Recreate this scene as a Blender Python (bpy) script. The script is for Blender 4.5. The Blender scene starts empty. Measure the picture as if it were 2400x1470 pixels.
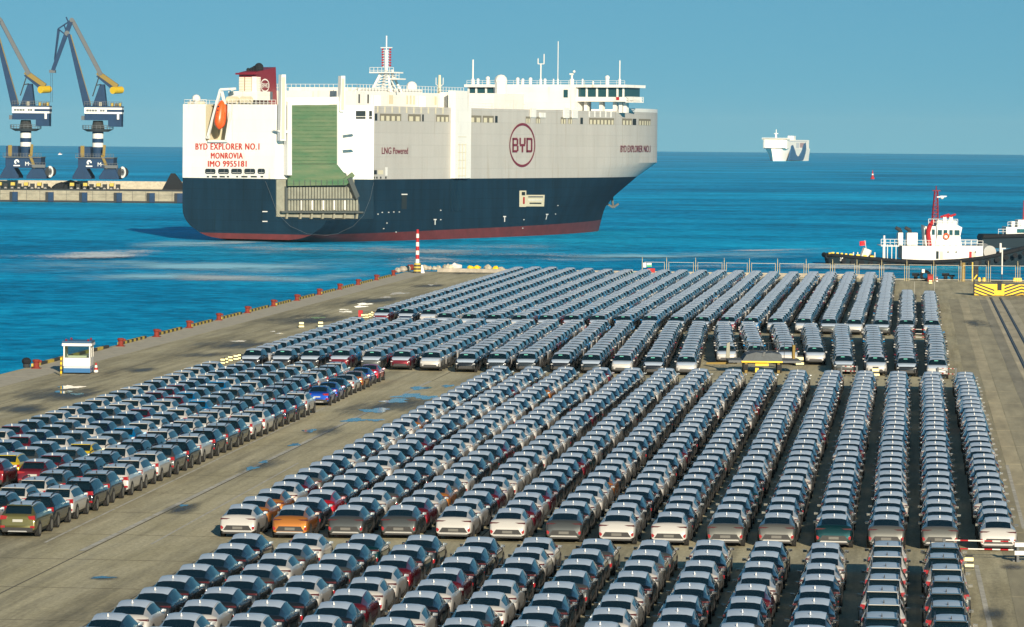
import bpy, math, random
import numpy as np
from mathutils import Vector, Matrix
R = math.radians
random.seed(7); np.random.seed(7)
scene = bpy.context.scene
COL = scene.collection

# ------------------------------------------------------------------ camera
F_PX, W_PX, H_PX = 9500.0, 2400.0, 1470.0
EYE_Y = 328.0                       # eye level at the picture's middle column
CAM_Z, SEA_Z = 20.0, -3.0
ROLL = 0.0092
PITCH = math.atan((H_PX / 2 - EYE_Y) / F_PX)
fwd = Vector((0, math.cos(PITCH), -math.sin(PITCH)))
up0 = Vector((0, math.sin(PITCH), math.cos(PITCH)))
rt = Vector((1, 0, 0)) * math.cos(ROLL) + up0 * math.sin(ROLL)
upv = up0 * math.cos(ROLL) - Vector((1, 0, 0)) * math.sin(ROLL)
cam_d = bpy.data.cameras.new('camera')
cam_d.sensor_width = 36.0
cam_d.lens = 36.0 * F_PX / W_PX
cam_d.clip_start = 1.0
cam_d.clip_end = 40000.0
cam = bpy.data.objects.new('camera', cam_d)
M = Matrix((rt, upv, -fwd)).transposed().to_4x4()
M.translation = Vector((0, 0, CAM_Z))
cam.matrix_world = M
COL.objects.link(cam)
scene.camera = cam

# ------------------------------------------------------------------ sky, sun, exposure
SUN_EL = R(17.0)
SUN_AZ = R(13.0)                    # the sun stands behind the camera, to the right
sun_dir = Vector((math.sin(SUN_AZ) * math.cos(SUN_EL), -math.cos(SUN_AZ) * math.cos(SUN_EL), math.sin(SUN_EL)))
world = bpy.data.worlds.new('World')
scene.world = world
world.use_nodes = True
wn, wl = world.node_tree.nodes, world.node_tree.links
wn.clear()
w_out = wn.new('ShaderNodeOutputWorld')
w_bg = wn.new('ShaderNodeBackground')
w_sky = wn.new('ShaderNodeTexSky')
w_sky.sky_type = 'NISHITA'
w_sky.sun_disc = False
w_sky.sun_elevation = SUN_EL
w_sky.sun_rotation = math.atan2(sun_dir.x, sun_dir.y)
w_sky.altitude = 0
w_sky.air_density = 1.0
w_sky.dust_density = 0.6
w_sky.ozone_density = 6.0
w_tc = wn.new('ShaderNodeTexCoord')
w_add = wn.new('ShaderNodeVectorMath'); w_add.operation = 'ADD'
w_add.inputs[1].default_value = (0, 0, 0.13)     # the earth's curve: the sea horizon lies below eye level
w_nrm = wn.new('ShaderNodeVectorMath'); w_nrm.operation = 'NORMALIZE'
w_mul = wn.new('ShaderNodeMix'); w_mul.data_type = 'RGBA'; w_mul.blend_type = 'MULTIPLY'
w_mul.inputs[0].default_value = 1.0
w_mul.inputs[7].default_value = (0.74, 1.0, 0.80, 1)
wl.new(w_tc.outputs['Generated'], w_add.inputs[0])
wl.new(w_add.outputs[0], w_nrm.inputs[0])
wl.new(w_nrm.outputs[0], w_sky.inputs[0])
wl.new(w_sky.outputs[0], w_mul.inputs[6])
wl.new(w_mul.outputs[2], w_bg.inputs[0])
w_bg.inputs[1].default_value = 0.057
wl.new(w_bg.outputs[0], w_out.inputs[0])
sun_d = bpy.data.lights.new('sun', 'SUN')
sun_d.energy = 4.4
sun_d.angle = R(0.5)
sun_d.color = (1.0, 0.86, 0.65)
sun = bpy.data.objects.new('sun', sun_d)
sun.rotation_euler = sun_dir.to_track_quat('Z', 'Y').to_euler()
sun.location = (60, -60, 120)
COL.objects.link(sun)
scene.view_settings.view_transform = 'Standard'
scene.view_settings.look = 'None'
scene.view_settings.exposure = 0.85
scene.view_settings.gamma = 1.0
scene.view_settings.use_curve_mapping = False

# ------------------------------------------------------------------ pixels to places
def ray(px, py):
    return fwd + rt * ((px - W_PX / 2) / F_PX) - upv * ((py - H_PX / 2) / F_PX)
def gp(px, py, z=0.0):              # where the line of sight meets a level z
    d = ray(px, py); k = (z - CAM_Z) / d.z
    return Vector((d.x * k, d.y * k, z))
def dp(px, py, Y):                  # where it meets an upright plane Y metres out
    d = ray(px, py); k = Y / d.y
    return Vector((d.x * k, Y, CAM_Z + d.z * k))
def gz(px, Yd, z):                  # point at picture column px, distance Yd, height z
    d = ray(px, 500.0)
    return Vector((d.x / d.y * Yd, Yd, z))
VPX = (2140 - 1200) / F_PX
DV = Vector((VPX, 1, 0)).normalized()          # along the columns of cars and the quay edge
DU = Vector((DV.y, -DV.x, 0))
COL_RZ = -math.atan2(DV.x, DV.y)
def uv(u, v, z=0.0):
    p = DU * u + DV * v; return Vector((p.x, p.y, z))
def to_uv(p): return p.x * DU.x + p.y * DU.y, p.x * DV.x + p.y * DV.y

# ------------------------------------------------------------------ materials
def srgb(r, g, b):
    f = lambda c: ((c / 255) / 12.92 if c / 255 <= 0.04045 else ((c / 255 + 0.055) / 1.055) ** 2.4)
    return (f(r), f(g), f(b))
MATS = {}
def mat(name, col, rough=0.5, metal=0.0, coat=0.0, noise=0.0, nscale=1.0, stretch=None, spec=0.5, bump=0.0, dirt=None):
    m = bpy.data.materials.new(name); m.use_nodes = True
    nt = m.node_tree; n = nt.nodes; b = n['Principled BSDF']
    b.inputs['Base Color'].default_value = (*col, 1)
    b.inputs['Roughness'].default_value = rough
    b.inputs['Metallic'].default_value = metal
    b.inputs['Coat Weight'].default_value = coat
    b.inputs['Coat Roughness'].default_value = 0.05
    b.inputs['Specular IOR Level'].default_value = spec
    if noise:
        tc = n.new('ShaderNodeTexCoord'); mp = n.new('ShaderNodeMapping')
        mp.inputs['Scale'].default_value = stretch or (1, 1, 1)
        nz = n.new('ShaderNodeTexNoise'); nz.inputs['Scale'].default_value = nscale; nz.inputs['Detail'].default_value = 6
        nz.inputs['Roughness'].default_value = 0.65
        cr = n.new('ShaderNodeValToRGB')
        d = dirt or tuple(c * (1 - noise) for c in col)
        cr.color_ramp.elements[0].position = 0.3; cr.color_ramp.elements[0].color = (*d, 1)
        cr.color_ramp.elements[1].position = 0.7; cr.color_ramp.elements[1].color = (*[min(1, c * (1 + noise * 0.35)) for c in col], 1)
        nt.links.new(tc.outputs['Object'], mp.inputs['Vector']); nt.links.new(mp.outputs[0], nz.inputs['Vector'])
        nt.links.new(nz.outputs['Fac'], cr.inputs[0]); nt.links.new(cr.outputs[0], b.inputs['Base Color'])
        if bump:
            bp = n.new('ShaderNodeBump'); bp.inputs['Strength'].default_value = bump; bp.inputs['Distance'].default_value = 0.05
            nt.links.new(nz.outputs['Fac'], bp.inputs['Height']); nt.links.new(bp.outputs[0], b.inputs['Normal'])
    MATS[name] = m
    return m
# car paint takes the colour of the car it is on
def paint_mat(name, attr):
    m = mat(name, (0.5, 0.5, 0.5), 0.42, 0.0, 1.0)
    n = m.node_tree.nodes
    if attr:
        a = n.new('ShaderNodeAttribute'); a.attribute_name = 'paint'; out = a.outputs['Color']
    else:
        a = n.new('ShaderNodeObjectInfo'); out = a.outputs['Color']
    m.node_tree.links.new(out, n['Principled BSDF'].inputs['Base Color'])
    n['Principled BSDF'].inputs['Coat IOR'].default_value = 1.6
    bw = n.new('ShaderNodeRGBToBW'); mr = n.new('ShaderNodeMapRange')      # darker paints are metallic
    mr.inputs['From Min'].default_value = 0.25; mr.inputs['From Max'].default_value = 0.45; mr.inputs['To Min'].default_value = 0.55; mr.inputs['To Max'].default_value = 0.0
    m.node_tree.links.new(out, bw.inputs[0]); m.node_tree.links.new(bw.outputs[0], mr.inputs['Value']); m.node_tree.links.new(mr.outputs[0], n['Principled BSDF'].inputs['Metallic'])
    n['Principled BSDF'].inputs['Specular IOR Level'].default_value = 0.15
    n['Principled BSDF'].inputs['Coat Roughness'].default_value = 0.06
    return m
paint_mat('car_paint', False); paint_mat('car_paint_rows', True)
mat('car_glass', (0.003, 0.010, 0.016), 0.05, spec=0.6)
mat('tyre', (0.012, 0.012, 0.013), 0.85)
mat('rim', (0.3, 0.3, 0.31), 0.3, 0.8)
mat('black_trim', (0.012, 0.013, 0.015), 0.5)
mat('red_lens', (0.24, 0.004, 0.010), 0.3, coat=1)
mat('dark_lens', (0.05, 0.004, 0.008), 0.3, coat=1)
mat('mirror_glass', (0.75, 0.77, 0.8), 0.08, 1.0)
mat('protective_film', (0.42, 0.50, 0.61), 0.30, noise=0.10, nscale=0.8)
mat('clear_lens', (0.6, 0.62, 0.65), 0.1, 0.3, coat=1)
mat('silver_trim', (0.55, 0.55, 0.55), 0.3, 0.7)
mat('fin_white', (0.8, 0.78, 0.74), 0.4)
mat('plate', (0.35, 0.36, 0.34), 0.4)
mat('plate_dark', (0.10, 0.10, 0.095), 0.5)
mat('sticker', (0.12, 0.42, 0.36), 0.6)
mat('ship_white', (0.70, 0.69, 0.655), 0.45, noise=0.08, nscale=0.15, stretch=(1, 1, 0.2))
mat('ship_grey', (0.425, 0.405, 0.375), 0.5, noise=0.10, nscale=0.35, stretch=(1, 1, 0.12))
mat('ship_navy', (0.005, 0.026, 0.050), 0.8, spec=0.12, noise=0.35, nscale=0.25, stretch=(1, 1, 0.12))
mat('ship_red', (0.12, 0.022, 0.024), 0.6, noise=0.35, nscale=0.4)
mat('burgundy', (0.16, 0.010, 0.022), 0.4)
mat('logo_wine', (0.15, 0.018, 0.035), 0.5)
mat('letter_red', (0.45, 0.035, 0.02), 0.5)
mat('ramp_green', (0.035, 0.105, 0.05), 0.85, noise=0.3, nscale=0.35, stretch=(0.35, 0.35, 2.2), dirt=(0.12, 0.155, 0.085))
mat('ramp_rib', (0.07, 0.135, 0.07), 0.85, noise=0.4, nscale=0.8, spec=0.2)
mat('ramp_grey', (0.24, 0.24, 0.19), 0.6, noise=0.3, nscale=0.6)
mat('ramp_dark', (0.05, 0.06, 0.06), 0.6)
mat('beige', (0.55, 0.50, 0.36), 0.6)
mat('opening_shade', (0.17, 0.155, 0.12), 0.8, spec=0.2)
mat('dark_opening', (0.015, 0.025, 0.032), 0.8, spec=0.2)
mat('ship_glass', (0.015, 0.06, 0.075), 0.08)
mat('orange_boat', (0.75, 0.09, 0.01), 0.35)
mat('red_paint', (0.34, 0.012, 0.018), 0.6, spec=0.3)
mat('white_paint', (0.64, 0.63, 0.60), 0.5)
mat('black_rubber', (0.012, 0.014, 0.018), 0.9, spec=0.2)
mat('crane_blue', (0.006, 0.032, 0.085), 0.7, spec=0.25, noise=0.2, nscale=0.4)
mat('crane_yellow', (0.55, 0.36, 0.012), 0.55)
mat('crane_ochre', (0.20, 0.14, 0.035), 0.7, spec=0.25)
mat('crane_grey', (0.10, 0.11, 0.12), 0.7, spec=0.25)
mat('steel', (0.2, 0.2, 0.2), 0.5, 0.6)
mat('dark_steel', (0.030, 0.034, 0.038), 0.8, spec=0.2)
mat('mast_red', (0.17, 0.008, 0.02), 0.6, spec=0.3)
mat('pier_concrete', (0.29, 0.26, 0.195), 0.85, noise=0.35, nscale=0.35, stretch=(1, 1, 2), bump=0.2)
mat('concrete_light', (0.42, 0.39, 0.31), 0.85, noise=0.3, nscale=1.2, bump=0.2)
mat('bollard_red', (0.19, 0.032, 0.022), 0.75, spec=0.2, noise=0.3, nscale=4)
mat('safety_yellow', (0.75, 0.50, 0.01), 0.5, noise=0.12, nscale=2)
mat('kerb_yellow', (0.50, 0.38, 0.06), 0.7, noise=0.3, nscale=3)
mat('kerb_black', (0.03, 0.03, 0.028), 0.7)
mat('reflector', (0.86, 0.80, 0.42), 0.4)
mat('booth_blue', (0.01, 0.10, 0.26), 0.35)
mat('booth_blue_dark', (0.012, 0.06, 0.14), 0.35)
mat('fence_post', (0.50, 0.42, 0.24), 0.6)
mat('fence_wire', (0.42, 0.42, 0.38), 0.5, 0.3)
mat('line_paint', (0.46, 0.45, 0.40), 0.8, noise=0.5, nscale=1.4, dirt=(0.26, 0.25, 0.21))
mat('rail_dark', (0.02, 0.022, 0.026), 0.5)
mat('red_flag', (0.6, 0.01, 0.02), 0.6)
mat('sign_green', (0.03, 0.35, 0.12), 0.5)
mat('rubble', (0.36, 0.33, 0.28), 0.9, noise=0.4, nscale=0.8, bump=0.4)
mat('ferry_white', (0.85, 0.80, 0.72), 0.5)
mat('ferry_grey', (0.55, 0.55, 0.56), 0.5)  # pale grey for ferry windows, side panels and the small boat
mat('ferry_blue', (0.012, 0.085, 0.20), 0.6)
mat('ferry_pink', (0.42, 0.25, 0.24), 0.5)
mat('tug_hull', (0.008, 0.020, 0.030), 0.75, spec=0.2)
mat('tarp', (0.07, 0.085, 0.10), 0.7, noise=0.3, nscale=2)
# welded plate seams on the ship's sides
def plate_seams(name, dark, wdt, hgt):
    m = MATS[name]; nt = m.node_tree; n = nt.nodes; l = nt.links; b = n['Principled BSDF']
    src = b.inputs['Base Color'].links[0].from_socket
    tc = n.new('ShaderNodeTexCoord'); sp = n.new('ShaderNodeSeparateXYZ'); cb = n.new('ShaderNodeCombineXYZ')
    l.new(tc.outputs['Object'], sp.inputs[0]); ad = n.new('ShaderNodeMath'); ad.operation = 'ADD'
    l.new(sp.outputs[0], ad.inputs[0]); l.new(sp.outputs[1], ad.inputs[1]); l.new(ad.outputs[0], cb.inputs[0]); l.new(sp.outputs[2], cb.inputs[1])
    br = n.new('ShaderNodeTexBrick'); br.inputs['Scale'].default_value = 1.0; br.inputs['Brick Width'].default_value = wdt; br.inputs['Row Height'].default_value = hgt
    br.inputs['Mortar Size'].default_value = 0.06; br.inputs['Mortar Smooth'].default_value = 0.3
    br.inputs['Color1'].default_value = (1, 1, 1, 1); br.inputs['Color2'].default_value = (.955, .955, .95, 1); br.inputs['Mortar'].default_value = (dark, dark, dark, 1)
    l.new(cb.outputs[0], br.inputs['Vector'])
    rs = n.new('ShaderNodeTexNoise'); rs.inputs['Scale'].default_value = 0.9; rs.inputs['Detail'].default_value = 5
    mp = n.new('ShaderNodeMapping'); mp.inputs['Scale'].default_value = (1, 1, 0.05); l.new(tc.outputs['Object'], mp.inputs[0]); l.new(mp.outputs[0], rs.inputs['Vector'])
    rr = n.new('ShaderNodeValToRGB'); rr.color_ramp.elements[0].position = 0.60; rr.color_ramp.elements[0].color = (1, 1, 1, 1); rr.color_ramp.elements[1].position = 0.78; rr.color_ramp.elements[1].color = (.74, .66, .56, 1)
    l.new(rs.outputs['Fac'], rr.inputs[0])
    for c_ in (br.outputs['Color'], rr.outputs[0]):
        k = n.new('ShaderNodeMix'); k.data_type = 'RGBA'; k.blend_type = 'MULTIPLY'; k.inputs[0].default_value = 1.0
        l.new(src, k.inputs[6]); l.new(c_, k.inputs[7]); src = k.outputs[2]
    l.new(src, b.inputs['Base Color'])
plate_seams('ship_grey', .84, 11.0, 2.7); plate_seams('ship_navy', .7, 11.0, 2.3); plate_seams('ship_white', .92, 9.0, 2.7)
# thin see-through booth glass
def glass_pane(name):
    m = bpy.data.materials.new(name); m.use_nodes = True
    n = m.node_tree.nodes; n.clear(); l = m.node_tree.links
    o = n.new('ShaderNodeOutputMaterial'); mx = n.new('ShaderNodeMixShader'); fr = n.new('ShaderNodeFresnel')
    tr = n.new('ShaderNodeBsdfTransparent'); tr.inputs[0].default_value = (0.62, 0.74, 0.72, 1)
    gl = n.new('ShaderNodeBsdfGlossy'); gl.inputs['Roughness'].default_value = 0.02
    l.new(fr.outputs[0], mx.inputs[0]); l.new(tr.outputs[0], mx.inputs[1]); l.new(gl.outputs[0], mx.inputs[2]); l.new(mx.outputs[0], o.inputs[0])
    MATS[name] = m
glass_pane('pane_glass')

# ------------------------------------------------------------------ mesh builder
class MB:
    def __init__(s): s.v = []; s.f = []; s.m = []; s.names = []
    def mi(s, m):
        if m not in s.names: s.names.append(m)
        return s.names.index(m)
    def face(s, pts, m):
        b = len(s.v); s.v += [tuple(p) for p in pts]; s.f.append(tuple(range(b, b + len(pts)))); s.m.append(s.mi(m)); return s
    def raw(s, vs, fs, m):
        b = len(s.v); s.v += [tuple(p) for p in vs]; k = s.mi(m)
        for f in fs: s.f.append(tuple(i + b for i in f)); s.m.append(k)
        return s
    def box(s, x0, x1, y0, y1, z0, z1, m):
        return s.raw([(x0, y0, z0), (x1, y0, z0), (x1, y1, z0), (x0, y1, z0), (x0, y0, z1), (x1, y0, z1), (x1, y1, z1), (x0, y1, z1)],
                     [(0, 3, 2, 1), (4, 5, 6, 7), (0, 1, 5, 4), (1, 2, 6, 5), (2, 3, 7, 6), (3, 0, 4, 7)], m)
    def tube(s, p0, p1, r, m, n=6, r1=None, cap=True):
        p0, p1 = Vector(p0), Vector(p1); d = (p1 - p0)
        if d.length < 1e-6: return s
        d.normalize(); a = d.orthogonal().normalized(); b = d.cross(a); r1 = r if r1 is None else r1
        vs = [p0 + a * (r * math.cos(2 * math.pi * i / n)) + b * (r * math.sin(2 * math.pi * i / n)) for i in range(n)]
        vs += [p1 + a * (r1 * math.cos(2 * math.pi * i / n)) + b * (r1 * math.sin(2 * math.pi * i / n)) for i in range(n)]
        fs = [(i, (i + 1) % n, n + (i + 1) % n, n + i) for i in range(n)]
        if cap: fs += [tuple(reversed(range(n))), tuple(range(n, 2 * n))]
        return s.raw(vs, fs, m)
    def beam(s, p0, p1, w, h, m, w1=None, h1=None):           # rectangular bar, h measured in the upright plane
        p0, p1 = Vector(p0), Vector(p1); d = (p1 - p0).normalized()
        a = d.cross(Vector((0, 0, 1)))
        a = Vector((1, 0, 0)) if a.length < 1e-4 else a.normalized()
        b = a.cross(d); w1 = w if w1 is None else w1; h1 = h if h1 is None else h1
        vs = []
        for p, ww, hh in ((p0, w, h), (p1, w1, h1)):
            vs += [p - a * ww / 2 - b * hh / 2, p + a * ww / 2 - b * hh / 2, p + a * ww / 2 + b * hh / 2, p - a * ww / 2 + b * hh / 2]
        return s.raw(vs, [(3, 2, 1, 0), (4, 5, 6, 7), (0, 1, 5, 4), (1, 2, 6, 5), (2, 3, 7, 6), (3, 0, 4, 7)], m)
    def prism(s, poly, d, m, axis='y', d0=0.0):               # polygon (a, z) pushed along an axis; 'z': polygon (x, y)
        n = len(poly)
        def P(a, c, t): return (a, t, c) if axis == 'y' else ((t, a, c) if axis == 'x' else (a, c, t))
        vs = [P(a, c, d0) for a, c in poly] + [P(a, c, d) for a, c in poly]
        fs = [tuple(range(n)), tuple(reversed(range(n, 2 * n)))] + [(i, n + i, n + (i + 1) % n, (i + 1) % n) for i in range(n)]
        return s.raw(vs, fs, m)
    def ball(s, c, r, m, n=10, k=6, sz=1.0):
        vs = [(c[0], c[1], c[2] + r * sz)]
        for j in range(1, k):
            t = math.pi * j / k
            vs += [(c[0] + r * math.sin(t) * math.cos(2 * math.pi * i / n), c[1] + r * math.sin(t) * math.sin(2 * math.pi * i / n), c[2] + r * sz * math.cos(t)) for i in range(n)]
        vs.append((c[0], c[1], c[2] - r * sz)); L = len(vs) - 1
        fs = [(0, 1 + i, 1 + (i + 1) % n) for i in range(n)]
        for j in range(k - 2):
            o = 1 + j * n
            fs += [(o + i, o + n + i, o + n + (i + 1) % n, o + (i + 1) % n) for i in range(n)]
        o = 1 + (k - 2) * n
        fs += [(o + i, L, o + (i + 1) % n) for i in range(n)]
        return s.raw(vs, fs, m)
    def rail(s, pts, h, m, r=0.05, step=2.0, n=4, bars=2):    # handrail along points
        for a, b in zip(pts[:-1], pts[1:]):
            a, b = Vector(a), Vector(b); L = (b - a).length; k = max(1, int(L / step))
            for i in range(k + 1):
                p = a.lerp(b, i / k); s.tube(p, p + Vector((0, 0, h)), r, m, n, cap=False)
            for j in range(bars):
                z = Vector((0, 0, h * (1 - j * 0.5))); s.tube(a + z, b + z, r, m, n, cap=False)
        return s
    def mesh(s, name, fix=True):
        me = bpy.data.meshes.new(name); me.from_pydata(s.v, [], s.f)
        for nm in s.names: me.materials.append(MATS[nm])
        me.polygons.foreach_set('material_index', s.m); me.update()
        return me
    def build(s, name, parent=None, smooth=False, loc=(0, 0, 0), rz=0.0):
        me = s.mesh(name)
        if smooth:
            me.polygons.foreach_set('use_smooth', [True] * len(me.polygons))
        return link(name, me, parent, loc, rz)
def link(name, me, parent=None, loc=(0, 0, 0), rz=0.0):
    o = bpy.data.objects.new(name, me); COL.objects.link(o)
    o.location = loc; o.rotation_euler = (0, 0, rz)
    if parent: o.parent = parent
    return o
def tag(o, label=None, cat=None, group=None, kind=None):
    if label: o['label'] = label
    if cat: o['category'] = cat
    if group: o['group'] = group
    if kind: o['kind'] = kind
    return o
def empty(name, loc=(0, 0, 0), rz=0.0):
    o = bpy.data.objects.new(name, None); COL.objects.link(o)
    o.empty_display_size = 0.3; o.location = loc; o.rotation_euler = (0, 0, rz)
    return o
def copy_tree(o, parent=None):
    c = o.copy(); COL.objects.link(c); c.parent = parent
    for ch in o.children: copy_tree(ch, c)
    return c
def text_mesh(body, name, fn, matname, size=None, spacing=1.0):
    """flat lettering; fn maps (0..1, 0..1) of the text's box to a place"""
    cu = bpy.data.curves.new(name, 'FONT'); cu.body = body; cu.resolution_u = 3; cu.space_character = spacing
    if size: cu.offset = size
    o = bpy.data.objects.new(name, cu); COL.objects.link(o)
    dg = bpy.context.evaluated_depsgraph_get()
    me = bpy.data.meshes.new_from_object(o.evaluated_get(dg))
    bpy.data.objects.remove(o); bpy.data.curves.remove(cu)
    xs = [v.co.x for v in me.vertices]; ys = [v.co.y for v in me.vertices]
    x0, x1, y0, y1 = min(xs), max(xs), min(ys), max(ys)
    for v in me.vertices: v.co = fn((v.co.x - x0) / (x1 - x0), (v.co.y - y0) / (y1 - y0))
    me.materials.clear(); me.materials.append(MATS[matname]); me.name = name
    return me
def bold(me, d):
    '''widen thin strokes: the same faces once more, shifted a little along d'''
    import bmesh
    bm = bmesh.new(); bm.from_mesh(me); g = bmesh.ops.duplicate(bm, geom=bm.verts[:] + bm.edges[:] + bm.faces[:])
    for v_ in g['geom']:
        if isinstance(v_, bmesh.types.BMVert): v_.co += d
    bm.to_mesh(me); bm.free(); return me

# ================================================================== THE SETTING
def water_material():
    m = bpy.data.materials.new('sea_water'); m.use_nodes = True; MATS['sea_water'] = m
    nt = m.node_tree; n = nt.nodes; l = nt.links; b = n['Principled BSDF']
    geo = n.new('ShaderNodeNewGeometry')
    def noise(scale, sc, detail=4, rough=0.6):
        mp = n.new('ShaderNodeMapping'); mp.inputs['Scale'].default_value = sc
        mp.inputs['Rotation'].default_value = (0, 0, 0.12)
        l.new(geo.outputs['Position'], mp.inputs[0])
        z = n.new('ShaderNodeTexNoise'); z.inputs['Scale'].default_value = scale
        z.inputs['Detail'].default_value = detail; z.inputs['Roughness'].default_value = rough
        l.new(mp.outputs[0], z.inputs['Vector']); return z.outputs['Fac']
    def math_n(op, a, bb):
        k = n.new('ShaderNodeMath'); k.operation = op
        for i, q in enumerate((a, bb)):
            if hasattr(q, 'links'): l.new(q, k.inputs[i])
            else: k.inputs[i].default_value = q
        return k.outputs[0]
    big = noise(0.004, (0.45, 1.0, 1), 6, 0.6)          # wind streaks, hundreds of metres
    mid = noise(0.03, (0.45, 0.7, 1), 8, 0.72)
    chop = noise(0.42, (0.7, 0.5, 1), 8, 0.72)
    h = math_n('ADD', math_n('MULTIPLY', chop, 1.0), math_n('MULTIPLY', mid, 2.0))
    bp = n.new('ShaderNodeBump'); bp.inputs['Strength'].default_value = 1.0; bp.inputs['Distance'].default_value = 0.9
    l.new(h, bp.inputs['Height'])
    cr = n.new('ShaderNodeValToRGB'); e = cr.color_ramp.elements
    e[0].position = 0.425; e[0].color = (0.0, 0.10, 0.235, 1)
    e[1].position = 0.60; e[1].color = (0.012, 0.58, 0.95, 1)
    k = e.new(0.5); k.color = (0.0, 0.285, 0.58, 1)
    mixv = math_n('ADD', math_n('MULTIPLY', big, 0.30), math_n('ADD', math_n('MULTIPLY', mid, 0.32), math_n('MULTIPLY', chop, 0.38)))  # light and dark of the wave slopes, put into the water colour
    l.new(mixv, cr.inputs[0])
    n.remove(b)
    df = n.new('ShaderNodeBsdfDiffuse'); l.new(cr.outputs[0], df.inputs['Color']); l.new(bp.outputs[0], df.inputs['Normal'])
    gl = n.new('ShaderNodeBsdfGlossy'); gl.inputs['Roughness'].default_value = 0.30; gl.inputs['Color'].default_value = (0.10, 0.80, 1.0, 1)
    l.new(bp.outputs[0], gl.inputs['Normal'])
    fr = n.new('ShaderNodeFresnel'); fr.inputs['IOR'].default_value = 1.33; l.new(bp.outputs[0], fr.inputs['Normal'])
    mx = n.new('ShaderNodeMixShader'); l.new(math_n('MULTIPLY', fr.outputs[0], 0.62), mx.inputs[0])
    l.new(df.outputs[0], mx.inputs[1]); l.new(gl.outputs[0], mx.inputs[2])
    l.new(mx.outputs[0], n['Material Output'].inputs['Surface'])
water_material()
def foam_material(name, base, thr, soft, dens, scale):
    m = bpy.data.materials.new(name); m.use_nodes = True; MATS[name] = m
    nt = m.node_tree; n = nt.nodes; l = nt.links; b = n['Principled BSDF']
    b.inputs['Base Color'].default_value = (*base, 1); b.inputs['Roughness'].default_value = 0.6
    geo = n.new('ShaderNodeNewGeometry'); mp = n.new('ShaderNodeMapping'); mp.inputs['Scale'].default_value = (0.30, 0.16, 1)
    l.new(geo.outputs['Position'], mp.inputs[0])
    z = n.new('ShaderNodeTexNoise'); z.inputs['Scale'].default_value = scale; z.inputs['Detail'].default_value = 8; z.inputs['Roughness'].default_value = 0.7
    l.new(mp.outputs[0], z.inputs['Vector'])
    uvn = n.new('ShaderNodeUVMap'); uvn.uv_map = 'UVMap'; sep = n.new('ShaderNodeSeparateXYZ'); l.new(uvn.outputs[0], sep.inputs[0])
    def mth(op, a, c, d=None):
        k = n.new('ShaderNodeMath'); k.operation = op
        for i, q in enumerate((a, c)):
            if hasattr(q, 'links'): l.new(q, k.inputs[i])
            else: k.inputs[i].default_value = q
        return k.outputs[0]
    ex = mth('SUBTRACT', 1.0, mth('POWER', mth('ABSOLUTE', mth('SUBTRACT', mth('MULTIPLY', sep.outputs[0], 2.0), 1.0), 0), 2.0))
    ey = mth('SUBTRACT', 1.0, mth('POWER', mth('ABSOLUTE', mth('SUBTRACT', mth('MULTIPLY', sep.outputs[1], 2.0), 1.0), 0), 2.0))
    env = mth('MULTIPLY', ex, ey)
    mp2 = n.new('ShaderNodeMapping'); mp2.inputs['Scale'].default_value = (0.03, 0.02, 1); l.new(geo.outputs['Position'], mp2.inputs[0])
    z2 = n.new('ShaderNodeTexNoise'); z2.inputs['Scale'].default_value = 1.6; z2.inputs['Detail'].default_value = 5; l.new(mp2.outputs[0], z2.inputs['Vector'])
    env = mth('MULTIPLY', env, mth('MAXIMUM', mth('MULTIPLY', mth('SUBTRACT', z2.outputs['Fac'], 0.32), 4.0), 0.0))
    s_ = mth('SUBTRACT', mth('ADD', z.outputs['Fac'], mth('MULTIPLY', env, 0.25)), thr)
    a = n.new('ShaderNodeMath'); a.operation = 'DIVIDE'; a.use_clamp = True
    l.new(s_, a.inputs[0]); a.inputs[1].default_value = soft
    al = mth('MULTIPLY', mth('MULTIPLY', a.outputs[0], env), dens)
    l.new(al, b.inputs['Alpha'])
foam_material('foam_white', (0.66, 0.74, 0.78), 0.58, 0.12, 1.0, 5.0)
foam_material('foam_thin_sheen', (0.28, 0.64, 0.82), 0.36, 0.30, 1.0, 1.0)  # thin foam; on slicks the pale blue stands in for sky sheen
foam_material('foam_reflection', (0.50, 0.60, 0.64), 0.52, 0.16, 0.85, 4.5)  # pale colour stands in for the white ship reflected in the ripples

# sea: one round sheet out to the horizon
m_ = MB()
NSEG = 180
ring = [(9100 * math.cos(2 * math.pi * i / NSEG), 9100 * math.sin(2 * math.pi * i / NSEG), SEA_Z) for i in range(NSEG)]
m_.face(ring, 'sea_water')
tag(m_.build('sea'), kind='structure')
FOAM_Z = SEA_Z + 0.05
def foam(px_pts, half_h, matname, name='foam_and_painted_light', label=None):
    """a strip of broken water picture points lying on the sea; half_h is its half height there in pixels"""
    me = bpy.data.meshes.new(name); vs = []; fs = []; N = len(px_pts); K = 6; pts = []
    for i in range(N - 1):
        for k in range(K):
            t = k / K; a, b2 = px_pts[i], px_pts[i + 1]
            pts.append((a[0] + (b2[0] - a[0]) * t, a[1] + (b2[1] - a[1]) * t))
    pts.append(px_pts[-1])
    for (x, y) in pts:
        vs += [tuple(gp(x, y + half_h, FOAM_Z)), tuple(gp(x, y - half_h, FOAM_Z))]
    for i in range(len(pts) - 1): fs.append((2 * i, 2 * i + 2, 2 * i + 3, 2 * i + 1))
    me.from_pydata(vs, [], fs); ul = me.uv_layers.new(name='UVMap'); L = len(pts) - 1
    for i, p in enumerate(me.polygons):
        for li, (a, b2) in zip(p.loop_indices, ((i, 0), (i + 1, 0), (i + 1, 1), (i, 1))): ul.data[li].uv = (a / L, b2)
    me.materials.append(MATS[matname]); me.update()
    o = link(name, me); o['kind'] = 'stuff'
    tag(o, label or 'white foam streaks of broken water trailing on the sea', 'foam')
    return o
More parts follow.
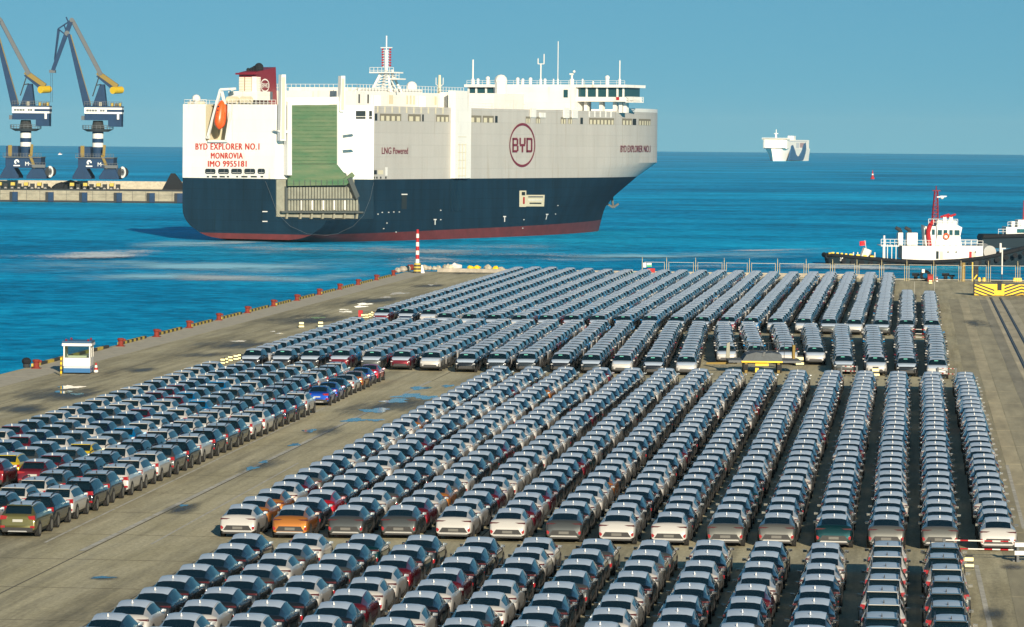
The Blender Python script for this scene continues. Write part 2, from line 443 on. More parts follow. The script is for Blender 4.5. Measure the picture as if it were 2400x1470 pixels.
foam([(290, 576), (420, 571), (560, 569), (700, 572)], 9, 'foam_thin_sheen', label='added pale sheet lightening the ship shadow on the water left of the stern')  # pale sheet added to break up the ship's shadow on the water
FOAM_Z += 0.02
foam([(420, 572), (520, 569), (640, 573), (800, 571)], 6, 'foam_white', label='churned white foam just behind the stern of the car carrier')
FOAM_Z += 0.02
foam([(-60, 628), (300, 624), (620, 630), (900, 612)], 16, 'foam_thin_sheen', label='smooth slick of wake water with painted sky sheen, left of the striped pole')
FOAM_Z += 0.02
foam([(100, 652), (420, 646), (720, 655), (900, 640)], 10, 'foam_thin_sheen', label='second slick of wake water with painted sky sheen, nearer the quay')
FOAM_Z += 0.02
foam([(380, 648), (520, 646), (720, 655)], 15, 'foam_reflection', label='wake ripples between ship and quay with the ship reflection painted pale')
FOAM_Z += 0.02
foam([(440, 588), (700, 584), (980, 590), (1350, 576)], 14, 'foam_reflection', label='ripples close under the car carrier side with its reflection painted pale')
FOAM_Z += 0.02
foam([(860, 622), (1000, 606), (1200, 602), (1480, 606)], 14, 'foam_white', label='scattered foam patches beyond the quay corner')
FOAM_Z += 0.02
foam([(1280, 606), (1500, 601), (1760, 598), (1960, 592)], 10, 'foam_thin_sheen', label='pale streak of disturbed water behind the tug')
FOAM_Z += 0.02
foam([(1640, 590), (1800, 586), (1990, 582)], 3.5, 'foam_white', label='thin white wake line beyond the tug stern')
FOAM_Z += 0.02
foam([(1500, 627), (1700, 622), (1960, 624), (2180, 632), (2330, 624)], 7, 'foam_white', label='white wash along the near side of the tug')
FOAM_Z += 0.02
foam([(2290, 626), (2360, 612), (2440, 604)], 8, 'foam_white', label='white bow wave at the front of the tug')
FOAM_Z += 0.02
foam([(2290, 590), (2360, 586), (2440, 584)], 6, 'foam_white', label='white wash beside the farther tug')
FOAM_Z += 0.02
foam([(-60, 606), (150, 600), (300, 594), (430, 584)], 12, 'foam_white', label='scattered foam crests on open water left of the ship')

# quay -------------------------------------------------------------
def ground_material():
    m = bpy.data.materials.new('quay_concrete'); m.use_nodes = True; MATS['quay_concrete'] = m
    nt = m.node_tree; n = nt.nodes; l = nt.links; b = n['Principled BSDF']
    tc = n.new('ShaderNodeTexCoord')
    def noise(scale, sc, detail, rough=0.65):
        mp = n.new('ShaderNodeMapping'); mp.inputs['Scale'].default_value = sc
        l.new(tc.outputs['Object'], mp.inputs[0])
        z = n.new('ShaderNodeTexNoise'); z.inputs['Scale'].default_value = scale; z.inputs['Detail'].default_value = detail
        z.inputs['Roughness'].default_value = rough; l.new(mp.outputs[0], z.inputs['Vector']); return z.outputs['Fac']
    def ramp(f, stops):
        r = n.new('ShaderNodeValToRGB'); r.color_ramp.elements[0].position = stops[0][0]; r.color_ramp.elements[0].color = (*stops[0][1], 1)
        r.color_ramp.elements[1].position = stops[-1][0]; r.color_ramp.elements[1].color = (*stops[-1][1], 1)
        for p, c in stops[1:-1]:
            e = r.color_ramp.elements.new(p); e.color = (*c, 1)
        l.new(f, r.inputs[0]); return r.outputs[0]
    def mul(a, c, f=1.0):
        k = n.new('ShaderNodeMix'); k.data_type = 'RGBA'; k.blend_type = 'MULTIPLY'; k.inputs[0].default_value = f
        l.new(a, k.inputs[6]); l.new(c, k.inputs[7]); return k.outputs[2]
    base = ramp(noise(0.5, (1, 0.14, 1), 8), [(0.3, (0.36, 0.325, 0.205)), (0.5, (0.45, 0.41, 0.275)), (0.72, (0.51, 0.47, 0.33))])
    tyre = ramp(noise(1.1, (1, 0.02, 1), 5), [(0.35, (0.58, 0.59, 0.62)), (0.55, (1, 1, 1))])       # tyre-worn lanes along the rows
    stain = ramp(noise(0.11, (1.0, 0.10, 1), 7, 0.72), [(0.33, (0.28, 0.29, 0.31)), (0.43, (0.72, 0.72, 0.72)), (0.52, (1, 1, 1))])
    fine = ramp(noise(6, (1, 0.3, 1), 4), [(0.3, (0.66, 0.66, 0.66)), (0.7, (1.18, 1.18, 1.15))])
    c = mul(mul(mul(base, tyre, 0.7), stain, 0.85), fine, 0.7)
    l.new(c, b.inputs['Base Color'])
    b.inputs['Roughness'].default_value = 0.85; b.inputs['Specular IOR Level'].default_value = 0.25
    bp = n.new('ShaderNodeBump'); bp.inputs['Strength'].default_value = 0.25; bp.inputs['Distance'].default_value = 0.02
    l.new(noise(3, (1, 1, 1), 6), bp.inputs['Height']); l.new(bp.outputs[0], b.inputs['Normal'])
ground_material()
UL = to_uv(gp(283, 812))[0] - 0.9
VF_L = to_uv(gp(960, 636))[1]
VF_R = to_uv(gp(2300, 655))[1]
UF_L, UF_R = to_uv(gp(960, 636))[0], to_uv(gp(2300, 655))[0]
slope = (VF_R - VF_L) / (UF_R - UF_L)
def vfar(u): return VF_L + slope * (u - UF_L)
print('quay edge u', UL, 'far', VF_L, VF_R)
q = MB(); P4 = [(UL, -140), (420, -140), (420, vfar(420)), (UL, vfar(UL))]
q.prism(P4, 0.0, 'quay_concrete', 'z', -7.0)
quay = tag(q.build('quay', rz=COL_RZ), kind='structure')
# lighter cope along the edge, with joints
cm_ = MB(); cm_.box(0, 3.4, 0, 11.9, 0.0, 0.004, 'concrete_light'); cope_me = cm_.mesh('cope_slab')
v = 150.0
while v < vfar(UL) - 12:
    o = link('cope_slab', cope_me, quay, (UL + 0.55, v, 0.004)); v += 12.0
# strips of concrete beside the crane rails
strip_edges = [to_uv(gp(x, 800))[0] for x in (2243, 2275, 2298, 2334, 2358, 2372, 2400, 2424, 2470)]
tones = [tuple(c_ * 1.45 for c_ in t_) for t_ in [(0.215, 0.195, 0.130), (0.30, 0.265, 0.175), (0.255, 0.23, 0.155), (0.19, 0.175, 0.13), (0.34, 0.30, 0.21), (0.30, 0.265, 0.185), (0.31, 0.28, 0.20), (0.25, 0.225, 0.155)]]
for i, (a, b2) in enumerate(zip(strip_edges[:-1], strip_edges[1:])):
    nm = 'strip_tone_%d' % i
    mat(nm, tones[i], 0.85, noise=0.38, nscale=0.55, stretch=(1.2, 0.16, 1), bump=0.15)
    s_ = MB(); v0 = 120.0
    while v0 < 525:
        s_.box(a + 0.03, b2 - 0.03, v0, v0 + 14.94, 0.0, 0.006, nm); v0 += 15.0
    s_.build('concrete_strip', quay, loc=(0, 0, 0.0015))
RAIL_U = [to_uv(gp(x, 800))[0] for x in (2372, 2400)]
for ru in RAIL_U:
    s_ = MB(); s_.box(ru - 0.16, ru + 0.16, 60, 533, 0.0, 0.012, 'rail_dark').box(ru - 0.035, ru + 0.035, 60, 533, 0.012, 0.05, 'steel')
    s_.build('crane_rail', quay, loc=(0, 0, 0.009))
# painted lines
def gline(p0, p1, w, name='painted_line'):
    a, b2 = to_uv(gp(*p0)), to_uv(gp(*p1))
    s_ = MB(); n_ = max(1, int((b2[1] - a[1]) / 9.0))
    for i in range(n_):
        t0, t1 = i / n_, (i + 1) / n_ - 0.002
        x0, y0 = a[0] + (b2[0] - a[0]) * t0, a[1] + (b2[1] - a[1]) * t0
        x1, y1 = a[0] + (b2[0] - a[0]) * t1, a[1] + (b2[1] - a[1]) * t1
        s_.face([(x0 - w / 2, y0, 0), (x0 + w / 2, y0, 0), (x1 + w / 2, y1, 0), (x1 - w / 2, y1, 0)], 'line_paint')
    s_.build(name, quay, loc=(0, 0, 0.0078))
gline((105, 1272), (905, 886), 0.15)
gline((354, 1276), (700, 1085), 0.13)
gline((190, 1292), (1010, 893), 0.30)
gline((2360, 1090), (2400, 1240), 0.2)
gline((2288, 1325), (2325, 1490), 0.22)
gline((2290, 905), (2312, 990), 0.13)
# expansion joints in the paving
mat('joint_dark', (0.07, 0.065, 0.05), 0.9)
for k, u_ in enumerate([UL + 8.5, UL + 14.5, UL + 20.5, -45.5, -39.5, -33.5, -27.5, -21.5]):
    s_ = MB(); s_.box(u_ - .04, u_ + .04, 150, 560, 0, .001, 'joint_dark'); s_.build('paving_joint', quay, loc=(0, 0, 0.004))
for k in range(34):
    v_ = 152 + 12 * k; s_ = MB(); s_.box(UL + 4, -12, v_ - .04, v_ + .04, 0, .001, 'joint_dark'); s_.build('paving_joint', quay, loc=(0, 0, 0.0052))
# puddles
mat('puddle_water', (0.02, 0.026, 0.03), 0.06, spec=0.3)
def puddle(cx, cy, w, h, skew=0.0):
    pts = []; N = 30; ph = random.random() * 6; w *= .82; h *= .85
    for i in range(N):
        a = 2 * math.pi * i / N
        r_ = 1 + 0.22 * math.sin(3 * a + ph) + 0.16 * math.sin(5 * a + 2 * ph) + random.uniform(-0.16, 0.16)
        yy = math.sin(a) * h / 2 * r_
        p = gp(cx + math.cos(a) * w / 2 * r_ + skew * -yy, cy + yy); pts.append(to_uv(p))
    s_ = MB(); s_.face([(a, b2, 0) for a, b2 in pts], 'puddle_water')
    s_.build('puddle', quay, loc=(0, 0, 0.0165 + 0.0004 * random.random()))
for a in [(165, 908, 70, 9, 1), (150, 919, 50, 7, 0), (180, 924, 40, 5, 0), (855, 713, 44, 5, 1), (845, 719, 40, 5, 1), (812, 731, 34, 4, 0), (805, 726, 26, 3, 0),
          (935, 688, 52, 6, 3), (905, 697, 26, 4, 2), (745, 745, 40, 4, 2), (1010, 668, 16, 3, 0), (1022, 664, 8, 2, 0), (880, 962, 80, 12, 2.4), (925, 940, 70, 12, 2.2), (960, 928, 80, 11, 2),
          (1000, 932, 60, 9, 2), (985, 910, 60, 8, 1.8), (830, 985, 60, 10, 2), (880, 985, 50, 6, 1.5), (590, 1098, 34, 9, 1.4), (618, 1083, 20, 8, 1.4), (690, 1043, 30, 8, 1.6),
          (725, 1010, 34, 9, 1.6), (240, 1354, 60, 6, 0.8), (655, 782, 20, 2.5, 0), (640, 777, 14, 2, 0), (560, 800, 40, 3, 2), (1105, 657, 20, 2, 0), (430, 1185, 26, 5, 1.2), (1050, 905, 34, 6, 1.5)]:
    puddle(*a)
mat('wet_stain', (0.05, 0.05, 0.045), 0.45, spec=0.4)
def stain_material():
    m = MATS['wet_stain']; nt = m.node_tree; n = nt.nodes; l = nt.links; b = n['Principled BSDF']
    tc = n.new('ShaderNodeTexCoord'); mp = n.new('ShaderNodeMapping'); mp.inputs['Scale'].default_value = (1, 0.12, 1); l.new(tc.outputs['Object'], mp.inputs[0])
    z = n.new('ShaderNodeTexNoise'); z.inputs['Scale'].default_value = 0.5; z.inputs['Detail'].default_value = 8; z.inputs['Roughness'].default_value = 0.7; l.new(mp.outputs[0], z.inputs['Vector'])
    u_ = n.new('ShaderNodeUVMap'); u_.uv_map = 'UVMap'; ln = n.new('ShaderNodeVectorMath'); ln.operation = 'LENGTH'; l.new(u_.outputs[0], ln.inputs[0])
    mr = n.new('ShaderNodeMapRange'); mr.inputs['From Min'].default_value = 1.0; mr.inputs['From Max'].default_value = 0.1; mr.inputs['To Min'].default_value = -0.30; mr.inputs['To Max'].default_value = 0.18
    l.new(ln.outputs['Value'], mr.inputs['Value'])
    ad = n.new('ShaderNodeMath'); ad.operation = 'ADD'; l.new(mr.outputs[0], ad.inputs[0]); l.new(z.outputs['Fac'], ad.inputs[1])
    m2 = n.new('ShaderNodeMapRange'); m2.inputs['From Min'].default_value = 0.40; m2.inputs['From Max'].default_value = 0.74; m2.inputs['To Max'].default_value = 0.80
    l.new(ad.outputs[0], m2.inputs['Value']); l.new(m2.outputs[0], b.inputs['Alpha'])
stain_material()
def wet(cx, cy, w, h, skew):
    N = 28; pts = [(0.0, 0.0)] + [(math.cos(2 * math.pi * i / N), math.sin(2 * math.pi * i / N)) for i in range(N)]
    vs = []
    for (a, c) in pts:
        p = to_uv(gp(cx + a * w / 2 - skew * c * h / 2, cy + c * h / 2)); vs.append((p[0], p[1], 0))
    me = bpy.data.meshes.new('wet_patch'); me.from_pydata(vs, [], [(0, 1 + i, 1 + (i + 1) % N) for i in range(N)])
    ul = me.uv_layers.new(name='UVMap')
    for p in me.polygons:
        for li, vi in zip(p.loop_indices, p.vertices): ul.data[li].uv = pts[vi]
    me.materials.append(MATS['wet_stain']); link('wet_patch', me, quay, (0, 0, wet.z)); wet.z += 0.0004
wet.z = 0.0085
for a in [(150, 925, 330, 60, 1.5), (60, 960, 240, 40, 1), (560, 808, 330, 40, 4), (730, 750, 320, 46, 4.0), (880, 705, 260, 34, 4.0), (1010, 670, 130, 14, 4), (920, 950, 330, 70, 2.6), (620, 1090, 160, 60, 1.8), (420, 1195, 160, 50, 1.5),
          (760, 1010, 200, 50, 2.0), (240, 1356, 130, 20, 1), (1100, 640, 260, 10, 0), (330, 868, 200, 20, 3), (480, 832, 200, 22, 3), (2330, 1440, 140, 60, 0), (2380, 1330, 120, 24, 0), (2290, 760, 90, 30, -1)]:
    wet(*a)
# striped kerb along the quay edge, bollards, ladders
BOLL = [(85, 864), (283, 812), (367, 790), (443, 769), (513, 751), (580, 734), (641, 718), (696, 705), (748, 691), (796, 679), (839, 668), (882, 657), (922, 646)]
kb = MB()
for i in range(12):
    kb.box(0, 0.28, i * 0.75, i * 0.75 + 0.748, 0, 0.26, 'kerb_yellow' if i % 2 == 0 else 'kerb_black')
kerb_me = kb.mesh('edge_kerb')
bm_ = MB()
prof = [(0.44, 0.0), (0.44, 0.16), (0.36, 0.22), (0.36, 0.72), (0.44, 0.82), (0.47, 0.95), (0.43, 1.07), (0.2, 1.12)]
vs, fs, NB = [], [], 14
for r_, z in prof: vs += [(r_ * math.cos(2 * math.pi * k / NB), r_ * math.sin(2 * math.pi * k / NB), z) for k in range(NB)]
for j in range(len(prof) - 1): fs += [(j * NB + k, j * NB + (k + 1) % NB, (j + 1) * NB + (k + 1) % NB, (j + 1) * NB + k) for k in range(NB)]
fs.append(tuple(range((len(prof) - 1) * NB, len(prof) * NB)))
bm_.raw(vs, fs, 'bollard_red'); boll_me = bm_.mesh('post')
bb = MB(); bb.box(-0.52, 0.52, -0.6, 0.6, 0, 0.09, 'bollard_red')
bb.box(0.30, 0.66, -0.14, 0.14, 0.72, 1.0, 'bollard_red'); base_me = bb.mesh('base_plate')
NTH = ['first', 'second', 'third', 'fourth', 'fifth', 'sixth', 'seventh', 'eighth', 'ninth', 'tenth', 'eleventh', 'twelfth', 'thirteenth']
for i, (x, y) in enumerate(BOLL):
    u_, v_ = to_uv(gp(x, y)); p = uv(u_, v_)
    e = empty('mooring_bollard', p, COL_RZ); e.scale = (.72, .72, .72)
    link('post', boll_me, e); link('base_plate', base_me, e)
    tag(e, 'rust red mooring bollard on the quay edge, %s from the striped corner pole' % NTH[len(BOLL) - 1 - i], 'bollard', 'red bollards along the quay edge')
    if i < len(BOLL) - 1:
        k = link('edge_kerb', kerb_me, None, uv(UL + 0.08, v_ + 2.6, 0.004), COL_RZ)
        k.scale = (1, max(0.6, (to_uv(gp(*BOLL[i + 1]))[1] - v_ - 5.5) / 9.0), 1)
        tag(k, 'yellow and black striped kerb on the quay edge, %s from the striped pole' % NTH[len(BOLL) - 2 - i], 'kerb', 'striped kerbs along the quay edge')
for (y0_, y1_) in ((150, 168), (172, 190), (194, 212)):
    k = link('edge_kerb', kerb_me, None, uv(UL + 0.08, y0_ + 60, 0.004), COL_RZ); k.scale = (1, 2, 1)
    tag(k, 'yellow and black striped kerb on the quay edge before the first bollard', 'kerb', 'striped kerbs along the quay edge')

# ================================================================== CARS
# stations: y, underside z, half width, belt z, half width on top, top z
SPEC = {
 'coupe': dict(st=[(2.22, .36, .62, .60, .48, .63), (2.15, .28, .80, .74, .62, .77), (1.95, .22, .89, .85, .72, .89), (1.55, .21, .92, .94, .76, .99), (1.02, .21, .93, .99, .76, 1.06),
    (0.30, .21, .93, 1.00, .62, 1.50), (-0.05, .21, .93, 1.01, .62, 1.56), (-0.55, .21, .93, 1.02, .61, 1.545), (-1.22, .21, .93, 1.05, .59, 1.425),
    (-1.80, .23, .92, 1.07, .62, 1.17), (-1.98, .25, .90, 1.06, .70, 1.12), (-2.06, .27, .885, .97, .74, 1.00), (-2.15, .29, .875, .80, .76, .82), (-2.22, .34, .83, .60, .74, .62)],
    ws=4, rw=8, roof=(5, 8), wheel=(1.36, -1.34, .35), fin=(-0.78, 1.50), tl=(-2.03, .91, .60, 1.0), plate=(-2.22, .54), rails=False),
 'hatch': dict(st=[(2.15, .36, .60, .62, .48, .65), (2.08, .28, .78, .77, .60, .80), (1.88, .22, .87, .88, .70, .92), (1.50, .21, .89, .97, .74, 1.02), (1.00, .21, .90, 1.02, .74, 1.08),
    (0.35, .21, .90, 1.03, .61, 1.52), (0.00, .21, .90, 1.04, .61, 1.59), (-0.70, .21, .90, 1.06, .60, 1.60), (-1.62, .21, .90, 1.09, .60, 1.53),
    (-1.93, .23, .89, 1.11, .60, 1.16), (-2.02, .25, .88, 1.08, .66, 1.11), (-2.08, .27, .87, .98, .70, 1.01), (-2.12, .29, .86, .80, .72, .82), (-2.15, .34, .82, .60, .72, .62)],
    ws=4, rw=8, roof=(5, 8), wheel=(1.32, -1.30, .34), fin=(-1.30, 1.56), tl=(-2.06, .88, .58, 1.02), plate=(-2.15, .80), rails=False),
 'suv': dict(st=[(2.28, .40, .66, .70, .52, .74), (2.20, .30, .84, .86, .66, .90), (2.00, .24, .90, .98, .74, 1.02), (1.55, .23, .92, 1.05, .78, 1.10), (1.05, .23, .93, 1.08, .78, 1.14),
    (0.50, .23, .93, 1.09, .65, 1.58), (0.15, .23, .93, 1.10, .65, 1.66), (-0.80, .23, .93, 1.11, .64, 1.68), (-1.78, .23, .93, 1.13, .63, 1.61),
    (-2.08, .25, .92, 1.14, .66, 1.19), (-2.16, .27, .91, 1.10, .72, 1.13), (-2.21, .29, .90, .98, .76, 1.01), (-2.25, .31, .89, .80, .78, .82), (-2.28, .36, .86, .62, .76, .64)],
    ws=4, rw=8, roof=(5, 8), wheel=(1.38, -1.36, .375), fin=(-1.35, 1.64), tl=(-2.19, .90, .56, 1.04), plate=(-2.26, .86), rails=True),
 'sedan': dict(st=[(2.32, .36, .62, .58, .48, .61), (2.24, .28, .80, .70, .62, .73), (2.02, .21, .88, .80, .72, .84), (1.60, .20, .90, .88, .76, .93), (1.00, .20, .91, .93, .76, 1.00),
    (0.22, .20, .91, .94, .59, 1.36), (-0.10, .20, .91, .95, .58, 1.43), (-0.55, .20, .91, .96, .57, 1.44), (-0.95, .20, .91, .97, .57, 1.38),
    (-1.62, .21, .91, .99, .64, 1.07), (-2.16, .23, .88, .99, .70, 1.05), (-2.23, .26, .87, .92, .72, .96), (-2.29, .28, .86, .76, .74, .78), (-2.32, .34, .82, .58, .72, .60)],
    ws=4, rw=8, roof=(5, 8), wheel=(1.42, -1.38, .335), fin=(-0.80, 1.40), tl=(-2.21, .84, .60, .95), plate=(-2.28, .68), rails=False),
}
SPEC['front_suv'] = dict(SPEC['suv']); SPEC['front_suv']['rails'] = False
def ring_of(s):
    y, zb, w, zt, wr, zc = s; H = zt - zb
    gx, gz = w - 0.075, zt
    pts = [(w - 0.12, zb), (w - 0.025, zb + H * .2), (w, zb + H * .45), (w - 0.012, zb + H * .8), (gx, gz)]
    ex, ez = wr, zc - min(0.06, (zc - gz) * 0.25)
    pts += [(gx + (ex - gx) * .10, gz + (ez - gz) * .10), (gx + (ex - gx) * .86, gz + (ez - gz) * .86), (ex, ez), (ex * .62, zc - min(0.012, (zc - gz) * .1)), (0.0, zc)]
    return pts
def car_parts(kind):
    S = SPEC[kind]; st = S['st']; N = len(st)
    rings = []
    for s in st:
        h = ring_of(s)
        full = [(x, s[0], z) for x, z in h] + [(-x, s[0], z) for x, z in reversed(h[:-1])]
        rings.append(full)
    K = len(rings[0]); half = 9        # index of the crown
    P = {k: MB() for k in ('body', 'roof_panel', 'bonnet', 'windscreen', 'rear_window', 'side_window_a', 'side_window_b')}
    def q(i, j, part, m):
        a, b2 = rings[i][j], rings[i][j + 1]; c, d = rings[i + 1][j + 1], rings[i + 1][j]
        P[part].face([a, b2, c, d], m)
    for i in range(N - 1):
        for j in range(K - 1):
            jj = j if j < half else K - 2 - j       # mirrored ring number
            side = 'a' if j < half else 'b'
            if i == S['ws'] and jj >= 7: q(i, j, 'windscreen', 'car_glass')
            elif i == S['rw'] and jj >= 7: q(i, j, 'rear_window', 'car_glass')
            elif jj == 5 and S['ws'] <= i < S['rw']: q(i, j, 'side_window_' + side, 'car_glass')
            elif jj == 5 and i == S['rw'] and kind != 'coupe': q(i, j, 'body', 'car_paint')
            elif jj >= 7 and S['ws'] < i < S['rw']: q(i, j, 'roof_panel', 'car_paint' if kind == 'sedan' else 'protective_film')
            elif jj >= 6 and 1 <= i < S['ws']: q(i, j, 'bonnet', 'protective_film' if kind == 'front_suv' else 'car_paint')
            elif jj == 0: q(i, j, 'body', 'black_trim')
            else: q(i, j, 'body', 'car_paint')
    # ends and underside
    P['body'].face(list(reversed(rings[0])), 'car_paint'); P['body'].face(rings[-1], 'car_paint')
    for i in range(N - 1):
        P['body'].face([rings[i][0], rings[i + 1][0], rings[i + 1][-1], rings[i][-1]], 'black_trim')
    W = 0.93 if kind != 'hatch' else 0.90
    wf, wr_, rad = S['wheel']
    # wheel arches: dark half discs just proud of the flank, wheels inside them
    for sx in (-1, 1):
        for wy in (wf, wr_):
            n = 10; x = sx * (W + 0.004)
            arc = [(x, wy + (rad + .07) * math.cos(math.pi * k / n), rad + (rad + .07) * math.sin(math.pi * k / n)) for k in range(n + 1)]
            arc += [(x, wy - (rad + .07), .22), (x, wy + (rad + .07), .22)]
            P['body'].face(arc if sx < 0 else list(reversed(arc)), 'black_trim')
    def wheel(sx, wy):
        b = MB(); n = 14; x0, x1 = sx * (W - 0.2), sx * (W + 0.02)
        a0 = [(x0, wy + rad * math.cos(2 * math.pi * k / n), rad + rad * math.sin(2 * math.pi * k / n)) for k in range(n)]
        a1 = [(x1, p[1], p[2]) for p in a0]; a2 = [(x1 + sx * .004, wy + (p[1] - wy) * .68, rad + (p[2] - rad) * .68) for p in a1]
        b.raw(a0 + a1, [(k, (k + 1) % n, n + (k + 1) % n, n + k) if sx > 0 else (n + k, n + (k + 1) % n, (k + 1) % n, k) for k in range(n)], 'tyre')
        b.raw(a1 + a2, [(k, (k + 1) % n, n + (k + 1) % n, n + k) for k in range(n)], 'tyre')
        b.face(a2, 'rim'); return b
    P['wheel_a'], P['wheel_b'], P['wheel_c'], P['wheel_d'] = wheel(1, wf), wheel(-1, wf), wheel(1, wr_), wheel(-1, wr_)
    def mirror(sx):
        b = MB(); y, z = st[4][0] - 0.28, st[4][3] + 0.07
        pts = []
        for (yy, a, c) in ((y + .09, .7, .7), (y, 1, 1), (y - .05, .95, .95)):
            cx = sx * (W + 0.035); pts.append([(cx - .10 * a, yy, z - .065 * c), (cx + .10 * a, yy, z - .05 * c), (cx + .10 * a, yy, z + .05 * c), (cx - .10 * a, yy, z + .065 * c)])
        for p, q_ in zip(pts[:-1], pts[1:]):
            for k in range(4): b.face([p[k], p[(k + 1) % 4], q_[(k + 1) % 4], q_[k]], 'car_paint')
        b.face(pts[0], 'car_paint'); b.face(pts[-1], 'mirror_glass')
        b.tube((sx * (W - .1), y, z - .05), (sx * W, y, z - .03), .03, 'black_trim', 4)
        return b
    P['mirror_a'], P['mirror_b'] = mirror(1), mirror(-1)
    # tail
    ty, tz, tx0, tw = S['tl']
    def tail(sx):
        b = MB(); xo = st[11][2] - 0.02
        if kind == 'coupe':
            b.prism([(sx * .38, 1.00), (sx * xo, 1.015), (sx * (xo + .015), .935), (sx * .60, .93)], -2.085, 'dark_lens', 'y', -1.96)
        elif kind == 'hatch':
            b.prism([(sx * .44, .99), (sx * xo, 1.04), (sx * (xo + .01), .88), (sx * .48, .92)], -2.12, 'red_lens', 'y', -2.0)
        elif kind == 'sedan':
            b.prism([(sx * .42, .94), (sx * xo, .97), (sx * (xo + .012), .80), (sx * .50, .82)], -2.30, 'red_lens', 'y', -2.15)
        else:
            b.prism([(sx * .52, 1.08), (sx * (xo - .02), 1.12), (sx * (xo + .012), .90), (sx * .58, .93)], -2.25, 'red_lens', 'y', -2.10)
        return b
    P['tail_light_a'], P['tail_light_b'] = tail(1), tail(-1)
    def refl(sx):
        b = MB()
        if kind == 'coupe': b.prism([(sx * .70, .56), (sx * .79, .64), (sx * .85, .64), (sx * .84, .50), (sx * .77, .44)], -2.225, 'red_lens', 'y', -2.10)
        elif kind == 'hatch': b.box(*sorted((sx * .55, sx * .8)), -2.16, -2.0, .50, .60, 'red_lens')
        else: b.box(*sorted((sx * .64, sx * .86)), st[-1][0] - .012, -2.1, .50, .61, 'red_lens')
        return b
    P['reflector_a'], P['reflector_b'] = refl(1), refl(-1)
    e = -st[-1][0]
    t = MB()
    if kind == 'coupe':
        t.prism([(-.56, .66), (.56, .66), (.72, .42), (-.72, .42)], -e - .012, 'black_trim', 'y', -e + .1)
        t.prism([(-.62, .40), (.62, .40), (.70, .33), (-.70, .33)], -e - .018, 'silver_trim', 'y', -e + .1)
        t.prism([(-.80, .32), (.80, .32), (.74, .24), (-.74, .24)], -e + .0, 'black_trim', 'y', -e + .2)
    else:
        t.prism([(-.78, .52), (.78, .52), (.76, .30), (-.76, .30)], -e - .012, 'black_trim', 'y', -e + .15)
        t.prism([(-.45, .36), (.45, .36), (.5, .30), (-.5, .30)], -e - .02, 'silver_trim', 'y', -e + .1)
    P['rear_bumper'] = t
    py, pz = S['plate']
    P['number_plate'] = MB().box(-.25, .25, py - .03, py + .1, pz - .065, pz + .065, 'plate_dark' if kind == 'coupe' else 'plate')
    fy, fz = S['fin']
    P['antenna_fin'] = MB().raw([(-.028, fy - .13, fz), (.028, fy - .13, fz), (.02, fy + .12, fz - .005), (-.02, fy + .12, fz - .005), (-.006, fy - .14, fz + .135), (.006, fy - .14, fz + .135)],
        [(0, 1, 5, 4), (1, 2, 5), (3, 0, 4), (2, 3, 4, 5)], 'fin_white' if kind in ('coupe', 'hatch') else 'black_trim')
    # front
    def head(sx):
        xo = st[1][2] - .03; z = st[1][3] - .09
        return MB().prism([(sx * .42, z + .0), (sx * xo, z + .055), (sx * (xo + .02), z - .035), (sx * .46, z - .05)], st[1][0] + .045, 'clear_lens', 'y', st[1][0] - .15)
    P['headlight_a'], P['headlight_b'] = head(1), head(-1)
    g = MB(); f0 = st[0][0]
    g.prism([(-.52, .58), (.52, .58), (.64, .36), (-.64, .36)], f0 + .012, 'black_trim', 'y', f0 - .2)
    for sx in (-1, 1): g.prism([(sx * .66, .62), (sx * .80, .66), (sx * .80, .40), (sx * .74, .36)], f0 - .03, 'black_trim', 'y', f0 - .3)
    P['grille'] = g
    P['windscreen_sticker'] = MB().face([tuple(Vector(rings[5][9]).lerp(Vector(rings[4][9]), a) + Vector((x, .02, .02))) for x, a in ((.26, .20), (-.06, .20), (-.06, .36), (.26, .36))], 'sticker')
    if S['rails']:
        for sx, nm in ((1, 'a'), (-1, 'b')):
            b = MB(); pr = [(.2, 1.655), (.0, 1.72), (-.8, 1.74), (-1.5, 1.70), (-1.65, 1.63)]
            for p, q_ in zip(pr[:-1], pr[1:]): b.beam((sx * .62, p[0], p[1]), (sx * .62, q_[0], q_[1]), .045, .05, 'black_trim')
            P['roof_rail_' + nm] = b
    if kind in ('hatch', 'suv', 'front_suv'):
        y0, z0, w0 = st[8][0], st[8][5], st[8][4]
        P['body'].box(-w0 + .02, w0 - .02, y0 - .16, y0 + .10, z0 - .02, z0 + .015, 'car_paint')
    return P
CARP = {k: car_parts(k) for k in SPEC}
NAME_OF = lambda k: k[:-2] if k[-2:] in ('_a', '_b', '_c', '_d') else k
SMOOTH = {'body', 'windscreen', 'rear_window', 'side_window_a', 'side_window_b'}
def weld(me, ang=55):
    import bmesh
    bm = bmesh.new(); bm.from_mesh(me); bmesh.ops.remove_doubles(bm, verts=bm.verts, dist=0.0008)
    bmesh.ops.recalc_face_normals(bm, faces=bm.faces)
    bm.to_mesh(me); bm.free()
    me.polygons.foreach_set('use_smooth', [True] * len(me.polygons))
    me.set_sharp_from_angle(angle=R(ang))
def car_meshes(kind, split):
    """body mesh holding every part not split off, and a mesh for each part that is"""
    P = CARP[kind]; body = MB(); out = {}
    for k, b in P.items():
        if k != 'body' and k in split:
            me = b.mesh(NAME_OF(k)); weld(me); out[k] = me
        else:
            for f, mi in zip(b.f, b.m): body.face([b.v[i] for i in f], b.names[mi])
    me = body.mesh('body'); weld(me); out['body'] = me
    return out
REAR_SPLIT = ['windscreen', 'roof_panel', 'rear_window', 'side_window_a', 'side_window_b', 'wheel_a', 'wheel_b', 'wheel_c', 'wheel_d', 'mirror_a', 'mirror_b', 'tail_light_a', 'tail_light_b', 'antenna_fin']
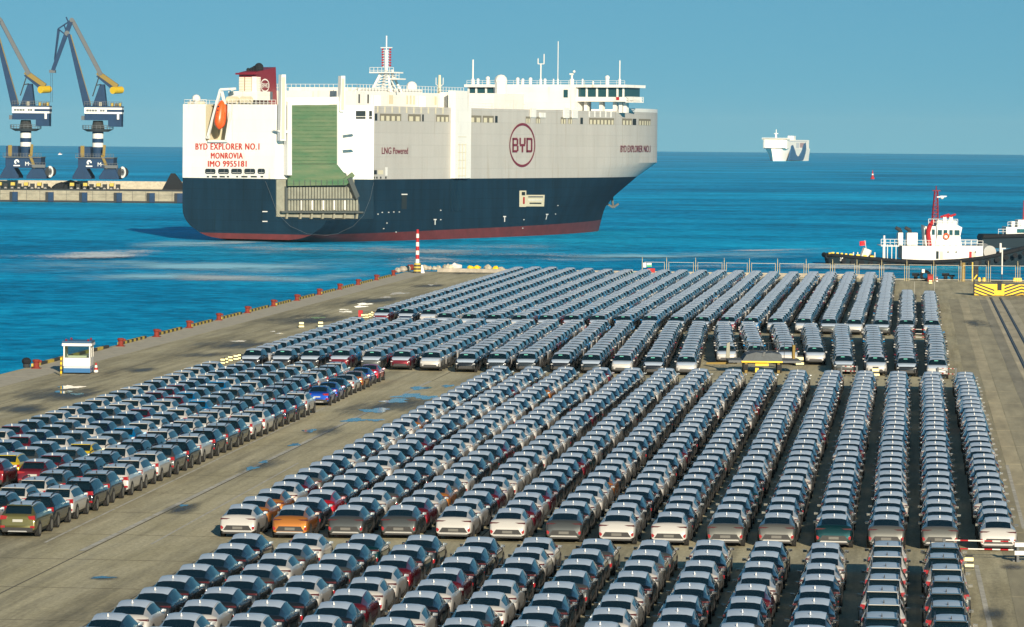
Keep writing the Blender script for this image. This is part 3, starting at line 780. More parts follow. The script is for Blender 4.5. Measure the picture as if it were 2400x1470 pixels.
FULL_REAR = REAR_SPLIT + ['number_plate', 'rear_bumper', 'reflector_a', 'reflector_b', 'roof_rail_a', 'roof_rail_b']
FRONT_SPLIT = ['windscreen', 'roof_panel', 'bonnet', 'side_window_a', 'side_window_b', 'mirror_a', 'mirror_b']
FULL_FRONT = FRONT_SPLIT + ['headlight_a', 'headlight_b', 'grille', 'wheel_a', 'wheel_b', 'wheel_c', 'wheel_d', 'windscreen_sticker']
MESHSETS = {}
def meshset(kind, mode):
    if (kind, mode) not in MESHSETS:
        sp = {'rear': REAR_SPLIT + (['roof_rail_a', 'roof_rail_b']), 'rear_full': FULL_REAR, 'front': FRONT_SPLIT, 'front_full': FULL_FRONT}[mode]
        MESHSETS[(kind, mode)] = car_meshes(kind, sp)
    return MESHSETS[(kind, mode)]
COLORS = {'white': (.40, .395, .385), 'dark grey': (.013, .018, .023), 'black': (.006, .007, .010), 'slate grey': (.060, .066, .066), 'silver grey': (.115, .118, .110), 'dark red': (.11, .006, .012),
          'orange': (.36, .135, .025), 'teal green': (.003, .028, .032), 'bright blue': (.0, .16, .40), 'yellow': (.46, .34, .01), 'navy blue': (.006, .015, .042), 'olive green': (.105, .10, .035), 'red': (.42, .008, .016), 'deep blue': (.005, .05, .32), 'bright red': (.5, .01, .03)}
KINDNAME = {'coupe': ('coupe_crossover', 'coupe crossover'), 'hatch': ('hatchback_crossover', 'hatchback crossover'), 'suv': ('boxy_suv', 'boxy SUV'), 'sedan': ('sedan_car', 'sedan'), 'front_suv': ('family_suv', 'family SUV')}
def nth(k):
    return NTH[k - 1] if k <= 13 else '%d%s' % (k, 'th' if 10 < k % 100 < 14 else {1: 'st', 2: 'nd', 3: 'rd'}.get(k % 10, 'th'))
def pick(dist):
    r_ = random.random() * sum(w for _, w in dist)
    for c, w in dist:
        r_ -= w
        if r_ <= 0: return c
    return dist[-1][0]
D_COUPE = [('white', 32), ('dark grey', 34), ('black', 14), ('slate grey', 9), ('silver grey', 2), ('dark red', 5), ('orange', 1.5), ('teal green', 1.5)]
D_HATCH = [('white', 34), ('dark grey', 26), ('slate grey', 20), ('dark red', 8), ('bright blue', 4), ('navy blue', 8)]
D_SUV = [('white', 40), ('navy blue', 18), ('dark grey', 20), ('black', 10), ('slate grey', 12)]
D_FRONT = [('white', 22), ('dark grey', 34), ('black', 16), ('slate grey', 14), ('silver grey', 3), ('dark red', 4), ('bright blue', 4)]
CARS = []      # kind, facing, position, colour, block, column name, place in column, front row?
def add_column(kind, near, far, zref, off, facing, block, colname, dist, spacing=4.6, first=None, lastspecial=None, n=None, fixed=None):
    a = Vector(gp(near[0], near[1], zref)); b2 = Vector(gp(far[0], far[1], zref)); a.z = b2.z = 0
    d = b2 - a; L = d.length; d.normalize()
    n = n or max(1, int(round(L / spacing)) + 1)
    for i in range(n):
        p = a + d * (L * i / max(1, n - 1)) + d * off
        p += Vector((random.uniform(-.07, .07), random.uniform(-.06, .06), 0))
        c = pick(dist)
        if i == 0 and first: c = first
        if fixed and i in fixed: c = fixed[i]
        CARS.append(dict(kind=kind, facing=facing, p=p, c=c, block=block, col=colname, k=i, edge=(i == 0), yaw=-math.atan2(d.x, d.y) + R(random.uniform(-.45, .45))))
# near block: far ends known, columns run towards the camera out of the picture
A_FAR = [(579.4, 1251), (716.6, 1251), (851.3, 1251.8), (984, 1254.8), (1125, 1259), (1261, 1260), (1394, 1263.6), (1531, 1266), (1667, 1266.6), (1800, 1269), (1935.4, 1272.4)]
for i, (x, y) in enumerate(A_FAR):
    b2 = gp(x, y, 1.6); n = 11
    for k in range(n):
        p = Vector((b2.x, b2.y, 0)) - DV * (4.6 * k) + DV * 0.75 + Vector((random.uniform(-.07, .07), random.uniform(-.06, .06), 0))
        CARS.append(dict(kind='coupe', facing='rear', p=p, c=pick(D_COUPE), block='near block', col='%s column from the rails' % nth(13 - i), k=k, edge=False, yaw=COL_RZ + R(random.uniform(-.45, .45)), fromend='the cross lane'))
for i, (x, y) in enumerate([(2078, 1270), (2213, 1274)]):
    b2 = gp(x, y, 1.68)
    for k in range(11):
        p = Vector((b2.x, b2.y, 0)) - DV * (4.75 * k) + DV * .6 + Vector((random.uniform(-.07, .07), random.uniform(-.06, .06), 0))
        CARS.append(dict(kind='suv', facing='rear', p=p, c=pick([('white', 40), ('slate grey', 40), ('dark grey', 20)]), block='near block', col='%s column from the rails' % nth(2 - i), k=k, edge=False, yaw=COL_RZ + R(random.uniform(-.45, .45)), fromend='the cross lane'))
B_NEAR = [(567.3, 1181.8), (690, 1184), (818.5, 1184.3), (944, 1184), (1069, 1187), (1195.8, 1191), (1324, 1193), (1449.5, 1197), (1573, 1200), (1703, 1201.4), (1823.6, 1202.5), (1952, 1204.5), (2081, 1207), (2204.5, 1208), (2337, 1212)]
B_COL = ['white', 'orange', 'slate grey', 'slate grey', 'white', 'white', 'slate grey', 'white', 'white', 'silver grey', 'silver grey', 'teal green', 'silver grey', 'silver grey', 'white']
B_FIX = {0: {1: 'orange', 2: 'orange', 3: 'white'}, 1: {1: 'dark grey', 2: 'red', 3: 'dark grey'}, 2: {1: 'dark grey', 2: 'white'}, 3: {1: 'dark red', 2: 'white', 3: 'orange'}, 4: {1: 'white'}}
B_FARX = [1171 + 77.9 * k for k in range(15)]
for i, (x, y) in enumerate(B_NEAR):
    add_column('coupe', (x, y), (B_FARX[i], 857.5 + i * 1.0), 1.6, .75, 'rear', 'middle block', '%s column from the rails' % nth(15 - i), D_COUPE, 4.6, B_COL[i], fixed=B_FIX.get(i))
# left block
add_column('hatch', (-120, 1043), (494, 847.5), 1.62, 1.2, 'rear', 'left block', 'first column from the quay edge', D_HATCH, 4.5)
add_column('hatch', (-110, 1072), (571, 847.2), 1.62, 1.2, 'rear', 'left block', 'second column from the quay edge', D_HATCH, 4.5)
add_column('hatch', (-18, 1076), (638, 847.5), 1.62, 1.2, 'rear', 'left block', 'third column from the quay edge', D_HATCH, 4.5, 'dark red', fixed={1: 'yellow'})
add_column('hatch', (82.7, 1077.3), (708, 847.5), 1.62, 1.2, 'rear', 'left block', 'fourth column from the quay edge', D_HATCH, 4.5, 'dark red', fixed={3: 'yellow', 6: 'bright blue', 12: 'bright blue'})
add_column('suv', (-50, 1172), (788, 849), 1.66, .6, 'rear', 'left block', 'fifth column from the quay edge', D_SUV, 4.65)
add_column('suv', (57, 1176), (698, 918.5), 1.66, .6, 'rear', 'left block', 'column beside the white lane line', D_SUV, 4.65, 'olive green', fixed={1: 'dark grey', 2: 'white', 3: 'black', 4: 'slate grey', 5: 'white', 6: 'white'})
add_column('sedan', (750, 904), (867, 853.5), 1.43, .4, 'rear', 'left block', 'column beside the white lane line', D_HATCH, 4.9, 'deep blue', n=7, fixed={1: 'deep blue', 2: 'teal green', 3: 'white', 4: 'orange', 5: 'deep blue', 6: 'bright red'})
# cars facing the camera, two blocks deep
DX = [(598, 818), (668, 818.5), (735, 818.7), (803, 818.5), (876, 820.5), (947.5, 821), (1015, 823), (1095, 826), (1168, 826), (1237, 826), (1318, 827), (1387, 829), (1461, 830), (1533, 833), (1610, 833),
      (1703, 808), (1773, 808), (1846, 810), (1910, 811), (1977, 831), (2052, 833.5), (2125, 836), (2198, 840)]
D_FARX = [832, 889, 943, 998, 1052, 1104, 1158, 1212, 1265, 1318, 1371, 1430, 1492, 1555, 1623, 1691, 1753, 1817, 1878, 1937, 2000, 2062, 2123, 2191]
DCOL = ['black', 'black', 'black', 'dark red', 'slate grey', 'dark red', 'white', 'black', 'dark grey', 'dark grey', 'black', 'dark grey', 'white', 'black', 'white', 'white', 'white', 'white', 'white', 'slate grey', 'white', 'black', 'white']
D_LAST = [(832 + (1753 - 832) * k / 16.0, 744.5 + 10.5 * k / 16) for k in range(16)] + [(1753 + (2191 - 1753) * (k - 16) / 6.0 , 755 + 11 * (k - 16) / 6.0) for k in range(16, 23)]
for i, (x, y) in enumerate(DX):
    add_column('front_suv', (x, y), D_LAST[i], 1.64, -.1, 'front', 'far middle block', '%s column from the rails' % nth(23 - i), D_FRONT, 4.62, DCOL[i])
EX = [(901, 721), (955, 722.5), (1008, 724), (1044, 732), (1103, 734.5), (1161, 735.5), (1219, 737), (1283, 737), (1343, 737.5), (1404, 737.5), (1465, 738.5), (1524, 738.5), (1587, 740), (1646, 741), (1706, 741), (1763, 743), (1821, 744), (1884, 744.5), (1942, 745.8), (2004, 747), (2065, 748), (2126, 748), (2184, 749)]
E_LAST = [(1215, 626), (1255, 625.5), (1293, 626), (1335, 628), (1379, 629), (1423, 631), (1471, 632), (1512, 632), (1558, 632.5), (1600, 632.5), (1645, 633), (1689, 633), (1732, 634), (1773, 635), (1814, 636.5), (1859, 637), (1907, 637), (1948, 637.3), (1992, 637.5), (2040, 638), (2082, 639), (2127, 680), (2178, 682.5)]
ECOL = ['dark red', 'navy blue', 'white', 'dark grey', 'white', 'slate grey', 'white', 'slate grey', 'dark red', 'dark red', 'bright blue', 'bright blue', 'slate grey', 'slate grey', 'dark red', 'bright blue', 'white', 'white', 'slate grey', 'white', 'slate grey', 'slate grey', 'white']
for i, (x, y) in enumerate(EX):
    add_column('front_suv', (x, y), E_LAST[i], 1.64, -.1, 'front', 'farthest block', '%s column from the rails' % nth(23 - i), D_FRONT, 4.5, ECOL[i])
print('cars', len(CARS))
RIMS = {}
def split_rim(kind, key):
    if (kind, key) not in RIMS:
        b = CARP[kind][key]; ty, rm = MB(), MB()
        for f, mi in zip(b.f, b.m): (rm if b.names[mi] == 'rim' else ty).face([b.v[i] for i in f], b.names[mi])
        a_, r_ = ty.mesh('tyre'), rm.mesh('rim'); weld(a_); RIMS[(kind, key)] = (a_, r_)
    return RIMS[(kind, key)]
def place_car(c, mode):
    ms = meshset(c['kind'], mode); nm, word = KINDNAME[c['kind']]
    e = empty(nm, c['p'], c['yaw'] + (math.pi if c['facing'] == 'front' else 0))
    col = (*COLORS[c['c']], 1)
    for k, me in ms.items():
        sub = None
        if k.startswith('wheel_') and mode.endswith('full'): me, sub = split_rim(c['kind'], k)
        o = bpy.data.objects.new(NAME_OF(k), me); o.color = col; COL.objects.link(o); o.parent = e
        if sub:
            r_ = bpy.data.objects.new('rim', sub); COL.objects.link(r_); r_.parent = o
    tag(e, '%s %s, %s car of %s, %s' % (c['c'], word, nth(c['k'] + 1), c['col'], c['block']), 'car', 'cars parked in the %s' % c['block'])
    return e
def in_view(c, z=1.6):
    d = Vector((c['p'].x, c['p'].y, z - CAM_Z)); k = d.dot(fwd)
    if k < 50: return False
    x = 1200 + F_PX * d.dot(rt) / k; y = 735 - F_PX * d.dot(upv) / k
    return -70 < x < 2470 and y < 1530
CARS = [c for c in CARS if in_view(c)]
def stuff_rows(cars, kind, name, label):
    P = CARP[kind]; body = MB()
    skip = {'windscreen_sticker', 'number_plate', 'rear_bumper', 'headlight_a', 'headlight_b'} if kind == 'coupe' else {'tail_light_a', 'tail_light_b', 'number_plate', 'rear_bumper', 'wheel_c', 'wheel_d'}
    for k, b in P.items():
        if k in skip: continue
        for f, mi in zip(b.f, b.m): body.face([b.v[i] for i in f], b.names[mi])
    me0 = body.mesh('tmp'); weld(me0)
    nv, nl, npoly = len(me0.vertices), len(me0.loops), len(me0.polygons)
    co = np.empty(nv * 3, np.float32); me0.vertices.foreach_get('co', co); co = co.reshape(-1, 3)
    li = np.empty(nl, np.int32); me0.loops.foreach_get('vertex_index', li)
    ls = np.empty(npoly, np.int32); me0.polygons.foreach_get('loop_start', ls)
    mi = np.empty(npoly, np.int32); me0.polygons.foreach_get('material_index', mi)
    sh = np.zeros(len(me0.edges), bool)
    N = len(cars); V = np.empty((N, nv, 3), np.float32); Cc = np.ones((N, nv, 4), np.float32)
    for i, c in enumerate(cars):
        a = c['yaw'] + (math.pi if c['facing'] == 'front' else 0); ca, sa = math.cos(a), math.sin(a)
        V[i, :, 0] = co[:, 0] * ca - co[:, 1] * sa + c['p'].x; V[i, :, 1] = co[:, 0] * sa + co[:, 1] * ca + c['p'].y; V[i, :, 2] = co[:, 2]
        Cc[i, :, :3] = COLORS[c['c']]
    me = bpy.data.meshes.new(name)
    me.vertices.add(N * nv); me.loops.add(N * nl); me.polygons.add(N * npoly)
    me.vertices.foreach_set('co', V.ravel())
    off = np.arange(N, dtype=np.int32)[:, None]
    me.loops.foreach_set('vertex_index', (li[None] + off * nv).ravel())
    me.polygons.foreach_set('loop_start', (ls[None] + off * nl).ravel())
    me.polygons.foreach_set('material_index', np.tile(mi, N))
    for nm in body.names: me.materials.append(MATS['car_paint_rows' if nm == 'car_paint' else nm])
    me.update(calc_edges=True)
    at = me.color_attributes.new('paint', 'FLOAT_COLOR', 'POINT'); at.data.foreach_set('color', Cc.ravel())
    me.polygons.foreach_set('use_smooth', np.ones(N * npoly, bool)); me.set_sharp_from_angle(angle=R(55))
    bpy.data.meshes.remove(me0)
    o = link(name, me); tag(o, label, 'cars', kind='stuff'); return o
coupes = sorted([c for c in CARS if c['kind'] == 'coupe'], key=lambda c: c['p'].y)
fronts = sorted([c for c in CARS if c['kind'] == 'front_suv'], key=lambda c: (0 if c['edge'] else 1, c['p'].y))
others = [c for c in CARS if c['kind'] in ('hatch', 'suv', 'sedan')]
print('coupes', len(coupes), 'fronts', len(fronts), 'others', len(others))
for c in coupes[:300]: place_car(c, 'rear_full' if (c['edge'] or c['p'].y < 190) else 'rear')
for c in others: place_car(c, 'rear_full' if (c['edge'] or c['kind'] == 'sedan') else 'rear')
for c in fronts[:300]: place_car(c, 'front_full' if c['edge'] else 'front')
stuff_rows(coupes[300:], 'coupe', 'coupe_crossover_rows', 'far ends of the long coupe crossover columns in the middle block')
stuff_rows(fronts[300:], 'front_suv', 'family_suv_rows', 'hundreds of family SUVs in columns running to the end of the quay')

# ================================================================== THE CAR CARRIER
TH = R(28.0)
SHIP_O = Vector((dp(428, 400, 905).x, 905.0, SEA_Z)) + Vector((math.cos(TH), -math.sin(TH), 0)) * 19.0   # middle of the transom
ship = empty('car_carrier_ship', SHIP_O, -TH)
tag(ship, 'white and navy car carrier ship with green stern ramp and burgundy funnel', 'ship')
ax_t = Vector((math.cos(TH), -math.sin(TH), 0)); ax_s = Vector((math.sin(TH), math.cos(TH), 0))
cam_p = Vector((0, 0, CAM_Z))
def ship_ray(px, py):
    o = cam_p - SHIP_O; d = ray(px, py)
    return Vector((o.dot(ax_t), o.dot(ax_s), o.z)), Vector((d.dot(ax_t), d.dot(ax_s), d.z))
def SP(px, py, s=0.0):            # (t, z) on the cross-section plane s
    o, d = ship_ray(px, py); k = (s - o.y) / d.y; p = o + d * k; return p.x, p.z
def SS(px, py, t=19.0):           # (s, z) on the fore-and-aft plane t
    o, d = ship_ray(px, py); k = (t - o.x) / d.x; p = o + d * k; return p.y, p.z
B = 19.0; Z_TOP = 30.3; Z_PAINT = 13.9; Z_LEDGE = 5.1
def interp(x, xs, ys): return float(np.interp(x, xs, ys))
def s_end(z): return interp(z, [-9, 1, 6, 9, 14, 17.5, 32], [164, 166, 166.5, 170, 180, 190.5, 190.5])
def s_begin(z): return interp(z, [-9, 1, 6, 14, 17.5], [70, 78, 92, 122, 130])
def powz(z): return interp(z, [0, 8, 17.5], [1.55, 1.75, 2.05])
def z_bot(s): return interp(s, [0, 25, 50, 75, 150, 200], [0.5, -2.5, -6.5, -9, -9, -9])
def half_beam(s, z):
    b = B; se = s_end(z); sb = s_begin(z)
    if s >= se: b = 0.0
    elif s > sb:
        p = powz(z); x = (s - sb) / (se - sb); b = B * max(0.0, 1 - x ** p) ** (1 / p)
    zb = z_bot(s); rz_ = 6.6; rx = interp(s, [0, 60, 200], [11.0, 7.0, 6.0])
    if z < zb + rz_:
        k = min(1.0, max(0.0, (zb + rz_ - z) / rz_)); b = max(0.0, b - rx * (1 - math.sqrt(max(0.0, 1 - k * k))))
    return b
def hull_t(s, z):                 # starboard half beam with the quarter-ramp cut
    if z > Z_LEDGE + 0.01:
        if s < 16.5: return interp(s, [0, 16.5], [5.1, 15.0])
        if s < 19.4: return interp(s, [16.5, 19.4], [15.0, 19.0])
    return half_beam(s, z)
def red_z(s): return 1.75 + 0.0075 * s
stations = [0, 2, 4, 8, 12, 16.5, 19.4, 25, 35, 50, 65, 80, 92, 102, 112, 120, 127, 133, 138, 142, 146, 150, 153, 156, 158.5, 160.5, 162.5, 164, 165.2, 166, 167, 168.5, 170, 172, 174, 176, 178, 180, 182, 184, 186, 187.5, 188.8, 189.6, 190.1, 190.5]
zfr = [0.0, .12, .25, .4, .55, .7, .85, 1.0]
slot_t0, _ = SP(482, 300); slot_t1, _ = SP(533, 300); _, slot_z0 = SP(505, 331)
def z_rows(s):
    zb = z_bot(s); r_ = [(zb + 0.02, 'ship_red')]
    lo = max(zb + 0.05, -3.0)
    rows = [zb + 0.02, zb + (red_z(s) - zb) * .25, zb + (red_z(s) - zb) * .5, zb + (red_z(s) - zb) * .75, red_z(s), 3.2, 4.2, Z_LEDGE, Z_LEDGE + 0.02, 6.2, 7.5, 9, 11, 12.5, Z_PAINT, 15.2, 16.5, 17.5, slot_z0, 24, Z_TOP]
    return rows
NR = len(z_rows(0))
def row_mat(j, side, s):
    if j < 4: return 'ship_red'
    if j < 14: return 'ship_navy'
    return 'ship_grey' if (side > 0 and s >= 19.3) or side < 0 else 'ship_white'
parts_h = {k: MB() for k in ('ship_red', 'ship_navy', 'ship_grey', 'ship_white')}
grid = {}
for side in (-1, 1):
    for i, s in enumerate(stations):
        for j, z in enumerate(z_rows(s)):
            se = s_end(z); ss = min(s, se)
            t = hull_t(ss, z) if side > 0 else half_beam(ss, z)
            grid[side, i, j] = (side * t, ss, z)
for side in (-1, 1):
    for i in range(len(stations) - 1):
        for j in range(NR - 1):
            a, b2, c, d = grid[side, i, j], grid[side, i + 1, j], grid[side, i + 1, j + 1], grid[side, i, j + 1]
            if (Vector(a) - Vector(b2)).length < 1e-4 and (Vector(c) - Vector(d)).length < 1e-4: continue
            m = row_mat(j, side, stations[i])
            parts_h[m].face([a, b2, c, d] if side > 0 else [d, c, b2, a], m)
# transom, with a slot left open for the lifeboat
slot_t0, _ = SP(482, 300); slot_t1, _ = SP(533, 300); _, slot_z0 = SP(505, 331)
for j in range(NR - 1):
    zl, zh = grid[1, 0, j][2], grid[1, 0, j + 1][2]
    tl0, tr0, tl1, tr1 = grid[-1, 0, j][0], grid[1, 0, j][0], grid[-1, 0, j + 1][0], grid[1, 0, j + 1][0]
    m = row_mat(j, 1, 0)
    if zh <= slot_z0 + 0.01 or j < 14:
        parts_h[m].face([(tl0, 0, zl), (tr0, 0, zl), (tr1, 0, zh), (tl1, 0, zh)], m)
    else:
        z0_ = max(zl, slot_z0)
        if z0_ > zl: parts_h[m].face([(tl0, 0, zl), (tr0, 0, zl), (tr0, 0, z0_), (tl0, 0, z0_)], m)
        parts_h[m].face([(tl0, 0, z0_), (slot_t0, 0, z0_), (slot_t0, 0, zh), (tl1, 0, zh)], m)
        parts_h[m].face([(slot_t1, 0, z0_), (tr0, 0, z0_), (tr1, 0, zh), (slot_t1, 0, zh)], m)
nm_h = {'ship_red': 'boot_top', 'ship_navy': 'lower_hull', 'ship_grey': 'side_plating', 'ship_white': 'stern_plating'}
for k, b_ in parts_h.items():
    o = b_.build(nm_h[k], ship)
    if k != 'ship_white': weld(o.data, 25)
# recess behind the lifeboat and decks
rc = MB(); dpt = 5.5
rc.face([(slot_t0, dpt, slot_z0), (slot_t1, dpt, slot_z0), (slot_t1, dpt, Z_TOP), (slot_t0, dpt, Z_TOP)], 'beige')
rc.face([(slot_t0, 0, slot_z0), (slot_t0, dpt, slot_z0), (slot_t0, dpt, Z_TOP), (slot_t0, 0, Z_TOP)], 'beige')
rc.face([(slot_t1, 0, slot_z0), (slot_t1, dpt, slot_z0), (slot_t1, dpt, Z_TOP), (slot_t1, 0, Z_TOP)], 'beige')
rc.face([(slot_t0, 0, slot_z0), (slot_t1, 0, slot_z0), (slot_t1, dpt, slot_z0), (slot_t0, dpt, slot_z0)], 'beige')
rc.build('lifeboat_recess', ship)
dk = MB()
deck_pts_s = [(hull_t(s, Z_TOP), s) for s in stations]; deck_pts_p = [(-half_beam(s, Z_TOP), s) for s in stations]
for i in range(len(stations) - 1):
    (a, s0), (b2, s1), (c, _), (d, _) = deck_pts_s[i], deck_pts_s[i + 1], deck_pts_p[i + 1], deck_pts_p[i]
    if i == 0:
        dk.face([(slot_t1, s0, Z_TOP - .3), (a, s0, Z_TOP - .3), (b2, s1, Z_TOP - .3), (slot_t1, s1, Z_TOP - .3)], 'ship_grey')
        dk.face([(d, s0, Z_TOP - .3), (slot_t0, s0, Z_TOP - .3), (slot_t0, s1, Z_TOP - .3), (c, s1, Z_TOP - .3)], 'ship_grey')
    else: dk.face([(d, s0, Z_TOP - .3), (a, s0, Z_TOP - .3), (b2, s1, Z_TOP - .3), (c, s1, Z_TOP - .3)], 'ship_grey')
dk.build('upper_deck', ship)
# lettering and emblem mapped onto the plating
def side_map(x0, y0, x1, y1, off=0.12):
    s0, zt = SS(x0, y0); s1, _ = SS(x1, y0); _, zb = SS(x0, y1)
    _, zt1 = SS(x1, y0); _, zb1 = SS(x1, y1)
    def f(u, w_):
        s = s0 + (s1 - s0) * u; z = (zb + (zb1 - zb) * u) * (1 - w_) + (zt + (zt1 - zt) * u) * w_
        return Vector((hull_t(s, z) + off, s, z))
    return f
def bow_map(x0, y0, x1, y1, off=0.2):     # follow the curved bow: find s for each column by its place in the picture
    us = [];
    for u in np.linspace(0, 1, 12):
        px = x0 + (x1 - x0) * u; best = None
        for s in np.linspace(120, 186, 400):
            t = hull_t(s, 20); p = SHIP_O + ax_t * t + ax_s * s; p.z = SEA_Z + 20; d = p - cam_p; k = d.dot(fwd); x = 1200 + F_PX * d.dot(rt) / k
            if best is None or abs(x - px) < best[0]: best = (abs(x - px), s, k)
            if x > px and best[0] < 2: break
        us.append((u, best[1], best[2]))
    def f(u, w_):
        s = interp(u, [a[0] for a in us], [a[1] for a in us]); k = interp(u, [a[0] for a in us], [a[2] for a in us])
        px = x0 + (x1 - x0) * u; py = y1 + (y0 - y1) * w_
        z = CAM_Z + ray(px, py).z * k / ray(px, py).dot(fwd) - SEA_Z
        return Vector((hull_t(s, z) + off * .6, s + off * .6, z))
    return f
def stern_map(x0, y0, x1, y1, s=-0.1):
    t0, zt = SP(x0, y0, s); t1, zt1 = SP(x1, y0, s); _, zb = SP(x0, y1, s); _, zb1 = SP(x1, y1, s)
    return lambda u, w_: Vector((t0 + (t1 - t0) * u, s, (zb + (zb1 - zb) * u) * (1 - w_) + (zt + (zt1 - zt) * u) * w_))
for body, mp, mt, sp in (('BYD EXPLORER NO.1', stern_map(458, 336, 607, 351), 'letter_red', 1.15), ('MONROVIA', stern_map(494, 358, 568, 372), 'letter_red', 1.15),
                     ('IMO 9955181', stern_map(487, 377, 577, 391), 'letter_red', 1.1), ('LNG', side_map(894, 345.5, 916, 361), 'logo_wine', 1.0), ('Powered', side_map(920.5, 346, 955, 361), 'logo_wine', 1.0),
                     ('BYD EXPLORER NO.1', bow_map(1453, 341, 1523, 357), 'logo_wine', 1.0)):
    link('lettering', bold(text_mesh(body, 'lettering', mp, mt, 0.0, sp), Vector((.16, -.012, 0)) if mt == 'letter_red' else Vector((.012, .06, 0))), ship)
def emblem(mp, matname, w=0.075, parent=ship, name='emblem'):
    """ring round the three letters, drawn in the unit square"""
    e = MB(); N = 48
    def pt(a, r_): return mp(0.5 + 0.5 * r_[0] * math.cos(a), 0.5 + 0.5 * r_[1] * math.sin(a))
    for i in range(N):
        a, b2 = 2 * math.pi * i / N, 2 * math.pi * (i + 1) / N
        ri = (1 - w * 0.9, 1 - w * 1.5)
        e.face([pt(a, (1, 1)), pt(b2, (1, 1)), pt(b2, ri), pt(a, ri)], matname)
    def bar(x0, y0, x1, y1):
        n = 3
        for k in range(n):
            a = x0 + (x1 - x0) * k / n; b2 = x0 + (x1 - x0) * (k + 1) / n
            e.face([mp(a, y0), mp(b2, y0), mp(b2, y1), mp(a, y1)], matname)
    def poly(p): e.face([mp(*q_) for q_ in p], matname)
    y0, y1 = .335, .665; h = y1 - y0; tk = .058; tv = .05
    # B
    x = .115; W_ = .235
    bar(x, y0, x + tk, y1); bar(x, y0, x + W_ * .82, y0 + tv); bar(x, y1 - tv, x + W_ * .82, y1); bar(x, .475, x + W_ * .86, .475 + tv)
    bar(x + W_ - tk, y0 + .03, x + W_, .485); bar(x + W_ - tk * 1.2, .515, x + W_ - tk * .2, y1 - .03)
    # Y
    x = .385; bar(x, .52, x + tk, y1); bar(x + .18, .52, x + .18 + tk, y1); bar(x + .02, .475, x + .22, .475 + tv); bar(x + .09, y0, x + .09 + tk, .49)
    # D
    x = .655; bar(x, y0, x + tk, y1); bar(x, y0, x + W_ * .84, y0 + tv); bar(x, y1 - tv, x + W_ * .84, y1); bar(x + W_ - tk, y0 + .03, x + W_, y1 - .03)
    poly([(x + W_ * .84, y0), (x + W_, y0 + .03), (x + W_ - tk, y0 + .08), (x + W_ * .84 - .02, y0 + tv)]); poly([(x + W_ * .84, y1), (x + W_ * .84 - .02, y1 - tv), (x + W_ - tk, y1 - .08), (x + W_, y1 - .03)])
    return e.build(name, parent)
emblem(side_map(1193.5, 288.5, 1254, 392), 'logo_wine')
# stern openings
for (x0, x1) in ((481, 505), (511.5, 536.5), (542, 567), (573, 598), (604, 621)):
    t0, zt = SP(x0, 395.5); t1, _ = SP(x1, 395.5); _, zb = SP(x0, 408)
    w_ = MB(); c_ = 0.25
    w_.prism([(t0 + c_, zb), (t1 - c_, zb), (t1, zb + c_), (t1, zt - c_), (t1 - c_, zt), (t0 + c_, zt), (t0, zt - c_), (t0, zb + c_)], 0.4, 'dark_opening', 'y', -0.04)
    w_.box(t0 + .3, t1 - .3, -.07, .1, zb + .25, zb + .33, 'ship_white'); w_.box(t0 + (t1 - t0) * .55, t0 + (t1 - t0) * .6, -.07, .1, zb, zt, 'steel')
    w_.build('mooring_opening', ship)
for x0, x1 in ((485, 490), (497, 509), (515, 527), (532, 537), (554, 558), (566, 580), (588, 602), (611, 617)):
    t0, zt = SP(x0, 412.5); t1, _ = SP(x1, 412.5); _, zb = SP(x0, 416)
    MB().box(t0, t1, -.06, .3, zb, zt, 'dark_opening').build('fairlead', ship)
# lifeboat frame
fr = MB(); sl = -0.35
def SPv(px, py, s): t, z = SP(px, py, s); return Vector((t, s, z))
for a, b2 in (((486, 325), (517, 210)), ((489, 325), (489, 318)), ((530, 330), (541, 262)), ((517, 210), (552, 208)), ((488, 331), (533, 331)), ((520, 215), (527, 245))):
    fr.beam(SPv(*a, sl), SPv(*b2, sl), .5, .5, 'ship_white')
fr.beam(SPv(517, 210, -.35), SPv(517, 210, 4), .4, .4, 'ship_white'); fr.beam(SPv(545, 210, -.3), SPv(545, 210, 5), .6, .6, 'ship_white')
fr.beam(SPv(505, 252, .6), SPv(490, 322, .6), .25, .25, 'steel')
fr.build('lifeboat_davit', ship)
# quarter ramp: a long panel folded up against the cut corner
ra, rb = Vector((5.1, 0, 0)), Vector((15.0, 16.5, 0)); rdir = (rb - ra).normalized(); rn = Vector((rdir.y, -rdir.x, 0))   # outwards
def RP(px, py, off=0.0):          # place on the ramp plane
    o, d = ship_ray(px, py); pl = ra + rn * off; k = (pl - o).dot(rn) / d.dot(rn); return o + d * k
def rpoly(b_, pts, o0, o1, m):
    f = [RP(x, y, o1) for x, y in pts]; bk = [p - rn * (o1 - o0) for p in f]; n = len(pts)
    b_.raw(f + bk, [tuple(range(n)), tuple(reversed(range(n, 2 * n)))] + [(i, n + i, n + (i + 1) % n, (i + 1) % n) for i in range(n)], m)
b_ = MB(); rpoly(b_, [(648, 421), (858, 421), (860, 513), (648, 508)], -0.4, 0.25, 'ramp_grey'); b_.build('ramp_door', ship)
b_ = MB(); rpoly(b_, [(684, 247), (791, 246), (791, 384), (684, 384)], 1.0, 1.7, 'ramp_green'); b_.build('ramp_deck', ship)
b_ = MB(); rpoly(b_, [(681, 385), (791, 385), (817, 418), (806, 434), (681, 436)], 0.9, 1.7, 'ramp_green'); b_.build('ramp_deck', ship)
for k in range(15):
    y = 252 + k * 8.8; b_ = MB(); rpoly(b_, [(686, y), (789, y), (789, y + 1.6), (686, y + 1.6)], 1.7, 1.76, 'ramp_rib'); b_.build('ramp_rib', ship)
b_ = MB(); rpoly(b_, [(675, 417), (684, 417), (684, 421), (806, 420), (826, 404), (832, 412), (812, 434), (675, 436)], 1.7, 2.1, 'ramp_green')
b_.build('ramp_lip', ship)
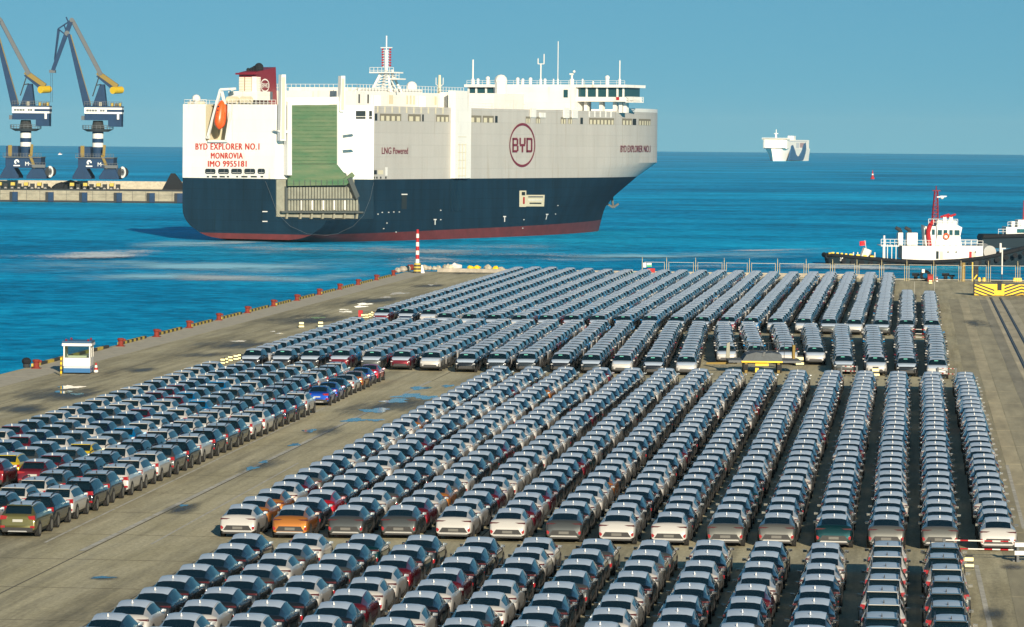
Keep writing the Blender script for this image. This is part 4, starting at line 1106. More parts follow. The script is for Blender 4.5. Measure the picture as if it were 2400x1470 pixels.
for x in range(688, 806, 13):
    b_ = MB(); rpoly(b_, [(x, 422), (x + 1.2, 422), (x + 1.2, 435), (x, 435)], 2.1, 2.18, 'ramp_dark'); b_.build('lip_seam', ship)
b_ = MB(); rpoly(b_, [(671, 229), (799, 227), (799, 245), (671, 247)], 0.6, 1.5, 'ship_white'); b_.build('ramp_head_beam', ship)
for pts in ([(674, 238), (684, 238), (684, 411), (674, 411)], [(791, 238), (803, 238), (803, 384), (818, 405), (806, 405), (791, 386)]):
    b_ = MB(); rpoly(b_, pts, 0.3, 2.0, 'ship_white'); b_.build('ramp_side_girder', ship)
b_ = MB(); rpoly(b_, [(669, 437), (822, 437), (848, 492), (848, 500), (669, 496)], 0.25, 0.7, 'ramp_dark'); b_.build('ramp_underside', ship)
x = 676
while x < 838:
    y_top = 439 if x < 822 else 439 + (x - 822) * 2.3
    b_ = MB(); rpoly(b_, [(x, y_top), (x + 4.4, y_top), (x + 4.4, 494), (x, 494)], 0.7, 1.05, 'ramp_grey'); b_.build('ramp_stiffener', ship); x += 6.9
for x in (705, 730.5, 756.5, 782, 807):
    b_ = MB(); rpoly(b_, [(x, 470), (x + 3.2, 470), (x + 3.2, 492), (x, 492)], 1.05, 1.35, 'ship_white'); b_.build('ramp_bracket', ship)
b_ = MB(); rpoly(b_, [(676, 466), (840, 465), (840, 468), (676, 469)], 1.05, 1.3, 'ramp_dark'); rpoly(b_, [(660, 495), (852, 496), (852, 500), (660, 499)], 0.7, 1.5, 'ramp_dark'); b_.build('ramp_crossbeam', ship)
b_ = MB(); rpoly(b_, [(815, 420), (824, 415), (843, 460), (835, 467)], 1.0, 2.4, 'ramp_dark'); b_.build('ramp_flap', ship)
for x in (672, 704, 730, 756, 782, 807, 836):
    b_ = MB(); rpoly(b_, [(x, 500), (x + 4, 500), (x + 2.5, 513), (x - 1.5, 513)], 0.3, 0.9, 'ramp_grey'); b_.build('ramp_hinge', ship)
# hoisting posts beside the ramp
for (x0, x1, y0, y1) in ((657, 670, 175, 330), (797, 809, 178, 262)):
    b_ = MB(); rpoly(b_, [(x0 + 3, y0), (x1, y0), (x1, y1), (x0, y1)], 1.2, 2.6, 'ship_white'); rpoly(b_, [(x0 + 4.5, y0 + 6), (x1 - 1.5, y0 + 6), (x1 - 3, y1 - 4), (x0 + 3, y1 - 4)], 2.6, 2.7, 'beige'); b_.build('ramp_post', ship)
for pts in ([(648, 306), (684, 306), (684, 312), (660, 312)], [(803, 312), (832, 309), (832, 313), (803, 317)], [(800, 349), (832, 347), (832, 350), (800, 352)]):
    b_ = MB(); rpoly(b_, pts, 0.0, 2.2, 'ship_white'); b_.build('ramp_arm', ship)
# opening in the corner post
for (x0, x1) in ((834, 857), (865, 872)):
    b_ = MB()
    pa = Vector((15, 16.5, 0)); pb = Vector((19, 19.4, 0)); dd = (pb - pa).normalized(); nn = Vector((dd.y, -dd.x, 0))
    def CP(px, py, off):
        o, d = ship_ray(px, py); k = (pa + nn * off - o).dot(nn) / d.dot(nn); return o + d * k
    f = [CP(x0, 279, .05), CP(x1, 279, .05), CP(x1, 260, .05), CP(x0, 260, .05)]; b_.face(f, 'dark_opening')
    f = [CP(x0, 274, .09), CP(x1, 274, .09), CP(x1, 273, .09), CP(x0, 273, .09)]; b_.face(f, 'white_paint')
    b_.build('deck_opening', ship)
# funnel
fs0, fs1 = 9.0, 18.0
def SPz(px, py, s): return SP(px, py, s)
ft0, fzb = SP(560, 240, fs0); ft1, fza = SP(601, 169, fs0); ffz = SP(644, 157.5, fs1)[1]; fza0 = SP(560, 170, fs0)[1]
fn = MB(); fzb = Z_TOP - .3
v8 = [(ft0, fs0, fzb), (ft1, fs0, fzb), (ft1, fs1, fzb), (ft0, fs1, fzb), (ft0, fs0, fza0), (ft1, fs0, fza), (ft1 - .2, fs1 - .4, ffz), (ft0 + .2, fs1 - .4, ffz)]
fn.raw(v8, [(0, 3, 2, 1), (4, 5, 6, 7), (0, 1, 5, 4), (1, 2, 6, 5), (2, 3, 7, 6), (3, 0, 4, 7)], 'burgundy'); fn.build('funnel', ship)
fb = MB(); fb.box(ft0 - .5, ft1 + .3, fs0 - .8, fs0 + 1.2, fza0 - .5, fza0 - .1, 'burgundy'); fb.build('funnel_cap', ship)
fl = MB()
for x0, x1 in ((561, 573), (575, 590)):
    t0, zt = SP(x0, 181, fs0); t1, _ = SP(x1, 181, fs0); _, zb = SP(x0, 214, fs0); fl.box(t0, t1, fs0 - .15, fs0, zb, zt, 'beige')
    k = 9
    for i in range(k): z = zb + (zt - zb) * (i + .3) / k; fl.box(t0 + .1, t1 - .1, fs0 - .28, fs0 - .15, z, z + (zt - zb) / k * .45, 'ship_white')
fl.build('funnel_louver', ship)
sa, zt = SS(603, 181, ft1); sb2, _ = SS(609, 181, ft1); _, zb = SS(603, 216, ft1)
fl = MB(); fl.box(ft1, ft1 + .15, sa, sb2, zb, zt, 'beige')
for i in range(9): z = zb + (zt - zb) * (i + .3) / 9; fl.box(ft1 + .15, ft1 + .25, sa + .05, sb2 - .05, z, z + .3, 'ship_white')
fl.build('funnel_louver', ship)
fl = MB(); t0 = SP(592, 200, fs0)[0]; fl.box(t0, ft1 + .1, fs0 - .3, fs0 + .3, fzb, SP(592, 180, fs0)[1], 'ship_white'); fl.build('funnel_panel', ship)
def funnel_map(x0, y0, x1, y1, t):
    s0, zt = SS(x0, y0, t); s1, _ = SS(x1, y0, t); _, zb = SS(x0, y1, t)
    return lambda u, w_: Vector((t, s0 + (s1 - s0) * u, zb + (zt - zb) * w_))
emblem(funnel_map(611, 184.5, 631.5, 215.5, ft1 + .06), 'white_paint', 0.13)
for x, y, r_ in ((607, 158, 1.0), (597, 161, .65), (602, 160, .75), (590, 163, .5), (582, 164, .45)):
    t, z = SP(x, y, 12); MB().tube((t, 12, z - .9), (t, 12, z), r_, 'black_rubber', 10).ball((t, 12, z), r_ * 1.02, 'black_rubber').build('exhaust_pipe', ship)
b_ = MB(); t0, zt = SP(535, 214, 2.5); t1, zb = SP(603, 240, 2.5)
b_.box(t0, (t0 + t1) / 2 - .05, 2.5, 9, zb + .5, zt, 'ship_white').box((t0 + t1) / 2 + .05, t1, 2.5, 9, zb + .5, zt, 'ship_white'); b_.build('funnel_casing', ship)
b_ = MB()
for x in (545, 577): t, z = SP(x, 240, 1.2); b_.tube((t - 1.3, 1.2, Z_TOP + .9), (t + 1.3, 1.2, Z_TOP + .9), .85, 'beige', 10)
b_.build('mooring_winch', ship)
# satellite dome and gear on the port quarter
t, z = SP(460, 232, 6); b_ = MB(); b_.tube((t, 6, Z_TOP - .3), (t, 6, z - .5), .6, 'ship_white', 8); b_.ball((t, 6, z), 1.0, 'white_paint'); b_.build('satellite_dome', ship)
b_ = MB()
for x in (445, 449, 470, 476): t, z = SP(x, 238, 4); b_.box(t - .35, t + .35, 3.6, 4.4, Z_TOP - .3, z, 'beige')
b_.build('deck_vent', ship)
b_ = MB(); b_.rail([(-18.8, .3, Z_TOP - .3), (slot_t0, .3, Z_TOP - .3)], 1.3, 'ship_white', .06, 1.2); b_.rail([(slot_t1, .3, Z_TOP - .3), (5, .3, Z_TOP - .3)], 1.3, 'ship_white', .06, 1.0)
b_.rail([(-18.8, .3, Z_TOP - .3), (-18.8, 60, Z_TOP - .3)], 1.3, 'ship_white', .06, 2.5); b_.build('stern_railing', ship)
# deckhouse along the after part
b_ = MB(); b_.box(-8, 14, 20, 70, Z_TOP - .3, 33.6, 'ship_white'); b_.box(-6, 13, 24, 52, 33.6, 34.4, 'ship_white'); b_.build('deckhouse', ship)
b_ = MB(); b_.rail([(14, 20.3, 33.6), (14, 70, 33.6)], 1.5, 'ship_white', .06, 1.4); b_.rail([(-8, 20.3, 33.6), (14, 20.3, 33.6)], 1.5, 'ship_white', .06, 1.2); b_.build('deckhouse_railing', ship)
for px, w_ in ((840, 3), (861, 3), (911, 10), (952, 4), (960, 4), (968, 4), (1000, 6), (1018, 5)):
    s0, zt = SS(px, 232, 14); s1, _ = SS(px + w_, 232, 14); b_ = MB(); b_.box(13.9, 14.06, s0, s1, 30.9, 32.9, 'beige' if w_ > 3 else 'dark_opening'); b_.build('deckhouse_door', ship)
b_ = MB()
for px in (880, 985, 1035): s0, _ = SS(px, 240, 14.5); b_.box(14.1, 16, s0, s0 + 2.6, Z_TOP - .3, 33 + random.uniform(-1, 1.0), 'ship_white')
b_.build('deck_locker', ship)
s0, z0 = SS(965, 218, 10); b_ = MB(); b_.tube((10, s0, 33), (10, s0, z0 + 1.2), 1.3, 'ship_white', 10); b_.ball((10, s0, z0 + 1.4), 1.3, 'ship_white'); b_.build('vent_cowl', ship)
# radar mast aft
ms = 38.0
def MSt(px, py, s=ms): t, z = SP(px, py, s); return Vector((t, s, z))
b_ = MB(); foot = MSt(905, 218); top = MSt(905, 84)
for sx, sy in ((-1, -1), (1, -1), (1, 1), (-1, 1)):
    b_.beam((foot.x + sx * 2.6, ms + sy * 2.6, 33.5), (foot.x + sx * .9, ms + sy * .9, MSt(905, 170).z), .45, .45, 'white_paint')
z1, z2 = MSt(905, 172).z, MSt(905, 118).z
b_.tube((foot.x, ms, z1), (foot.x, ms, z2), .42, 'white_paint', 8); b_.tube((foot.x, ms, z2), (foot.x, ms, top.z), .16, 'white_paint', 6)
for k in range(6):
    z = 34 + (z1 - 34) * k / 6; w_ = 2.6 - 1.7 * k / 6
    b_.beam((foot.x - w_, ms - w_, z), (foot.x + w_, ms - w_, z), .18, .18, 'white_paint'); b_.beam((foot.x - w_, ms - w_, z), (foot.x + w_ * .8, ms - w_, z + 1.2), .14, .14, 'white_paint')
b_.build('radar_mast', ship)
b_ = MB(); b_.box(foot.x - 3.2, foot.x + 3.2, ms - 2.2, ms + 2.2, z1, z1 + .3, 'white_paint'); b_.rail([(foot.x - 3.1, ms - 2.1, z1), (foot.x + 3.1, ms - 2.1, z1)], 1.3, 'white_paint', .06, 1.0); b_.build('mast_platform', ship)
b_ = MB(); p_ = MSt(934, 184); b_.box(foot.x + 1, p_.x + 1, ms - 1.6, ms + 1.6, p_.z - .3, p_.z, 'white_paint'); b_.rail([(foot.x + 1, ms - 1.5, p_.z), (p_.x + 1, ms - 1.5, p_.z)], 1.3, 'white_paint', .06, .8)
b_.beam((p_.x - 1.6, ms, 33.5), (p_.x - 1.6, ms, p_.z + 2), .4, .4, 'white_paint'); b_.beam((p_.x + .5, ms - 1, 33.5), (p_.x - 1.6, ms - 1, p_.z), .2, .2, 'white_paint'); b_.build('mast_side_platform', ship)
b_ = MB()
for k in range(7):
    z = z1 + 1.6 + k * (z2 - z1 - 1) / 7
    b_.beam((foot.x - 1.0, ms, z), (foot.x + 1.0, ms, z), .16, .16, 'white_paint'); b_.box(foot.x + .8, foot.x + 1.15, ms - .2, ms + .2, z, z + .4, 'red_paint'); b_.box(foot.x - 1.15, foot.x - .8, ms - .2, ms + .2, z, z + .4, 'red_paint')
b_.beam((foot.x - 1.5, ms, z2 + .6), (foot.x + 1.5, ms, z2 + .6), .2, .2, 'white_paint'); b_.build('mast_lamps', ship)
# signal mast amidships
ms2 = 60.0; f2 = MSt(1030, 240, ms2); t2 = MSt(1030, 176, ms2); b_ = MB(); b_.tube((f2.x, ms2, 31), (f2.x, ms2, t2.z), .6, 'beige', 6, .3)
for sx in (-1, 1): b_.beam((f2.x, ms2, t2.z - 2.7), (f2.x + sx * .95, ms2, t2.z - 2.2), .14, .14, 'white_paint'); b_.beam((f2.x + sx * .95, ms2, t2.z - 2.2), (f2.x + sx * .95, ms2, t2.z - .6), .14, .14, 'white_paint')
b_.build('signal_mast', ship)
# white trunk up the side
s0, _ = SS(1057, 300); s1, _ = SS(1088, 300); s2, _ = SS(1100, 300)
b_ = MB(); b_.box(18.2, 20.2, s0, s1, Z_PAINT + .1, 34.2, 'ship_white'); b_.box(18.2, 19.5, s1, s2, Z_PAINT + .1, 30.9, 'ship_white'); b_.build('side_trunk', ship)
b_ = MB()
for k in range(3):
    sa = s0 + (s1 - s0) * (.25 + .25 * k)
    b_.box(20.2, 20.26, sa, sa + .25, Z_PAINT + .3, 22, 'beige')
for k in range(6): b_.box(20.2, 20.25, s0 + 1.2, s1 - 1.2, Z_PAINT + .6 + k * 1.8, Z_PAINT + .75 + k * 1.8, 'beige')
b_.build('trunk_ladder', ship)
b_ = MB()
for k in range(4):
    sa = s0 + (s1 - s0) * (.02 + .26 * k); b_.box(18.6, 19.25, sa, sa + 1.3, 6.4, Z_PAINT - .1, 'ship_navy')
b_.build('fender_rib', ship)
# openings along the top of the side
for x0, x1 in ((878, 884), (890, 940), (956, 986), (989, 993), (1022, 1052), (1100, 1128), (1131, 1157), (1160, 1166), (1232, 1242), (1256, 1266), (1314, 1326), (1331, 1341), (1360, 1366), (1380, 1438), (1457, 1480), (1482, 1490), (1496, 1524)):
    if x1 < 1400: s0_, _ = SS(x0, 275); s1_, _ = SS(x1, 275)
    else:
        f = bow_map(x0, 268, x1, 280, .03); s0_, s1_ = f(0, 0).y, f(1, 0).y
    b_ = MB(); n_ = max(2, int((s1_ - s0_) / 2)); zlo, zhi = 27.0, 28.6
    for k in range(n_):
        a, c = s0_ + (s1_ - s0_) * k / n_, s0_ + (s1_ - s0_) * (k + 1) / n_
        ta, tc_ = hull_t(a, zlo) + .05, hull_t(c, zlo) + .05
        b_.face([(ta, a, zlo), (tc_, c, zlo), (tc_, c, zhi), (ta, a, zhi)], 'opening_shade' if (x1 - x0) > 8 else 'dark_opening')
        m1 = a + (c - a) * .15; m2 = a + (c - a) * .75
        tm1, tm2 = hull_t(m1, zlo) + .1, hull_t(m2, zlo) + .1
        if (x1 - x0) > 8: b_.face([(tm1, m1, zlo), (tm2, m2, zlo), (tm2, m2, zlo + 1.1), (tm1, m1, zlo + 1.1)], 'beige')
    b_.build('deck_opening', ship)
# light seams of the raised bulwark above the openings
b_ = MB()
for x in range(884, 1050, 17):
    s0_, _ = SS(x, 255); b_.box(19.0, 19.06, s0_, s0_ + .5, 28.8, 30.2, 'beige')
for x in range(1380, 1440, 13):
    s0_, _ = SS(x, 255); t_ = hull_t(s0_, 29); b_.box(t_ - .1, t_ + .05, s0_, s0_ + .6, 28.8, 30.2, 'ship_white')
b_.build('bulwark_stiffener', ship)
# small marks, doors and the bunker station low on the hull
def side_box(name, x0, y0, x1, y1, m, off=.05):
    f = side_map(x0, y0, x1, y1, off); b_ = MB(); b_.face([f(0, 0), f(1, 0), f(1, 1), f(0, 1)], m); return b_.build(name, ship)
side_box('pilot_door', 941, 457, 953, 490, 'dark_opening'); side_box('door_head', 940, 454.5, 954, 457, 'white_paint', .12)
side_box('bunker_station', 1217, 447, 1233, 485, 'beige', .06); side_box('bunker_station', 1232.5, 457, 1276, 484, 'beige', .08)
side_box('bunker_pipe', 1237, 460, 1272, 463, 'steel', .12); side_box('bunker_pipe', 1237, 468, 1270, 470, 'ship_white', .12); side_box('bunker_pipe', 1225, 462, 1229, 478, 'red_paint', .12); side_box('bunker_pipe', 1240, 475, 1268, 478, 'dark_opening', .12); side_box('bunker_pipe', 1222, 450, 1230, 458, 'dark_opening', .12)
for (x, y) in ((1019, 516), (1182, 509), (1288, 504)):
    side_box('tug_mark', x - 3.5, y - 2.5, x + 3.5, y + 0, 'white_paint', .1); side_box('tug_mark', x - 1, y, x + 1, y + 11, 'white_paint', .1)
for (x, y) in ((885, 502), (895, 498), (910, 498), (922, 497), (935, 497), (900, 536), (906, 523), (929, 544), (1312, 482), (1312, 502), (1032, 493), (1032, 515), (1228, 515), (1228, 535)):
    side_box('hull_mark', x - 1.3, y - 1, x + 1.6, y + 1, 'white_paint', .1)
side_box('side_hatch', 876, 399, 883, 409, 'dark_opening'); side_box('side_hatch', 886, 399, 898, 409, 'beige'); side_box('side_hatch', 902, 392, 908, 412, 'ship_white')
for x in (877, 883, 892, 904): side_box('fairlead', x - 1.6, 414, x + 1.6, 419, 'dark_opening')
for y in (496, 519):
    f = stern_map(615, y - 1, 627, y + 1.2); b_ = MB(); b_.face([f(0, 0), f(1, 0), f(1, 1), f(0, 1)], 'white_paint'); b_.build('hull_mark', ship)
# anchor
def bow_pt(px, py, z, s):
    p = dp(px, py, 1050.0); return p
b_ = MB(); an_s = 172.0; an_t = half_beam(an_s - 3, 8.5); a0 = Vector((an_t + .5, an_s, 9.0))
b_.beam(a0, a0 + Vector((.3, .3, -3.0)), .5, .5, 'ramp_dark'); b_.beam(a0 + Vector((-1.2, -.6, -2.2)), a0 + Vector((.3, .3, -3.2)), .6, .5, 'ramp_dark'); b_.beam(a0 + Vector((1.4, 1.2, -2.2)), a0 + Vector((.3, .3, -3.2)), .6, .5, 'ramp_dark'); b_.build('anchor', ship)
# bridge across the beam, forward
bs = 140.0
def BT(px, s=bs): return SP(px, 230, s)[0]
def BZ(py, px=1280, s=bs): return SP(px, py, s)[1]
zb0, zb1, zb2 = BZ(236), BZ(226), BZ(205)
tl_, tr_ = BT(1096), BT(1466)
b_ = MB(); b_.box(tl_, tr_, bs, bs + 9, zb0 - .2, zb1 - .1, 'ship_white'); b_.box(tl_ - .6, tr_ + .6, bs - .8, bs + 10, zb2, zb2 + .7, 'ship_white')
b_.box(BT(1165), BT(1352), bs - 1.2, bs + 8, Z_TOP - .3, zb2 + .1, 'ship_white'); b_.box(BT(1120), BT(1165), bs + .5, bs + 8, Z_TOP - .3, zb0, 'ship_white'); b_.build('bridge_house', ship)
b_ = MB(); b_.box(tl_ + .3, tr_ - .3, bs + .4, bs + 8.6, zb1 - .1, zb2, 'ship_glass'); b_.build('bridge_window', ship)
for px in (1097, 1115, 1138, 1158, 1352, 1374, 1398, 1422, 1446, 1460):
    b_ = MB(); t_ = BT(px); b_.box(t_ - .22, t_ + .22, bs + .1, bs + .45, zb1 - .1, zb2, 'ship_white'); b_.build('window_post', ship)
for px in (1364, 1400, 1432, 1446, 1456):
    b_ = MB(); t_ = BT(px); b_.box(t_ - .45, t_ + .45, bs + 2, bs + 3.4, Z_TOP - .3, zb0, 'ship_white'); b_.build('wing_support', ship)
b_ = MB(); t_ = BT(1331); b_.box(t_ - .6, t_ + .6, bs - 1.26, bs - 1.1, zb1 - .3, zb2 - .6, 'ship_glass'); b_.build('bridge_window', ship)
b_ = MB(); t_ = BT(1448); b_.box(t_ - .4, t_ + .4, bs - .12, bs + .1, zb0 + .2, zb1 - .1, 'red_paint'); b_.build('fire_box', ship)
b_ = MB(); b_.rail([(tr_, bs + .2, zb0 - .2), (tr_ + 2, bs + .2, zb0 - .2), (tr_ + 2, bs + 6, zb0 - .2)], 1.2, 'ship_white', .07, .8); b_.box(tr_, tr_ + 2.1, bs, bs + 6, zb0 - .4, zb0 - .2, 'ship_white'); b_.build('wing_platform', ship)
b_ = MB(); b_.rail([(tl_, bs - .5, zb2 + .7), (tr_, bs - .5, zb2 + .7)], 1.0, 'ship_white', .05, 2.2); b_.rail([(BT(1110), bs - 3, Z_TOP - .3), (BT(1365), bs - 3, Z_TOP - .3)], 1.3, 'ship_white', .06, 1.5); b_.build('bridge_railing', ship)
b_ = MB()
for px in (1123, 1128, 1134, 1140, 1146, 1151, 1180, 1186): t_ = BT(px); b_.box(t_ - .22, t_ + .22, bs - .15, bs, zb0 + .2, zb1 - .5, 'red_paint')
b_.build('signal_panel', ship)
def rod(name, px, y0, y1, r_=.14, arms=()):
    t_ = BT(px, bs + 4); za, zc = SP(px, y0, bs + 4)[1], SP(px, y1, bs + 4)[1]; b_ = MB(); b_.tube((t_, bs + 4, zb2 + .5), (t_, bs + 4, za), r_, 'white_paint', 6)
    b_.tube((t_, bs + 4, zb2 + .5), (t_, bs + 4, zb2 + 2.2), r_ * 2.2, 'white_paint', 6)
    for (dx, y) in arms:
        zz = SP(px, y, bs + 4)[1]; b_.beam((t_, bs + 4, zz), (t_ + dx, bs + 4, zz + .05), .16, .16, 'white_paint')
    b_.build(name, ship); return t_
rod('whip_antenna', 1108, 140, 203, .2); rod('whip_antenna', 1307, 97, 203, .1); rod('whip_antenna', 1452, 142, 203, .14); rod('whip_antenna', 1365, 187, 203, .1); rod('whip_antenna', 1297, 188, 203, .08)
t_ = rod('fork_antenna', 1267, 150, 203, .16); z_ = SP(1267, 150, bs + 4)[1]
b_ = MB(); b_.beam((t_ - .8, bs + 4, z_), (t_ + .9, bs + 4, z_), .2, .2, 'white_paint'); b_.beam((t_ - .8, bs + 4, z_), (t_ - .8, bs + 4, z_ + 1.4), .2, .2, 'white_paint'); b_.beam((t_ + .9, bs + 4, z_), (t_ + .9, bs + 4, z_ + 2.5), .2, .2, 'white_paint'); b_.build('antenna_fork', ship)
t_ = rod('light_mast', 1340, 172, 203, .25); b_ = MB(); b_.box(t_ - .5, t_ + .3, bs + 3.6, bs + 4.4, SP(1340, 172, bs + 4)[1] - .4, SP(1340, 172, bs + 4)[1], 'white_paint'); b_.ball((t_ + .6, bs + 4, SP(1340, 168, bs + 4)[1]), .35, 'white_paint'); b_.build('search_light', ship)
for px, r_ in ((1143, .8), (1213, .7), (1225, .6), (1243, .7), (1277, .6), (1120, .6), (1423, .9), (1390, .35)):
    t_ = BT(px, bs + 4); b_ = MB(); b_.tube((t_, bs + 4, zb2 + .6), (t_, bs + 4, zb2 + .7 + r_ * 1.6), r_ * .55, 'white_paint', 8); b_.ball((t_, bs + 4, zb2 + .7 + r_ * 2), r_ * .7, 'white_paint', 8, 5); b_.build('radome', ship)
# casings between trunk and bridge
b_ = MB(); t_, z_ = 12.0, 33.0
s0_, _ = SS(1165, 240, 12); b_.box(8, 15, s0_ - 7, s0_ + 8, Z_TOP - .3, 34.0, 'ship_white'); b_.tube((13, s0_, 34), (13, s0_, 36.8), 1.5, 'ship_white', 10); b_.ball((13, s0_, 37), 1.6, 'ship_white'); b_.build('casing', ship)
b_ = MB(); s0_, _ = SS(1120, 265, 17); b_.rail([(18.5, s0_ - 12, Z_TOP - .2), (18.5, s0_ + 22, Z_TOP - .2)], 1.4, 'ship_white', .07, 1.6); b_.build('side_railing', ship)
b_ = MB()
for px, hgt in ((1240, 2.2), (1262, 1.2), (1318, 2.5), (1338, 2.0)): s0_, _ = SS(px, 262, 18); b_.box(18.95, 19.25, s0_ - 1.4, s0_ + 1.4, 28.4, 28.4 + hgt, 'ship_white')
b_.build('side_box', ship)
# bow bulwark cap
b_ = MB()
for i in range(len(stations) - 1):
    s_a, s_b = stations[i], stations[i + 1]
    if s_a < 146: continue
    for sd in (-1, 1):
        ta, tb = half_beam(s_a, 30) * sd, half_beam(s_b, 30) * sd
        b_.face([(ta, s_a, Z_TOP - .1), (tb, s_b, Z_TOP - .1), (tb, s_b, Z_TOP + .9), (ta, s_a, Z_TOP + .9)], 'ship_white')
b_.build('bow_bulwark', ship)
# mooring lines hanging at the ramp
b_ = MB()
for pts in ([(622, 425), (634, 455), (650, 500), (680, 530), (720, 548), (770, 552)], [(876, 428), (868, 465), (852, 505), (828, 530), (790, 548), (760, 552)]):
    w3 = [Vector((SP(x, y, -.6 if i < 3 else -1.2)[0], -.6 if i < 3 else -1.2, SP(x, y, -.6)[1])) for i, (x, y) in enumerate(pts)]
    for a, c in zip(w3[:-1], w3[1:]): b_.tube(a, c, .03, 'steel', 4)
b_.build('mooring_line', ship)
# the lifeboat itself hangs in the slot
lb = MB(); axis0 = SPv(522, 236, -.2); axis1 = SPv(513, 304, -1.6); ld = (axis1 - axis0); LL = ld.length; ld.normalize()
lx = Vector((1, 0, 0)); lx = (lx - ld * lx.dot(ld)).normalized(); ly = ld.cross(lx)
prof = [(0, .35), (.06, .8), (.18, 1.15), (.4, 1.35), (.6, 1.45), (.78, 1.4), (.88, 1.1), (.95, .6), (1.0, .1)]; n = 12
vs = []; fs = []
for (k, r_) in prof:
    c = axis0 + ld * (LL * k)
    vs += [tuple(c + lx * (r_ * .84 * math.cos(2 * math.pi * i / n)) + ly * (r_ * 1.05 * math.sin(2 * math.pi * i / n))) for i in range(n)]
for j in range(len(prof) - 1): fs += [(j * n + i, j * n + (i + 1) % n, (j + 1) * n + (i + 1) % n, (j + 1) * n + i) for i in range(n)]
fs += [tuple(range(n)), tuple(reversed(range((len(prof) - 1) * n, len(prof) * n)))]
lb.raw(vs, fs, 'orange_boat')
life = empty('lifeboat', SHIP_O, -TH); tag(life, 'orange enclosed lifeboat hanging nose down in the ship stern slot', 'lifeboat')
o = lb.build('hull', life); weld(o.data, 50)
cb = MB(); c0 = axis0 + ld * (LL * .12) - ly * 0 ; sgn = -1 if ly.y > 0 else 1
for k in range(4):
    c = axis0 + ld * (LL * (.25 + .13 * k)) + ly * (sgn * 1.3) ; cb.ball(c, .22, 'dark_opening', 6, 4)
cb.build('porthole', life)

# gather what belongs together: thing > part > piece
def adopt(parent_name, names, strict=None):
    par = next(o for o in ship.children if o.name.split('.')[0] == parent_name)
    for o in list(ship.children):
        if o is not par and o.name.split('.')[0] in names: o.parent = par
adopt('funnel', ('funnel_cap', 'funnel_louver', 'funnel_panel', 'exhaust_pipe'))
adopt('bridge_house', ('bridge_window', 'window_post', 'wing_support', 'wing_platform', 'bridge_railing', 'fire_box', 'signal_panel', 'whip_antenna', 'fork_antenna', 'antenna_fork', 'light_mast', 'search_light', 'radome'))
adopt('ramp_deck', ('ramp_rib', 'ramp_lip', 'lip_seam'))
adopt('ramp_underside', ('ramp_stiffener', 'ramp_bracket', 'ramp_crossbeam', 'ramp_hinge'))
adopt('radar_mast', ('mast_platform', 'mast_side_platform', 'mast_lamps'))
adopt('deckhouse', ('deckhouse_railing', 'deckhouse_door'))
adopt('side_trunk', ('trunk_ladder',))
adopt('bunker_station', ('bunker_pipe',))

# ================================================================== CRANES AND PIER
PY = 1400.0
p0 = dp(-60, 470, PY); p1 = dp(460, 470, PY); pz = dp(200, 447, PY).z
pier = MB(); pier.box(p0.x - 150, p1.x + 60, PY, PY + 60, SEA_Z - 6, pz, 'pier_concrete')
pier_o = tag(pier.build('pier'), 'long concrete pier across the water carrying two blue cranes', 'pier')
b_ = MB(); zt = dp(200, 424, PY + 55).z; b_.box(p0.x - 150, p1.x + 60, PY + 54, PY + 56, pz, zt, 'concrete_light'); b_.build('parapet', pier_o)
b_ = MB(); b_.box(p0.x - 150, p1.x + 60, PY - .3, PY + .1, SEA_Z - 1, SEA_Z + .7, 'dark_steel'); b_.build('tide_band', pier_o)
b_ = MB(); b_.box(p0.x - 150, p1.x + 60, PY - .12, PY + 4, pz, pz + .5, 'dark_steel'); b_.build('edge_beam', pier_o)
fx0 = [dp(x, 460, PY).x for x in (36, 120, 199, 280, 357, 422)]
fm = MB(); fm.box(-.9, .9, -1.1, -.1, SEA_Z + .2, pz - .6, 'crane_blue'); fm.box(-1.9, -.9, -.6, -.1, SEA_Z + .2, pz - .6, 'dark_steel'); fme = fm.mesh('fender')
for x in fx0: link('fender', fme, pier_o, (x, PY, 0))
b_ = MB()
for x in range(-1, 15):
    xx = dp(x * 31.0, 460, PY).x; b_.box(xx, xx + .1, PY - .02, PY + .1, SEA_Z + .6, pz - .1, 'dark_steel')
for k in (2,): b_.box(p0.x - 50, p1.x, PY - .02, PY + .1, SEA_Z + .6 + k * 1.1, SEA_Z + .66 + k * 1.1, 'dark_steel')
b_.build('wall_joint', pier_o)
# dark heap and small gear on the pier
hp = MB(); c0 = dp(163, 437, PY + 40)
for i in range(26):
    x = c0.x + random.uniform(-10, 9); hgt = max(.5, 4.2 * (1 - abs(x - c0.x) / 11) * random.uniform(.6, 1)); hp.ball((x, PY + 40 + random.uniform(-3, 3), pz), hgt, 'black_rubber', 6, 4, .8)
tag(hp.build('cargo_heap'), 'dark heap of bulk cargo lying on the pier between the cranes', 'heap', kind='stuff')
tr_ = dp(408, 437, PY + 8); b_ = MB(); b_.prism([(tr_.x - 4.0, pz + .5), (tr_.x + 4.6, pz + .5), (tr_.x + .2, dp(408, 407, PY).z), (tr_.x - 1.0, dp(408, 407, PY).z)], PY + 10, 'black_rubber', 'y', PY + 6)
tag(b_.build('cargo_hopper'), 'dark tapered cargo hopper at the end of the pier beside the ship', 'hopper')
# crane, drawn at the right-hand one's place
cx = dp(231, 440, PY + 12); CO = Vector((cx.x, PY + 12, pz))
crane = empty('portal_crane', CO)
def CR(px, py, dy=0.0):
    p = dp(px, py, CO.y + dy); return Vector((p.x - CO.x, dy, p.z - CO.z))
zt_ = lambda y: CR(231, y).z
